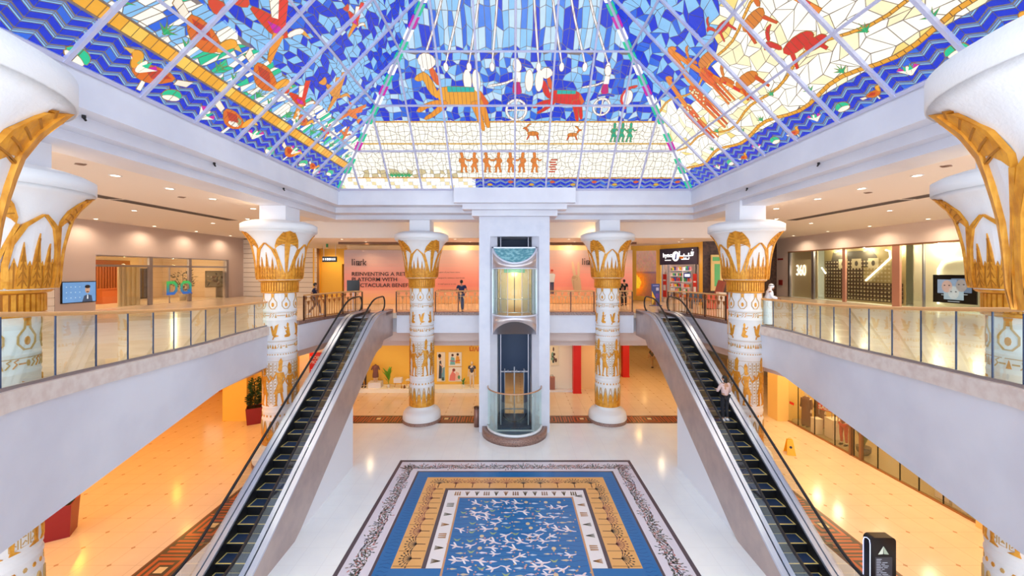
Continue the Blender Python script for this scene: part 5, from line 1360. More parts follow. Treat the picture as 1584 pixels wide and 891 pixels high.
def bushy(parent, name, c, n, rx, rz, size, m_, seed=1, up=.5, stems=None):
    rg = random.Random(seed); m = MB()
    for i in range(n):
        a = rg.uniform(0, 2*pi); b = rg.uniform(-1, 1); rr = rg.uniform(.35, 1)**.6; q = Vector((cos(a)*sqrt(1-b*b)*rx*rr, sin(a)*sqrt(1-b*b)*rx*rr, b*rz*rr))+Vector(c)
        d = Vector((cos(a), sin(a), rg.uniform(-.3, 1)*up+.2)).normalized(); s = size*rg.uniform(.7, 1.3); sd = d.cross(Vector((rg.uniform(-1,1), rg.uniform(-1,1), rg.uniform(-1,1)))).normalized()
        nr = d.cross(sd)
        v = [q, q+d*s*.4+sd*s*.28+nr*s*.06, q+d*s, q+d*s*.4-sd*s*.28+nr*s*.06]; m.raw(v, [(0,1,2,3)])
    if stems:
        for p in stems: m.tube(p, .02, 6)
    return m.build(name, m_, parent)
pl = thing('potted_tree', 'bare leafy plant in a pale pot behind the glass of the left office', 'potted plant', (XL-1.2, D_at(283, XL-1.2), UP))
m = MB(); m.lathe([(.001,0),(.2,0),(.26,.5),(.28,.52),(.24,.52),(.23,.46),(.001,.46)], n=20); m.build('pot', mat('pale_pot', (222, 206, 186), .5), pl)
bushy(pl, 'foliage', (0,0,1.6), 130, .75, .8, .26, mat('brown_green_leaf', (96, 84, 50), .6), 4, stems=[[(0,0,.45),(.05,.1,1.1),(.2,.3,1.9)], [(0,0,.45),(-.05,-.1,1.0),(-.2,-.35,1.8)], [(0,0,.5),(0,0,2.1)]])
pc = thing('framed_picture', 'large picture of figures by a light on the left office wall', 'picture', (XL-.45, D_at(318, XL-.45), EYE-1.35))
m = MB(); m.box(-.05, 0, 0, 3.6, 0, 1.35); m.build('frame', mat('olive_frame', (130, 110, 80), .5), pc)
m = MB(); rg = random.Random(6)
m.face([(.005,.05,.05),(.005,3.55,.05),(.005,3.55,1.3),(.005,.05,1.3)], 0, lin((176, 160, 130)))
for i in range(46):
    y, z = rg.uniform(.2, 3.4), rg.uniform(.1, 1.15); m.face([(.01+i*.0004, a, b) for a, b in ell(y, z, rg.uniform(.08,.3), rg.uniform(.04,.14), 7, rg.uniform(0,3))], 0, lin(rg.choice([(120, 84, 70), (214, 190, 140), (160, 150, 130), (96, 80, 70), (226, 210, 180), (150, 110, 80)])))
m.build('picture', M_PRINT, pc)
m = MB(); m.box(0, 1.0, 0, 3.3, .92, 1.0); m.box(.05, .95, .1, .2, 0, .92); m.box(.05, .95, 3.1, 3.2, 0, .92); m.box(0, .05, .1, 3.2, .3, .92); tag(m.build('side_counter', mat('pale_counter', (226, 206, 186), .5), loc=(XL-1.7, D_at(322, XL-1.7)-.5, UP)), 'long pale counter under the large picture in the left office', 'counter')
for yy in (23.5, 27, 31): light('POINT', (XL-2.5, yy, UP+2.7), 75, (1, .78, .5), .1, name='office_fill_light', parent=sf).location = (-2.5, yy-yS0, 2.7)  # added fill lights without fittings, to brighten the office interior
# washroom pictogram board, black board near the escalator
m = MB(); m.box(-.35, .35, -.03, 0, -.3, .3); o = m.build('washroom_sign', mat('dark_sign', (96, 70, 40), .6), loc=(X_(517, 36.6), 36.8, Z_(429, 36.6))); tag(o, 'dark square washroom sign with two figures on the alcove wall', 'sign')
m = MB()
for sx in (-.15, .15): m.lathe([(.001,.24),(.05,.2),(.001,.14)], cx=sx, n=8); m.slab([(-.05,.12),(.05,.12),(.09,-.1),(.03,-.25),(-.03,-.25),(-.09,-.1)], (sx, 0, 0), (1,0,0), (0,0,1), .01)
m.build('pictogram', M_YELL, o, loc=(0, -.035, 0))
bb = thing('display_board', 'black square display board on a stand at the top of the left escalator', 'display board', (X_(546.5, 22.6), 22.6, UP))
w = 19/600*22.6/2; z0, z1 = Z_(452.5, 22.6)-UP, Z_(433.5, 22.6)-UP
m = MB(); m.box(-w, w, -.04, .04, z0, z1); m.build('panel', M_BLACK, bb); m = MB(); m.box(-.03, .03, -.02, .02, 0, z0); m.box(-.3, .3, -.2, .2, 0, .03); m.build('stand', M_STEEL, bb)

# =====================================================================
# UPPER GALLERY, RIGHT AND BACK RIGHT
# =====================================================================
yR0, yR1 = 20.3, DR(1220); LR = yR1-yR0
rs = thing('glass_shopfront', 'glass shopfront with white 360 lettering and rose posts in the right gallery', 'shopfront', (XR, yR0, UP))
def yr(x): return DR(x)-yR0
HS = EYE+1.67-UP
m = MB(); m.box(0, .02, 0, LR, .05, HS); m.build('glass_panel', M_GLS, rs)
for xp, mt, wd in ((1256, M_STEEL, .25), (1304, mat('rose_post', (206, 150, 130), .4, .3), .25), (1381, mat('rose_post', (206, 150, 130), .4, .3), .5), (1220, M_STEEL, .2), (1428, M_STEEL, .06)):
    m = MB(); m.box(-.06, .08, yr(xp)-wd, yr(xp), 0, HS); m.build('post', mt, rs)
m = MB(); m.box(-.08, .06, 0, LR, HS-.06, HS+.04); m.build('head_trim', mat('bronze_trim', (160, 116, 84), .4, .4), rs)
# cut-out screens behind the glass
m = MB(); ya, yb = yr(1256), yr(1220)
m.box(.45, .5, ya, yb+.3, 0, HS); m.build('cream_screen', mat('cream_screen', (226, 212, 178), .6), rs)
def flat(mm, pts, x, c): mm.face([(x, a, b) for a, b in pts], 0, lin(c)) if area(pts) < 0 else mm.face([(x, a, b) for a, b in pts[::-1]], 0, lin(c))
o = text('360', 1.3, (.40, yr(1224), EYE-.38-UP), (pi/2, 0, -pi/2), mat('white_neon', (255, 250, 240), .5, emit=((255, 250, 240), 1.0)), rs, bold=.01)
o.scale = (.60, 1, 1)
m = MB(); rg = random.Random(2)
y0, y1 = yr(1380), yr(1258)
flat(m, [(y0,0),(y1,0),(y1,HS),(y0,HS)], .9, (176, 160, 112)); flat(m, [(y0+1.8,2.6),(y1-.6,2.6),(y1-.9,HS-.2),(y0+2.4,HS-.2),(y0+2.0,HS-.6)], .88, (84, 78, 66))
for i in range(24):
    for j in range(11):
        yy = y0+.15+i*(y1-y0-.3)/24; zz = .15+j*.27
        dark = (yy-y0 < 3.0 and j < 5) or (yy-y0 > 3.0)
        if dark: flat(m, [(yy,zz),(yy+.27,zz),(yy+.27,zz+.23),(yy,zz+.23)], .87, (70, 48, 44))
        flat(m, ell(yy+.16, zz+.13, .085, .07, 8), .865, (206, 196, 160))
for (a, c) in ((yr(1285), 0), (yr(1305), 0), (yr(1330), 0)): flat(m, [(a-.5,2.5),(a+.3,2.5),(a+.3,3.2),(a-.5,3.2)], .86, (214, 204, 170)); flat(m, ell(a-.1, 2.85, .14, .2, 8), .855, (90, 84, 76))
m.build('patterned_backdrop', M_PRINT, rs)
m = MB(); m.tube([(.8, yr(1352), HS-.25), (.8, yr(1358), HS-.35), (.8, yr(1359), HS-.8), (.8, yr(1322), 1.6)], .06, 8); m.tube([(.8, yr(1256), HS-1.4), (.8, yr(1262), HS-1.9)], .05, 8); m.build('neon_line', mat('neon_white', (255, 252, 235), .5, emit=((255, 252, 235), 1.5)), rs)
m = MB(); m.box(1.2, 1.25, yr(1500)-2, yr(1384), 0, HS); m.build('white_backdrop', mat('milky_wall', (226, 226, 206), .6), rs)
m = MB(); ya, yb = yr(1500), yr(1423); m.tube([(1.1, yb, .3), (1.1, yb, 2.4), (1.1, yb-.25, 2.85), (1.1, yb-.8, 3.0), (1.1, ya, 3.0)], .05, 8); m.build('neon_line', MATS['neon_white'], rs)
for yy in (1.0, 3.0, 5.2, 7.5, 10): light('POINT', (.55 if yy > 4 else .9, yy, HS-.25), 46, (1, .9, .7), .08, name='shop_fill_light', parent=rs)  # added fill lights behind the glass, no fittings, to lift the dark interior
m = MB(); m.box(XR+3.0, XR+3.2, 18, 37, UP, ZC); m.box(XR, XR+3, 18, 37, UP-.02, UP+.01); m.box(XR+.2, XR+3, 18, 37, ZR+.1, ZR+.2); struct(m.build('wall_shop_right_back', MATS['milky_wall']))
ys0, ys1 = DR(1496), DR(1429); sc_ = thing('wall_screen', 'black wall screen with three portrait tiles behind the right shop glass', 'screen', (XR+.5, ys0, EYE-1.85))
def zr(y, x): return EYE+(419-y)/600*DR(x)
m = MB(); Wd = (ys1-ys0)*.98; m.box(0, .08, 0, Wd, 0, 1.62); m.build('frame', M_BLACK, sc_)
m = MB()
for k, (a, zz) in enumerate(((Wd-1.25, .55), (Wd/2-.5, .2), (.2, .62))):
    flat(m, [(a,zz),(a+1.0,zz),(a+1.0,zz+.8),(a,zz+.8)], -.004, ((150, 170, 200), (170, 190, 205), (110, 130, 160))[k]); flat(m, ell(a+.5, zz+.4, .28, .36, 12), -.006, ((206, 170, 160), (200, 206, 210), (170, 160, 160))[k]); flat(m, ell(a+.38, zz+.46, .05, .03, 8), -.008, (50, 50, 60)); flat(m, ell(a+.62, zz+.46, .05, .03, 8), -.008, (50, 50, 60)); flat(m, [(a+.2,zz-.12),(a+.8,zz-.12),(a+.8,zz-.08),(a+.2,zz-.08)], -.004, (180, 190, 200))
m.build('picture', M_LITP, sc_)
for (x, z, w, h) in ((1207.5, 401, 5, 2.6), (1208, 437, 3.5, 8)):
    y = DR(x); m = MB(); m.box(-.06, 0, -w/600*y*1.1, w/600*y*1.1, -h/600*y/2, h/600*y/2); tag(m.build('fire_alarm_box', mat('alarm_red', (150, 36, 30), .5), loc=(XR, y, zr(z, x))), 'red alarm box on the pale wall right of the robed man, %s one' % ('upper' if z < 420 else 'lower'), 'alarm box')

# poster with setting sun
def bay(p0, p1):
    a = Vector((*p0, 0)); b = Vector((*p1, 0)); d = (b-a).normalized(); n = Vector((d.y, -d.x, 0)); return a, d, n, (b-a).length
a, d, n, L = bay(RR[1], RR[3])
po = thing('sunset_poster', 'huge sunset poster in orange and violet on the back right wall', 'poster', a+Vector((0,0,UP)))
m = MB(); L2 = L*.86; h0, h1 = .35, EYE+1.3-UP+.25
def pq(s0, s1, z0, z1, c, off=.04): p = [a*0+d*s0+n*off+Vector((0,0,z0)), d*s1+n*off+Vector((0,0,z0)), d*s1+n*off+Vector((0,0,z1)), d*s0+n*off+Vector((0,0,z1))]; m.face(p, 0, lin(c))
rg = random.Random(9)
NU, NV = 30, 24
for i in range(NU):
    for j in range(NV):
        u, v = (i+.5)/NU, (j+.5)/NV; sun = math.exp(-((u-.25)**2*9+(v-.3)**2*14)); base = [(90+60*v, 50+60*v, 60+60*v), (240, 120, 20)]
        k = min(1, sun*1.4+.25*(v < .5)); c = tuple(base[0][q]*(1-k)+base[1][q]*k for q in range(3))
        if sun > .75: c = (255, 190, 40)
        if v > .55: c = tuple(x*(.5)+y*.5 for x, y in zip(c, (214, 150, 100)))
        c = tuple(min(255, max(0, q*rg.uniform(.93, 1.06))) for q in c)
        pq(L2*i/NU, L2*(i+1)/NU, h0+(h1-h0)*j/NV, h0+(h1-h0)*(j+1)/NV, c)
m.build('picture', M_LITP, po)
# blue totem
x0 = X_(1014, 25.6); tt = thing('advert_totem', 'tall narrow blue and yellow advert board by the sunset poster', 'advert board', (x0, 25.6, UP))
m = MB(); m.box(-.27, .27, -.04, .04, .04, 1.45); m.box(-.36, .36, -.2, .2, 0, .04); m.build('board', mat('totem_blue', (50, 60, 130), .4), tt)
m = MB()
for p, c in (([(-.26,.06),(-.02,.06),(-.02,.5),(-.26,1.0)], (250, 196, 40)), ([(-.22,.06),(.02,.06),(-.04,.5)], (230, 90, 30)), ([(.02,1.0),(.2,1.0),(.2,1.2),(.02,1.2)], (190, 190, 220)), ([(-.2,1.3),(.2,1.3),(.2,1.36),(-.2,1.36)], (150, 150, 210)), ([(0,.5),(.2,.5),(.2,.8),(0,.8)], (110, 70, 160))): m.face([(u, -.045, v) for u, v in ccw(p)], 0, lin(c))
m.build('print', M_PRINT, tt)
# beauty shop
a, d, n, L = bay(RR[3], RR[4]); ang = atan2(d.y, d.x)
bs = thing('beauty_shop_sign', 'dark navy shop sign with white lettering in two scripts, back right', 'shop sign', a+n*.05+Vector((0,0,EYE+.45-UP+UP)), ang)
zb, ztp = 0, 1.2
m = MB(); m.box(.05, L-.05, -.1, 0, -.0, 1.18); m.build('board', mat('navy_sign', (62, 52, 80), .5), bs)
M_SW = mat('sign_white', (250, 248, 255), .5, emit=((255, 255, 255), .6))
text('hynoo', .44, (.35, -.11, .56), (pi/2, 0, 0), M_SW, bs, bold=.012); m = MB(); m.box(.55, 1.1, -.12, -.1, .30, .36); m.box(L-1.35, L-.7, -.12, -.1, .34, .40); m.build('small_line', M_SW, bs)
m = MB(); m.slab(ell(L*.45, .6, .30, .36, 20), (0, -.1, 0), (1,0,0), (0,0,1), .02); m.build('white_oval', M_SW, bs)
m = MB(); m.slab([(L*.45-.1,.35),(L*.45+.1,.4),(L*.45+.12,.85),(L*.45,.7),(L*.45-.02,.5)], (0, -.125, 0), (1,0,0), (0,0,1), .01); m.build('blue_swirl', mat('sign_blue', (60, 80, 160), .5), bs)
m = MB(); m.slab(ell(L*.6, .5, .17, .11, 12), (0, -.1, 0), (1,0,0), (0,0,1), .02); m.build('orange_mark', mat('sign_orange', (230, 140, 60), .5), bs)
m = MB(); x1 = L-1.5
for p in ([(x1, .95), (x1, .62), (x1+.35, .60), (x1+.4, .75)], [(x1+.35, .60), (x1+.75, .6), (x1+.78, .8)], [(x1+.75,.6),(x1+1.1,.62),(x1+1.15,.85),(x1+1.0,.86),(x1+1.0,.7)]): m.tube([(q[0], -.12, q[1]) for q in p], .045, 6)
for q in ((x1+.4, .45), (x1+.55, .45), (x1+.8, .46), (x1+1.08, 1.0)): m.ball((q[0], -.12, q[1]), .045, 8)
m.build('lettering', M_SW, bs)
# shop interior (room behind the sign)
m = MB()
r0 = (a.x, a.y+.3); r1 = ((a+d*L).x+.05, (a+d*L).y+.4); YB = 33.6; b0 = (X_(1016, YB), YB); b1 = (X_(1092, YB), YB)
m.prism(ccw([b0, b1, (b1[0], YB+.2), (b0[0], YB+.2)]), UP, ZC)
m.prism(ccw([r0, b0, (b0[0]-.2, YB), (r0[0]-.2, r0[1])]), UP, ZC); m.prism(ccw([r1, b1, (b1[0]+.2, YB), (r1[0]+.2, r1[1])]), UP, ZC)
struct(m.build('wall_shop_interior', mat('white_pink_interior', (240, 224, 220), .6)))
M_PROD = attr_mat('product_colours', rough=.5, diffuse=True); rg = random.Random(12)
for si, (s0, s1, off, lab) in enumerate(((1036, 1057, 31.6, 'white shelf unit of coloured packs inside the beauty shop, left one'), (1058.5, 1070, 30.2, 'shelf unit of coloured packs inside the beauty shop, right one'))):
    st = thing('display_shelf', lab, 'shelf unit', (X_(s0, off), off, UP))
    w = X_(s1, off)-X_(s0, off); m = MB(); m.box(0, w, .3, .35, 0, 2.6)
    for k in range(6): m.box(0, w, 0, .3, .1+k*.44, .14+k*.44)
    m.build('shelf', M_WHITE, st)
    m = MB(); q = .03
    for k in range(6):
        x = .04
        while x < w-.1:
            bw = rg.uniform(.06, .16); m.box(x, x+bw*.85, .03, .2, .14+k*.44, .14+k*.44+rg.uniform(.18, .34), 0, lin(rg.choice([(214, 60, 50), (240, 200, 60), (240, 240, 240), (230, 130, 60), (70, 160, 90), (60, 80, 160), (230, 150, 160), (240, 220, 210)]))); x += bw
    pr = m.build('packs', M_PROD, st); pr['kind'] = 'stuff'
for (s0, s1, z0, z1, c, lab) in ((.28, .62, .35, 2.05, (214, 40, 30), 'tall red poster at the left of the beauty shop entrance'), (L-.45, L-.15, .3, 2.1, (206, 44, 34), 'tall red poster at the right of the beauty shop entrance')):
    m = MB(); m.box(0, s1-s0, -.03, 0, 0, z1-z0); o = m.build('red_poster', mat('poster_red', (206, 40, 30), .5), loc=a+d*s0+n*.06+Vector((0,0,UP+z0))); o.rotation_euler = (0,0,ang); tag(o, lab, 'poster')
    m = MB(); m.box(.05, s1-s0-.05, -.035, -.03, .5, .9); m.build('white_print', M_WHITE, o); m = MB(); m.box(.05, s1-s0-.05, -.035, -.03, 1.2, 1.3); m.build('headline_print', M_WHITE, o)
m = MB(); m.box(0, .55, -.05, 0, 0, .4); o = m.build('promotion_sign', mat('blue_promo', (50, 60, 140), .5), loc=(X_(1058.5, 30.0), 30.15, UP+1.75)); tag(o, 'small blue promotion sign inside the beauty shop', 'sign')
m = MB(); m.box(.08, .47, -.06, -.05, .1, .3); m.build('white_print', M_SW, o)
m = MB()
for s0, s1 in ((.12, .24), (L*.24-.12, L*.24), (L*.87, L*.87+.14), (L-.14, L-.02)): m.box(s0, s1, -.04, .1, 0, EYE+.45-UP)
o = m.build('shop_door_frame', M_STEEL, loc=a+Vector((0,0,UP))); o.rotation_euler = (0,0,ang); tag(o, 'silver frame posts of the beauty shop entrance', 'door frame')
l_ = light('POINT', (L*.5, 2.0, 2.0), 40, (1, .93, .85), .2, name='shop_fill_light', parent=bs)  # unseen fill light added for the room behind the sign
l_.parent = None; l_.location = (X_(1048, 29.6), 29.4, UP+3.2)
# dark bench or box near the shop
m = MB(); m.box(-.45, .45, -.2, .2, .42, .58); m.box(-.42, -.34, -.16, .16, 0, .42); m.box(.34, .42, -.16, .16, 0, .42); m.box(-.45, .45, .14, .2, .58, .95); tag(m.build('waiting_bench', M_BLACK, loc=(X_(1079, 23.6), 23.6, UP)), 'black bench beside the beauty shop entrance', 'bench')
# yellow-framed green window and red artwork by the stone wall
gx = X_(1111, 25.15)
gw = thing('stained_window', 'narrow cream framed green glass panel on the dark stone wall', 'glass panel', (gx, 25.27, UP+1.0))
m = MB(); m.box(-.38, .38, 0, .1, 0, 2.35); m.build('frame', mat('cream_frame', (240, 206, 130), .5), gw); m = MB(); m.box(-.18, .18, -.01, 0, .3, 1.75, 0); m.box(-.3, .3, -.01, 0, 1.95, 2.2, 0); m.build('green_pane', mat('green_pane', (70, 130, 60), .3, emit=((70, 150, 60), .3)), gw)
ar = thing('abstract_sculpture', 'low red, white and brown angular artwork behind the brass railing on the right', 'artwork', (X_(1112, 23.6), 23.6, UP))
for i, (x, z, c, s) in enumerate(((-.5, .9, (206, 80, 40), .75), (.1, 1.0, (226, 210, 190), .7), (.5, .85, (200, 70, 40), .6), (-.1, 1.75, (150, 70, 50), .55))):
    m = MB(); m.prism([(-.4*s,-.15),(.35*s,-.2),(.45*s,.15),(-.3*s,.2)], 0, z, 0); o = m.build('facet', mat('facet_%s' % ('rust', 'ivory', 'brick', 'umber')[i], c, .5), ar, loc=(x, i*.12, 0)); o.rotation_euler = (.12*(i-1), .1, .3*i)
# =====================================================================
# PEOPLE
# =====================================================================
def skin(pts, edges, rad, sub=2, root=0):
    """grow a smooth tapering surface round a stick figure and return (verts, faces)"""
    me = bpy.data.meshes.new('tmp'); me.from_pydata([tuple(p) for p in pts], edges, [])
    o = bpy.data.objects.new('tmp', me); COL.objects.link(o)
    sm = o.modifiers.new('s', 'SKIN'); ss = o.modifiers.new('b', 'SUBSURF'); ss.levels = sub; ss.render_levels = sub
    if not me.skin_vertices: me.attributes  # layer is created with the modifier
    sv = me.skin_vertices[0].data if me.skin_vertices else None
    if sv is None:
        import bmesh
        bm = bmesh.new(); bm.from_mesh(me); bm.verts.layers.skin.verify(); bm.to_mesh(me); bm.free(); sv = me.skin_vertices[0].data
    for i, r in enumerate(rad):
        sv[i].radius = (r, r) if not isinstance(r, tuple) else r; sv[i].use_root = (i == root)
    bpy.context.view_layer.update()
    ev = o.evaluated_get(bpy.context.evaluated_depsgraph_get()); m2 = ev.to_mesh()
    v = [tuple(q.co) for q in m2.vertices]; f = [tuple(p.vertices) for p in m2.polygons]
    ev.to_mesh_clear(); bpy.data.objects.remove(o); bpy.data.meshes.remove(me)
    return v, f
class Fig:
    def __init__(s): s.p = []; s.e = []; s.r = []; s.ix = {}
    def add(s, name, co, r, parent=None):
        s.ix[name] = len(s.p); s.p.append(Vector(co)); s.r.append(r)
        if parent is not None: s.e.append((s.ix[parent], s.ix[name]))
    def get(s, name): return s.p[s.ix[name]]
REST = dict(hipL=(-.09,0,.92), hipR=(.09,0,.92), kneeL=(-.10,-.02,.50), kneeR=(.10,-.02,.50), ankL=(-.10,.03,.09), ankR=(.10,.03,.09), pelvis=(0,0,.96), waist=(0,0,1.10), chest=(0,0,1.32), neck=(0,.0,1.50), head=(0,-.02,1.60),
    shL=(-.19,0,1.42), shR=(.19,0,1.42), elL=(-.24,.02,1.13), elR=(.24,.02,1.13), wrL=(-.25,-.05,.88), wrR=(.25,-.05,.88))
def person(label, loc, rz, pose={}, h=1.75, top=(40,50,80), legs=(50,50,60), shoes=(40,36,40), skin_m=None, hair=(24,18,18), sleeve='short', group=None, cat='person', name='person', robe=None, scarf=None, head_yaw=0, longhair=False, bare=False):
    J = dict(REST); J.update(pose); J = {k: Vector(v) for k, v in J.items()}; k = h/1.75
    root = thing(name, label, cat, loc, rz, group); root.scale = (k, k, k)
    skm = skin_m or M_SKIN
    f = Fig()
    f.add('pelvis', J['pelvis'], .115); f.add('waist', J['waist'], .105, 'pelvis'); f.add('chest', J['chest'], .13, 'waist'); f.add('neck', J['neck'], .05, 'chest'); f.add('neck2', J['neck']+(J['head']-J['neck'])*.5, .048, 'neck')
    for s in 'LR':
        f.add('hip'+s, J['hip'+s], .085, 'pelvis'); f.add('thigh'+s, J['hip'+s].lerp(J['knee'+s], .5), .072, 'hip'+s); f.add('knee'+s, J['knee'+s], .052, 'thigh'+s); f.add('calf'+s, J['knee'+s].lerp(J['ank'+s], .4), .05, 'knee'+s); f.add('ank'+s, J['ank'+s], .036, 'calf'+s)
        f.add('toe'+s, J['ank'+s]+Vector((0,-.15,-.055)), .03, 'ank'+s)
        f.add('sh'+s, J['sh'+s], .058, 'chest'); f.add('ua'+s, J['sh'+s].lerp(J['el'+s], .5), .046, 'sh'+s); f.add('el'+s, J['el'+s], .036, 'ua'+s); f.add('fa'+s, J['el'+s].lerp(J['wr'+s], .5), .033, 'el'+s); f.add('wr'+s, J['wr'+s], .024, 'fa'+s)
    v, fc = skin(f.p, f.e, f.r, 1)
    m = MB(); m.raw(v, fc, 0, None, True)
    # hands: palm and five fingers
    for s, sg in (('L', -1), ('R', 1)):
        d = (J['wr'+s]-J['el'+s]).normalized(); side = d.cross(Vector((0, 0, 1)));
        side = side.normalized() if side.length > .2 else Vector((0, 1, 0)); up = side.cross(d).normalized(); w = J['wr'+s]
        g = Fig(); g.add('w', w-d*.01, .022); g.add('p', w+d*.045, (.034), 'w'); g.add('p2', w+d*.075, .028, 'p')
        v, fc = skin(g.p, g.e, g.r, 1); m.raw(v, fc, 0, None, True)
        for q, (o, L) in enumerate(((-.03, .062), (-.01, .072), (.01, .068), (.028, .054))):
            a = w+d*.075+side*o; g = Fig(); g.add('a', a-d*.02, .010); g.add('b', a+d*L*.5, .009, 'a'); g.add('c', a+d*L*.85-up*.015, .008, 'b'); g.add('d', a+d*L-up*.035, .007, 'c'); v, fc = skin(g.p, g.e, g.r, 1); m.raw(v, fc, 0, None, True)
        a = w+d*.02-side*.028; g = Fig(); g.add('a', a, .013); g.add('b', a+d*.03-side*.022, .011, 'a'); g.add('c', a+d*.055-side*.028, .009, 'b'); v, fc = skin(g.p, g.e, g.r, 1); m.raw(v, fc, 0, None, True)
    # head with nose, ears, eyes, mouth
    R = Matrix.Rotation(head_yaw, 3, 'Z'); hc = J['head']+Vector((0, -.01, .04))
    def H(x, y, z): return hc+R @ Vector((x, y, z))
    hm = MB(); hm.ball((0,0,0), (.074, .092, .112), 20)
    hv = []
    for p in hm.v:
        x, y, z = p
        if z < 0: x *= 1+z*2.2; y = y*(1+z*1.2)-(-z)*.12
        hv.append(H(x, y, z))
    m.raw(hv, hm.f, 0, None, True)
    m.raw([H(-.014,-.082,-.03), H(.014,-.082,-.03), H(0,-.118,-.028), H(0,-.088,.02)], [(0,2,3), (2,1,3), (0,1,2)], 0)
    for sg in (-1, 1):
        m.ball(tuple(H(sg*.076, .005, -.005)), (.012, .022, .032), 8); m.ball(tuple(H(sg*.03, -.084, .012)), (.012, .007, .007), 8, 1)
        m.raw([H(sg*.012,-.094,.032), H(sg*.05,-.082,.03), H(sg*.048,-.084,.038), H(sg*.014,-.096,.04)], [(0,1,2,3)], 2)
    m.raw([H(-.024,-.088,-.058), H(0,-.096,-.062), H(.024,-.088,-.058), H(0,-.096,-.052)], [(0,1,2,3)], 3)
    hm_ = mat('hair_%d_%d_%d' % tuple(hair), hair, .6)
    m.build('body', [skm, M_BLACK, hm_, mat('lip', (150, 80, 76), .5)], root)
    if bare: return root
    # clothes follow the same skeleton with a little more girth
    def cloth(nm, joints, edges, rad, col, sub=1):
        v, fc = skin(joints, edges, rad, sub); q = MB(); q.raw(v, fc, 0, None, True); return q.build(nm, mat('cloth_%d_%d_%d' % tuple(col), col, .8), root)
    if robe:
        q = MB(); prof = [(.0, 1.50, .07), (.0, 1.44, .17), (0, 1.30, .20), (0, 1.1, .19), (0, .9, .205), (0, .5, .215), (0, .12, .225), (0, .06, .22)]
        n = 20; vv = []
        for i, (a, z, r) in enumerate(prof):
            off = J['chest']-Vector((0,0,1.32)) if z > 1.2 else (J['pelvis']-Vector((0,0,.96))); 
            for j in range(n): t = 2*pi*j/n; rr = r*(1+.04*sin(5*t)*(1 if z < 1 else 0)); vv.append((off.x+rr*1.1*cos(t), off.y+rr*.72*sin(t), z))
        q.raw(vv, [(i*n+j, i*n+(j+1) % n, (i+1)*n+(j+1) % n, (i+1)*n+j) for i in range(len(prof)-1) for j in range(n)], 0, None, True)
        q.build('robe', mat('cloth_%d_%d_%d' % tuple(robe), robe, .8), root)
        for s in 'LR':
            cloth('sleeve', [J['sh'+s], J['el'+s], J['wr'+s]-(J['wr'+s]-J['el'+s])*.08], [(0,1),(1,2)], [.075, .062, .055], robe)
    else:
        pts = [J['pelvis']+Vector((0,0,-.02)), J['waist'], J['chest'], J['neck']+Vector((0,0,-.045)), J['shL'], J['shR']]; ed = [(0,1),(1,2),(2,3),(2,4),(2,5)]; rd = [.135, .125, .148, .062, .075, .075]
        for s, i in (('L', 4), ('R', 5)):
            t = .62 if sleeve == 'short' else 1; e_ = J['sh'+s].lerp(J['el'+s], t); pts.append(e_); ed.append((i, len(pts)-1)); rd.append(.058 if t < 1 else .05)
            if sleeve == 'long': pts.append(J['wr'+s]-(J['wr'+s]-J['el'+s])*.06); ed.append((len(pts)-2, len(pts)-1)); rd.append(.038)
        cloth('shirt', pts, ed, rd, top)
        pts = [J['pelvis']+Vector((0,0,.0))]; ed = []; rd = [.130]
        for s in 'LR':
            b = len(pts); pts += [J['hip'+s], J['hip'+s].lerp(J['knee'+s], .5), J['knee'+s], J['ank'+s]+Vector((0,0,.02))]; ed += [(0,b),(b,b+1),(b+1,b+2),(b+2,b+3)]; rd += [.102, .09, .07, .058]
        cloth('trousers', pts, ed, rd, legs)
    for s in 'LR':
        q = MB(); c = J['ank'+s]+Vector((0, -.06, -.045)); q.ball(tuple(c), (.048, .135, .045), 12); q.box(c.x-.045, c.x+.045, c.y-.125, c.y+.125, c.z-.045, c.z-.025); q.build('shoe', mat('shoe_%d_%d_%d' % tuple(shoes), shoes, .5), root)
    if scarf:
        q = MB(); q.ball(tuple(hc+Vector((0,.02,.03))), (.095, .11, .115), 16); 
        v_ = []; n = 14
        for i in range(5):
            for j in range(n): t = pi*j/(n-1)*1.0; r = .10+.035*i; p = R @ Vector((r*cos(t)*1.0, .02+r*sin(t)*.8, .04-.075*i)); v_.append(hc+p)
        q.raw(v_, [(i*n+j, i*n+j+1, (i+1)*n+j+1, (i+1)*n+j) for i in range(4) for j in range(n-1)], 0, None, True)
        q.build('headscarf', mat('cloth_%d_%d_%d' % tuple(scarf), scarf, .8), root)
        q = MB(); q.tube([hc+Vector((.1*cos(2*pi*i/16), .02+.11*sin(2*pi*i/16), .075)) for i in range(16)], .014, 6, closed=True); q.build('head_cord', M_BLACK, root)
    else:
        q = MB(); hv = []
        hm = MB(); hm.ball((0, .014, .026), (.084, .1, .104), 18)
        for (x, y, z) in hm.v:
            if z < -.0 and y < .02: y = .02; 
            if y < -.06 and z < .06: y = -.06+ (y+.06)*.2
            hv.append(H(x, y, z))
        q.raw(hv, hm.f, 0, None, True)
        if longhair: q.ball(tuple(H(0, .05, -.08)), (.085, .06, .14), 12)
        q.build('hair', hm_, root)
    return root
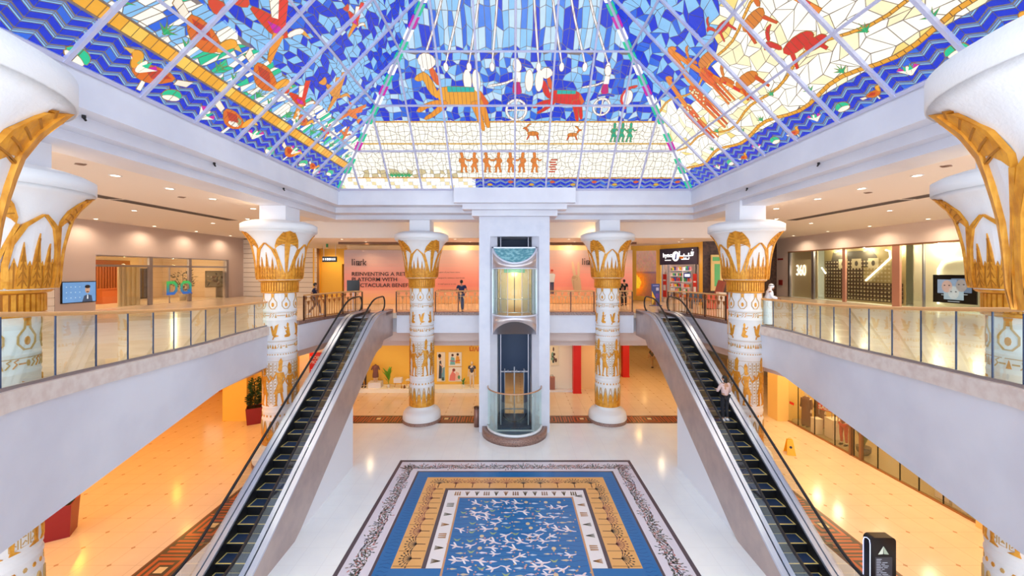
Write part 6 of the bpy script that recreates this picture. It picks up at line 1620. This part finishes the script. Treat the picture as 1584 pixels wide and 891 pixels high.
# man leaning on the rail, seen from behind (he faces the low wall behind, back to the lift hall)
fig = person('man in navy shirt and jeans leaning on the railing left of the lift', (X_(714, 21.75), 21.75, UP), pi, dict(kneeR=(.02,.02,.5), ankR=(-.06,.06,.09), kneeL=(-.08,-.0,.5), ankL=(-.05,-.02,.09), elL=(-.30,.06,1.20), wrL=(-.26,.22,1.12), elR=(.30,.06,1.20), wrR=(.26,.22,1.12), pelvis=(0,.02,.96), chest=(0,.06,1.32), neck=(0,.06,1.49), head=(0,.04,1.6)), 1.78, (30, 42, 80), (88, 96, 120), (60, 50, 50))
person('boy in a dark shirt and patterned trousers strolling behind the left brass railing', (X_(487, 19.9), 19.9, UP), pi/2+.3, dict(hipL=(-.09,0,.92), kneeL=(-.10,-.22,.55), ankL=(-.10,-.30,.12), kneeR=(.10,.05,.5), ankR=(.10,.34,.14), elL=(-.24,.14,1.15), wrL=(-.24,.05,.92), elR=(.25,-.10,1.16), wrR=(.24,-.28,1.02)), 1.68, (30, 36, 66), (120, 96, 84), (220, 214, 210), head_yaw=.3)
person('man in white robe and headscarf reading his phone at the right balustrade', (X_(1187, 16.4)+.02, 16.4, UP), 1.1, dict(chest=(0,-.06,1.32), neck=(0,-.09,1.48), head=(0,-.13,1.57), shL=(-.19,-.06,1.42), shR=(.19,-.06,1.42), elR=(.27,-.12,1.2), wrR=(.16,-.32,1.17), elL=(-.27,-.12,1.2), wrL=(-.12,-.33,1.15)), 1.76, robe=(226, 232, 246), scarf=(240, 242, 248), skin_m=M_SKIN2, shoes=(90, 60, 40))
WZ = 5.8-2.8
wy = 15.0
fy = 13.705; wz = Lz(fy+.02)
person('woman in pale pink top and black trousers riding up the right escalator', (7.53+.1, fy+.2, wz+.0), pi+.25, dict(elR=(.26,-.10,1.14), wrR=(.14,-.26,1.16), elL=(-.27,.0,1.15), wrL=(-.30,-.16,1.02)), 1.58, (214, 182, 176), (26, 26, 34), (230, 226, 224), longhair=True, head_yaw=.5, sleeve='long')
person('man in olive top and khaki trousers walking away in the yellow passage', (X_(1008.5, 32.4), 32.4, 0), pi, dict(kneeR=(.1,.10,.52), ankR=(.10,.30,.16), kneeL=(-.1,-.06,.5), ankL=(-.1,-.05,.09), elL=(-.26,.06,1.14), elR=(.28,.04,1.14), wrR=(.26,-.1,.94)), 1.68, (92, 84, 60), (176, 140, 90), (40, 30, 24))
for i, (x, lab) in enumerate(((958.5, 'left person of the pair in black by the yellow corner, back right'), (965.5, 'right person of the pair in black by the yellow corner, back right'))):
    person(lab, (X_(x, 25.5+.5*i), 25.5+.5*i, UP), pi-.3*i, dict(elR=(.25,-.06,1.14)), 1.74-.02*i, (22, 20, 24), (26, 24, 28) if i == 0 else (34, 30, 34), (20,20,20), group='pair in black')
# ---- mannequins in the shop windows ----
M_MAN = mat('mannequin_cream', (236, 214, 190), .4)
def mannequin(label, loc, rz, **k):
    return person(label, loc, rz, cat='mannequin', name='mannequin', skin_m=M_MAN, hair=(236, 214, 190), **k)
YD = 26.2
mannequin('mannequin in orange shirt and dark trousers on the step behind the left escalator', (X_(563, YD), YD, .25), .1, h=1.72, top=(214, 120, 50), legs=(70, 56, 50), shoes=(60,40,30), pose=dict(elR=(.3,.02,1.2), wrR=(.2,-.1,1.02)))
mannequin('mannequin in a navy top on the display step next to the lift tower', (X_(730, YD), YD, .25), 0, h=1.72, top=(70, 76, 100), legs=(236, 224, 210), shoes=(226,214,200))
mannequin('mannequin in brown patterned dress with pedestal, first in the right ground floor shop', (X_(1243, 20.4), 20.2, .02), -1.2, h=1.8, top=(104, 66, 62), robe=(112, 72, 66), legs=(90,60,60))
mannequin('second brown patterned mannequin in the right ground floor shop, behind the white pedestals', (15.9, 20.0, .02), -1.2, h=1.8, robe=(124, 84, 74))
mannequin('mannequin in red skirt and patterned top in the right ground floor shop', (15.4, 18.0, .02), -1.2, h=1.76, top=(150, 80, 70), legs=(190, 50, 40), robe=None, shoes=(40, 30, 30))
# =====================================================================
# GROUND FLOOR THINGS
# =====================================================================
m = MB(); m.box(-11.5, -1.5, 25.75, 26.85, .0, .25); tag(m.build('display_step', mat('bright_white_step', (255, 252, 240), .4)), 'long low white display step in front of the yellow wall', 'display step')
# torso on a white box
x = X_(581, 26.2)
m = MB(); m.box(x-.42, x+.42, 25.95, 26.5, .25, .62); tag(m.build('white_plinth', M_WHITE), 'low white plinth below the dress torso on the yellow display', 'plinth')
ts = thing('torso_form', 'headless torso form wearing a short brown dress on the white plinth', 'torso form', (x, 26.2, .62))
m = MB(); m.lathe([(.02,.0),(.03,.02),(.02,.4)], n=10); m.tube([(-.1,0,.35),(-.1,0,.0)], .035, 8); m.tube([(.1,0,.35),(.1,0,0)], .035, 8); m.build('leg', M_MAN, ts)
m = MB(); m.lathe([(.20,.30),(.19,.5),(.16,.72),(.19,.92),(.20,1.05),(.08,1.12),(.05,1.16)], n=20); m.tube([(-.18,0,1.04),(-.27,0,.8)], .05, 8); m.tube([(.18,0,1.04),(.27,0,.8)], .05, 8); m.build('dress', mat('brown_dress', (128, 84, 80), .7), ts)
# plants
def palm(label, loc, h, n, col, seed, potr=.12, m_=None):
    r = thing('potted_palm', label, 'potted plant', loc); rg = random.Random(seed)
    m = MB(); m.lathe([(.001,0),(potr*.75,0),(potr,.22),(potr*.85,.22),(.001,.2)], n=14); m.build('pot', m_ or mat('white_pot', (230, 224, 214), .4), r)
    m = MB(); m.tube([(0,0,.2),(.02,0,h*.45)], .02, 6)
    for i in range(n):
        a = rg.uniform(0, 2*pi); L = h*rg.uniform(.35, .6); z0 = h*rg.uniform(.2, .5); out = L*rg.uniform(.3, .8); pts = [Vector((cos(a)*out*t, sin(a)*out*t, z0+L*(t*1.3-.55*t*t))) for t in (0, .25, .5, .75, 1)]
        sd = Vector((-sin(a), cos(a), 0)); v = []
        for t, p in zip((.3, .9, 1, .7, .05), pts): v += [p-sd*.06*t, p+sd*.06*t]
        m.raw(v, [(2*k_, 2*k_+1, 2*k_+3, 2*k_+2) for k_ in range(4)])
    m.build('frond', col, r); return r
palm('tall bright green banana plant in the yellow shop display', (X_(601, 26.1), 26.1, .25), 1.65, 16, mat('bright_leaf', (110, 170, 40), .5), 3)
palm('small green plant in the yellow display left of the lift tower', (X_(717, 26.1), 26.1, .25), .75, 8, mat('bright_leaf2', (90, 160, 80), .5), 5, .09)
# white display cubes and small goods
for i, (px, w, z) in enumerate(((616, .26, .36), (634, .24, .5))):
    st = thing('display_stool', 'small white stool with goods, %s on the yellow display' % ('left one' if i == 0 else 'right one behind the column'), 'stool', (X_(px, 26.1), 26.1, .252))
    m = MB(); m.box(-w, w, -.2, .2, z, z+.3 if i == 0 else z+.05); m.build('top', M_WHITE, st)
    for sx in (-1, 1):
        m = MB(); m.beam((sx*w*.7, 0, z), (sx*w*.9, 0, .01), .03, .03); m.build('leg', mat('tan_leg', (200, 150, 90), .5), st)
for i in range(7):
    px = 621+i*4.6; m = MB(); r = .05+.02*(i % 3); m.lathe([(.001,0),(r,0),(r*.9,.1),(r*.5,.16+.05*(i % 2)),(.001,.17+.05*(i % 2))], n=10)
    tag(m.build('ornament_jar', mat(('gold_jar', 'brown_jar', 'white_jar')[i % 3], ((190, 140, 60), (120, 80, 50), (240, 236, 226))[i % 3], .4), loc=(X_(px, 25.95), 25.95, .25)), 'small %s jar beside the back left column, %s from the left' % (('gold', 'brown', 'white')[i % 3], ORD[i]), 'jar', 'jars on the display step')
# fashion posters
def fposter(label, x0, x1, y0, y1, Dp, bgc, figs):
    r = thing('fashion_poster', label, 'poster', (X_(x0, Dp), Dp, Z_(y1, Dp))); w = X_(x1, Dp)-X_(x0, Dp); h = Z_(y0, Dp)-Z_(y1, Dp)
    m = MB(); m.box(0, w, 0, .04, 0, h); m.build('panel', M_WHITE, r)
    m = MB(); m.face([(.03,-.004,.03),(w-.03,-.004,.03),(w-.03,-.004,h-.03),(.03,-.004,h-.03)], 0, lin(bgc)); o = -.006
    for c, p in figs:
        p = ccw([(a*w, b*h) for a, b in p]); m.face([(a, o, b) for a, b in p], 0, lin(c)); o -= .002
    m.build('picture', M_PRINT, r)
fposter('tall fashion poster of a dark-haired woman beside the back left column', 676, 688.5, 545, 590, 26.85, (240, 232, 214), [((60, 70, 90), [(.2,.1),(.55,.1),(.6,.5),(.5,.72),(.3,.7),(.25,.4)]), ((120, 170, 190), [(.55,.05),(.95,.05),(.95,.5),(.6,.45)]), ((214, 160, 130), ell(.35,.8,.15,.06,10)), ((40, 26, 24), ell(.33,.88,.2,.07,10)), ((70, 90, 80), [(.6,.03),(.9,.03),(.85,.15),(.62,.14)]), ((226, 190, 170), stroke([(.35,.6),(.75,.5),(.6,.3)], .06))])
fposter('upper square fashion poster with two sunlit figures right of the column', 694, 714, 545, 566.5, 26.85, (246, 240, 226), [((120, 190, 200), [(.1,.1),(.5,.1),(.45,.6),(.2,.7)]), ((236, 170, 60), [(.5,.2),(.9,.2),(.8,.7),(.6,.75)]), ((90, 60, 50), ell(.3,.8,.1,.1,8)), ((60, 44, 40), ell(.7,.85,.1,.1,8)), ((214, 60, 90), stroke([(.1,.4),(.5,.35),(.9,.45)], .05))])
fposter('lower square fashion poster with pink clothing right of the column', 694, 714, 568, 590, 26.85, (246, 238, 228), [((232, 130, 120), [(.05,.05),(.5,.05),(.55,.5),(.3,.75),(.1,.4)]), ((240, 190, 170), [(.5,.05),(.9,.1),(.8,.6),(.55,.7)]), ((150, 60, 50), ell(.4,.8,.12,.12,8)), ((90, 150, 110), ell(.8,.3,.1,.14,8))])
sn = thing('shop_sign', 'red lettering of the shop sign on the yellow wall by the lift tower', 'shop sign', (X_(727, 26.88), 26.89, Z_(543.5, 26.85)))
m = MB()
for p in ([(0,.30),(0,.05),(.22,.05),(.22,.3)], [(.30,.0),(.42,.3),(.54,.0)], [(.60,.3),(.60,.02),(.72,.02)]): m.tube([(a, -.03, b) for a, b in p], .025, 6)
m.ball((.11, -.03, .36), .028, 8); m.build('lettering', mat('sign_red', (220, 50, 40), .4), sn)
# right part
m = MB(); m.box(0, .55, 0, .05, 0, 1.3); o = m.build('product_poster', mat('cream_poster', (236, 226, 200), .5), loc=(X_(851.5, 26.35), 26.33, Z_(565, 26.35))); tag(o, 'poster of clothes in green and brown beside the right edge of the lift tower', 'poster')
m = MB(); rg = random.Random(4)
for i in range(9): m.face([(a, -.004-.001*i, b) for a, b in ccw(ell(rg.uniform(.12,.43), rg.uniform(.15,1.15), rg.uniform(.05,.12), rg.uniform(.08,.2), 8))], 0, lin(rg.choice([(60, 90, 90), (120, 160, 140), (90, 60, 50), (200, 150, 100)])))
m.build('picture', M_PRINT, o)
su = thing('suitcase', 'rose brown suitcase standing by the white shop wall right of the lift', 'suitcase', (X_(853.5, 26.1), 26.1, .12))
m = MB(); m.box(-.2, .2, -.12, .12, .02, .85); 
for i in range(5): m.box(-.17+i*.08, -.14+i*.08, -.135, -.12, .06, .8)
m.build('shell', mat('rose_brown', (176, 116, 100), .4), su); m = MB(); m.tube([(-.08,0,.85),(-.08,0,.98),(.08,0,.98),(.08,0,.85)], .012, 6); m.build('handle', M_BLACK, su)
m = MB(); m.box(2.2, 4.2, 25.9, 26.4, 0, .12); tag(m.build('white_shop_step', M_WHITE), 'low white step below the white shop wall right of the lift', 'display step')
for (x0, x1, D, lab) in ((887, 899, 25.6, 'wide bright red pillar panel between the lift and the back right column'), (963.5, 973.5, 29.5, 'farther narrow bright red pillar panel right of the back right column')):
    m = MB(); m.box(X_(x0, D), X_(x1, D), D, D+.5, 0, UP-1.5); m.box(X_(x0, D)-.02, X_(x1, D)+.02, D-.02, D+.52, 0, .1); tag(m.build('red_pillar', M_RED), lab, 'pillar')
# tall brass bins at the sides of the tower
bi = thing('litter_bin', 'slim brown litter bin with dark top left of the lift tower', 'bin', (X_(737.5, 20.2), 20.2, 0))
m = MB(); m.lathe([(.001,0),(.15,0),(.15,.95),(.001,.95)], n=20); m.build('body', mat('bin_brown', (150, 112, 100), .35, .5), bi); m = MB(); m.lathe([(.16,.95),(.16,1.02),(.10,1.05),(.001,1.05)], n=20); m.build('lid', M_BRONZE, bi)
# red banner behind the left escalator
bn = thing('red_banner', 'red banner with white lettering behind the left escalator', 'banner', (X_(480, 24.0), 23.9, 0)); w = X_(499, 24)-X_(480, 24)
zb_, zt_ = Z_(577, 24), Z_(545, 24); m = MB(); m.box(0, w, 0, .04, zb_, zt_); m.build('panel', M_RED, bn)
text('MORE\nMORE', .27, (.04, -.01, zt_-.4), (pi/2, 0, 0), M_WHITE, bn); m = MB(); m.box(.1, w-.1, -.01, 0, zb_+.2, zb_+.26); m.box(w/2-.02, w/2+.02, .04, .08, 0, zb_); m.build('small_line', M_WHITE, bn)
m = MB(); m.box(X_(529, 25.5), X_(545, 25.5), 25.5, 25.6, 0, 2.4); tag(m.build('red_display_panel', M_RED), 'red display panel seen through the glass of the left escalator', 'panel')
# planters
def planter(label, loc, w, h, tree, rz=0):
    r = thing('square_planter', label, 'planter', loc, rz); a = w*.42; b = w*.5
    m = MB(); v = [(-a,-a,0),(a,-a,0),(a,a,0),(-a,a,0),(-b,-b,h),(b,-b,h),(b,b,h),(-b,b,h)]; m.raw(v, [(0,3,2,1),(0,1,5,4),(1,2,6,5),(2,3,7,6),(3,0,4,7)])
    c = b-.04; m.raw([(-b,-b,h),(b,-b,h),(b,b,h),(-b,b,h),(-c,-c,h),(c,-c,h),(c,c,h),(-c,c,h)], [(0,1,5,4),(1,2,6,5),(2,3,7,6),(3,0,4,7)]); m.build('pot', M_CRIM, r)
    m = MB(); m.box(-c, c, -c, c, h-.1, h-.06); m.build('soil', M_SOIL, r)
    if tree:
        bushy(r, 'foliage', (0, 0, h+.38), 420, .36, .34, .13, M_DGREEN, 7, stems=[[(0,0,h-.06),(.03,0,h+.6),(.0,0,h+1.3)]])
        bushy(r, 'foliage', (.06, 0, h+1.05), 420, .27, .5, .13, mat('mid_leaf_green', (52, 84, 38), .5), 8)
    else: bushy(r, 'foliage', (0, 0, h+.02), 60, .25, .1, .14, M_DGREEN, 3)
    return r
planter('crimson square planter with a leafy green tree near the yellow pillar, left ground floor', (-13.75, 20.7, 0), .72, .86, True, .5)
planter('near crimson square planter under the left balcony, mostly hidden by the balcony', (-13.85, 11.9, 0), .66, .98, False, .55)
# wet floor sign
ws = thing('wet_floor_sign', 'yellow folding wet floor sign on the tiles of the right arcade', 'wet floor sign', (X_(1221.5, 17.2), 17.2, 0), -.3)
M_WS = mat('sign_yellow', (250, 186, 20), .4)
for s in (-1, 1):
    m = MB(); m.raw([(-.17, s*.2, 0), (.17, s*.2, 0), (.11, s*.03, .64), (-.11, s*.03, .64), (-.17, s*.215, 0), (.17, s*.215, 0), (.11, s*.045, .64), (-.11, s*.045, .64)], [(0,1,2,3), (7,6,5,4), (0,4,5,1), (1,5,6,2), (2,6,7,3), (3,7,4,0)]); m.build('panel', M_WS, ws)
m = MB(); m.lathe([(.001,.0),(.055,.0)], n=16); o = m.build('warning_mark', M_BLACK, ws, loc=(0, -.135, .33)); o.rotation_euler = (pi/2-.26, 0, 0)
m = MB(); m.raw([(-.03,-.0,.0),(.03,0,0),(0,0,.05)], [(0,1,2)]); o = m.build('warning_symbol', M_WS, ws, loc=(0, -.138, .31)); o.rotation_euler = (-.26, 0, 0)
m = MB(); m.tube([(-.05,0,.63),(-.04,0,.69),(.04,0,.69),(.05,0,.63)], .012, 6); m.build('handle', M_WS, ws)
# information totem
KD = 9.4; kt = thing('information_totem', 'black rounded information totem with paper plane arrow and lit list, bottom right', 'information totem', (8.905, KD, 0)); kw = .305; kh = Z_(832, 9.3)
def rrect(w, h, r, n=6): 
    return [(w-r+r*sin(t), h-r+r*cos(t)) for t in [pi/2-pi/2*i/n for i in range(n+1)]]+[(-w+r-r*sin(t), h-r+r*cos(t)) for t in [pi/2*i/n for i in range(n+1)]]+[(-w, 0), (w, 0)]
m = MB(); m.slab(ccw(rrect(kw, kh, .1)), (0, .1, 0), (1,0,0), (0,0,1), .2); m.build('cabinet', M_BLACK, kt)
m = MB(); m.tube([(-kw-.006, -.09, .02), (-kw-.006, -.09, kh-.16), (-kw-.002, -.07, kh-.07), (-kw+.0, .0, kh-.06), (-kw-.002, .07, kh-.10), (-kw-.006, .09, kh-.18), (-kw-.006, .09, .02)], .008, 6); m.build('light_edge', mat('lit_blue_edge', (190, 200, 255), .4, emit=((180, 196, 255), 1.0)), kt)
q = kh-.40; m = MB(); m.face([(-.13, -.102, q), (-.01, -.102, q+.01), (0, -.103, q+.2)], 0, lin((226, 232, 220))); m.face([(.01, -.102, q+.01), (.13, -.102, q), (0, -.103, q+.2)], 0, lin((176, 190, 172))); m.build('paper_plane_arrow', M_LITP, kt)
m = MB(); m.face([(-.20, -.102, .1), (.21, -.102, .1), (.21, -.102, kh-.46), (-.20, -.102, kh-.46)], 0, lin((52, 50, 60)))
rg = random.Random(3); z = kh-.52
while z > .25:
    x = -.17
    for k in range(rg.choice((1, 2, 3))):
        w = rg.uniform(.06, .17)
        if x+w < .19: m.face([(x, -.104, z), (x+w, -.104, z), (x+w, -.104, z+.014), (x, -.104, z+.014)], 0, lin((200, 204, 224))); x += w+.03
    z -= .04
m.build('screen', M_LITP, kt)
m = MB(); m.box(-kw-.02, kw+.02, -.14, .14, 0, .05); m.build('base_plate', M_STEEL, kt)

# ---- right ground floor boutique ----
rb = thing('glass_shopfront', 'long clear glass shopfront of the boutique on the right of the ground floor', 'shopfront', (14.9, 12.3, 0))
ys = [0, 1.1, 1.9, 2.6, 3.5, 4.6, 5.6, 6.8, 7.9, 8.6]
for a_, b_2 in zip(ys, ys[1:]):
    m = MB(); m.box(-.01, .01, a_+.01, b_2-.01, .04, UP-.9); m.build('glass_panel', M_GLS, rb)
for a_ in ys[1:-1]:
    m = MB(); m.box(-.015, .02, a_-.01, a_+.01, 0, UP-.9); m.build('glass_joint', M_BLACK, rb)
m = MB(); m.box(-.04, .04, 0, 8.6, 0, .05); m.build('base_channel', M_BRASS, rb)
for yy in (4.2, 4.7):
    m = MB(); m.box(-.06, .06, yy, yy+.10, 0, 3.0); m.build('door_handle', mat('bronze_bar', (150, 112, 80), .35, .5), rb)
for i, (x, y, w, h, lab) in enumerate(((15.2, 19.35, .34, .72, 'short white pedestal with shoes at the left of the boutique window'), (15.6, 18.8, .5, .9, 'taller white pedestal behind the short one in the boutique window'), (15.4, 13.7, .45, .85, 'white box with a dark top farther right along the boutique glass'), (15.3, 13.1, .4, .7, 'last white box at the right end of the boutique glass'))):
    m = MB(); m.box(-w/2, w/2, -w/2, w/2, 0, h); m.box(-w/2-.01, w/2+.01, -w/2-.01, w/2+.01, h, h+.02); tag(m.build('white_pedestal', mat('pedestal_white', (226, 214, 196), .5), loc=(x, y, .02)), lab, 'pedestal')
o = thing('sale_sign', 'red sale sign above the white pedestals in the boutique window', 'sign', (15.35, 19.0, 1.25), -1.2)
m = MB(); m.box(-.32, .32, -.02, .02, 0, .3); m.build('panel', M_RED, o); text('SALE', .26, (-.29, -.03, .05), (pi/2, 0, 0), M_WHITE, o, bold=.006)
for x in (-.28, .28):
    m = MB(); m.box(x-.01, x+.01, -.01, .01, -.27, 0); m.build('leg', M_STEEL, o)
for i, (y, z) in enumerate(((20.6, 1.0), (15.0, 1.15))):
    m = MB(); m.box(-.01, .0, -.16, .16, 0, .13); tag(m.build('small_red_notice', M_RED, loc=(14.86, y, z)), ('small red notice on the boutique glass near the yellow pillar', 'small red notice on the boutique glass by the door')[i], 'notice')
pt = thing('potted_succulent', 'spiky plant in a dark bowl pot inside the boutique glass', 'potted plant', (15.5, 17.1, .02))
m = MB(); m.lathe([(.001,0),(.16,0),(.26,.14),(.27,.34),(.24,.34),(.001,.3)], n=18); m.build('pot', mat('dark_bowl', (56, 50, 50), .35), pt)
m = MB()
for i in range(26):
    a = i*2.4; L = .5+.25*(i % 3); o1 = Vector((cos(a), sin(a), 0)); p0 = Vector((0,0,.32)); p1 = p0+o1*L*.3+Vector((0,0,L*.8)); p2 = p0+o1*L*.5+Vector((0,0,L*1.15)); sd = Vector((-sin(a), cos(a), 0)); m.raw([p0-sd*.03, p0+sd*.03, p1+sd*.025, p1-sd*.025, p2], [(0,1,2,3),(3,2,4)])
m.build('leaf', mat('grey_green_leaf', (90, 110, 70), .5), pt)
tb = thing('cafe_table', 'small table with dark top inside the right end of the boutique', 'table', (16.6, 12.3, .02))
m = MB(); m.lathe([(.001,.72),(.35,.72),(.35,.75),(.001,.75)], n=20); m.build('top', mat('pale_top', (200, 186, 160), .4), tb); m = MB(); m.lathe([(.2,0),(.03,.03),(.03,.72)], n=12); m.build('leg', M_BLACK, tb)
for i in range(2):
    c = thing('low_chair', 'dark low chair inside the right end of the boutique, %s of the table' % ('far side' if i else 'near side'), 'chair', (17.4, 11.8+1.0*i, .02))
    m = MB(); m.box(-.25, .25, -.25, .25, .38, .48); m.build('seat', M_BLACK, c); m = MB(); m.box(.2, .27, -.25, .25, .48, .9); m.build('backrest', M_BLACK, c)
    for a_ in (-.22, .22):
        for b_2 in (-.22, .22): m = MB(); m.tube([(a_, b_2, 0), (a_, b_2, .38)], .015, 6); m.build('leg', M_BLACK, c)
for yy in (12.8, 15, 17, 19.3, 20.6): light('POINT', (1.3, yy-12.3, UP-1.9), 42, (1, .86, .62), .12, name='shop_fill_light', parent=rb)  # hidden fill lights added to lighten the boutique
# left arcade orange grille wall
m = MB(); m.box(-21.5, -15.6, 26.0, 26.1, 0, 2.4)
for i in range(36): m.box(-21.45+i*.163, -21.38+i*.163, 25.95, 26.0, 0, 2.4)
tag(m.build('slatted_screen', mat('orange_slats', (226, 140, 50), .5)), 'orange slatted screen at the far end of the left arcade', 'screen')
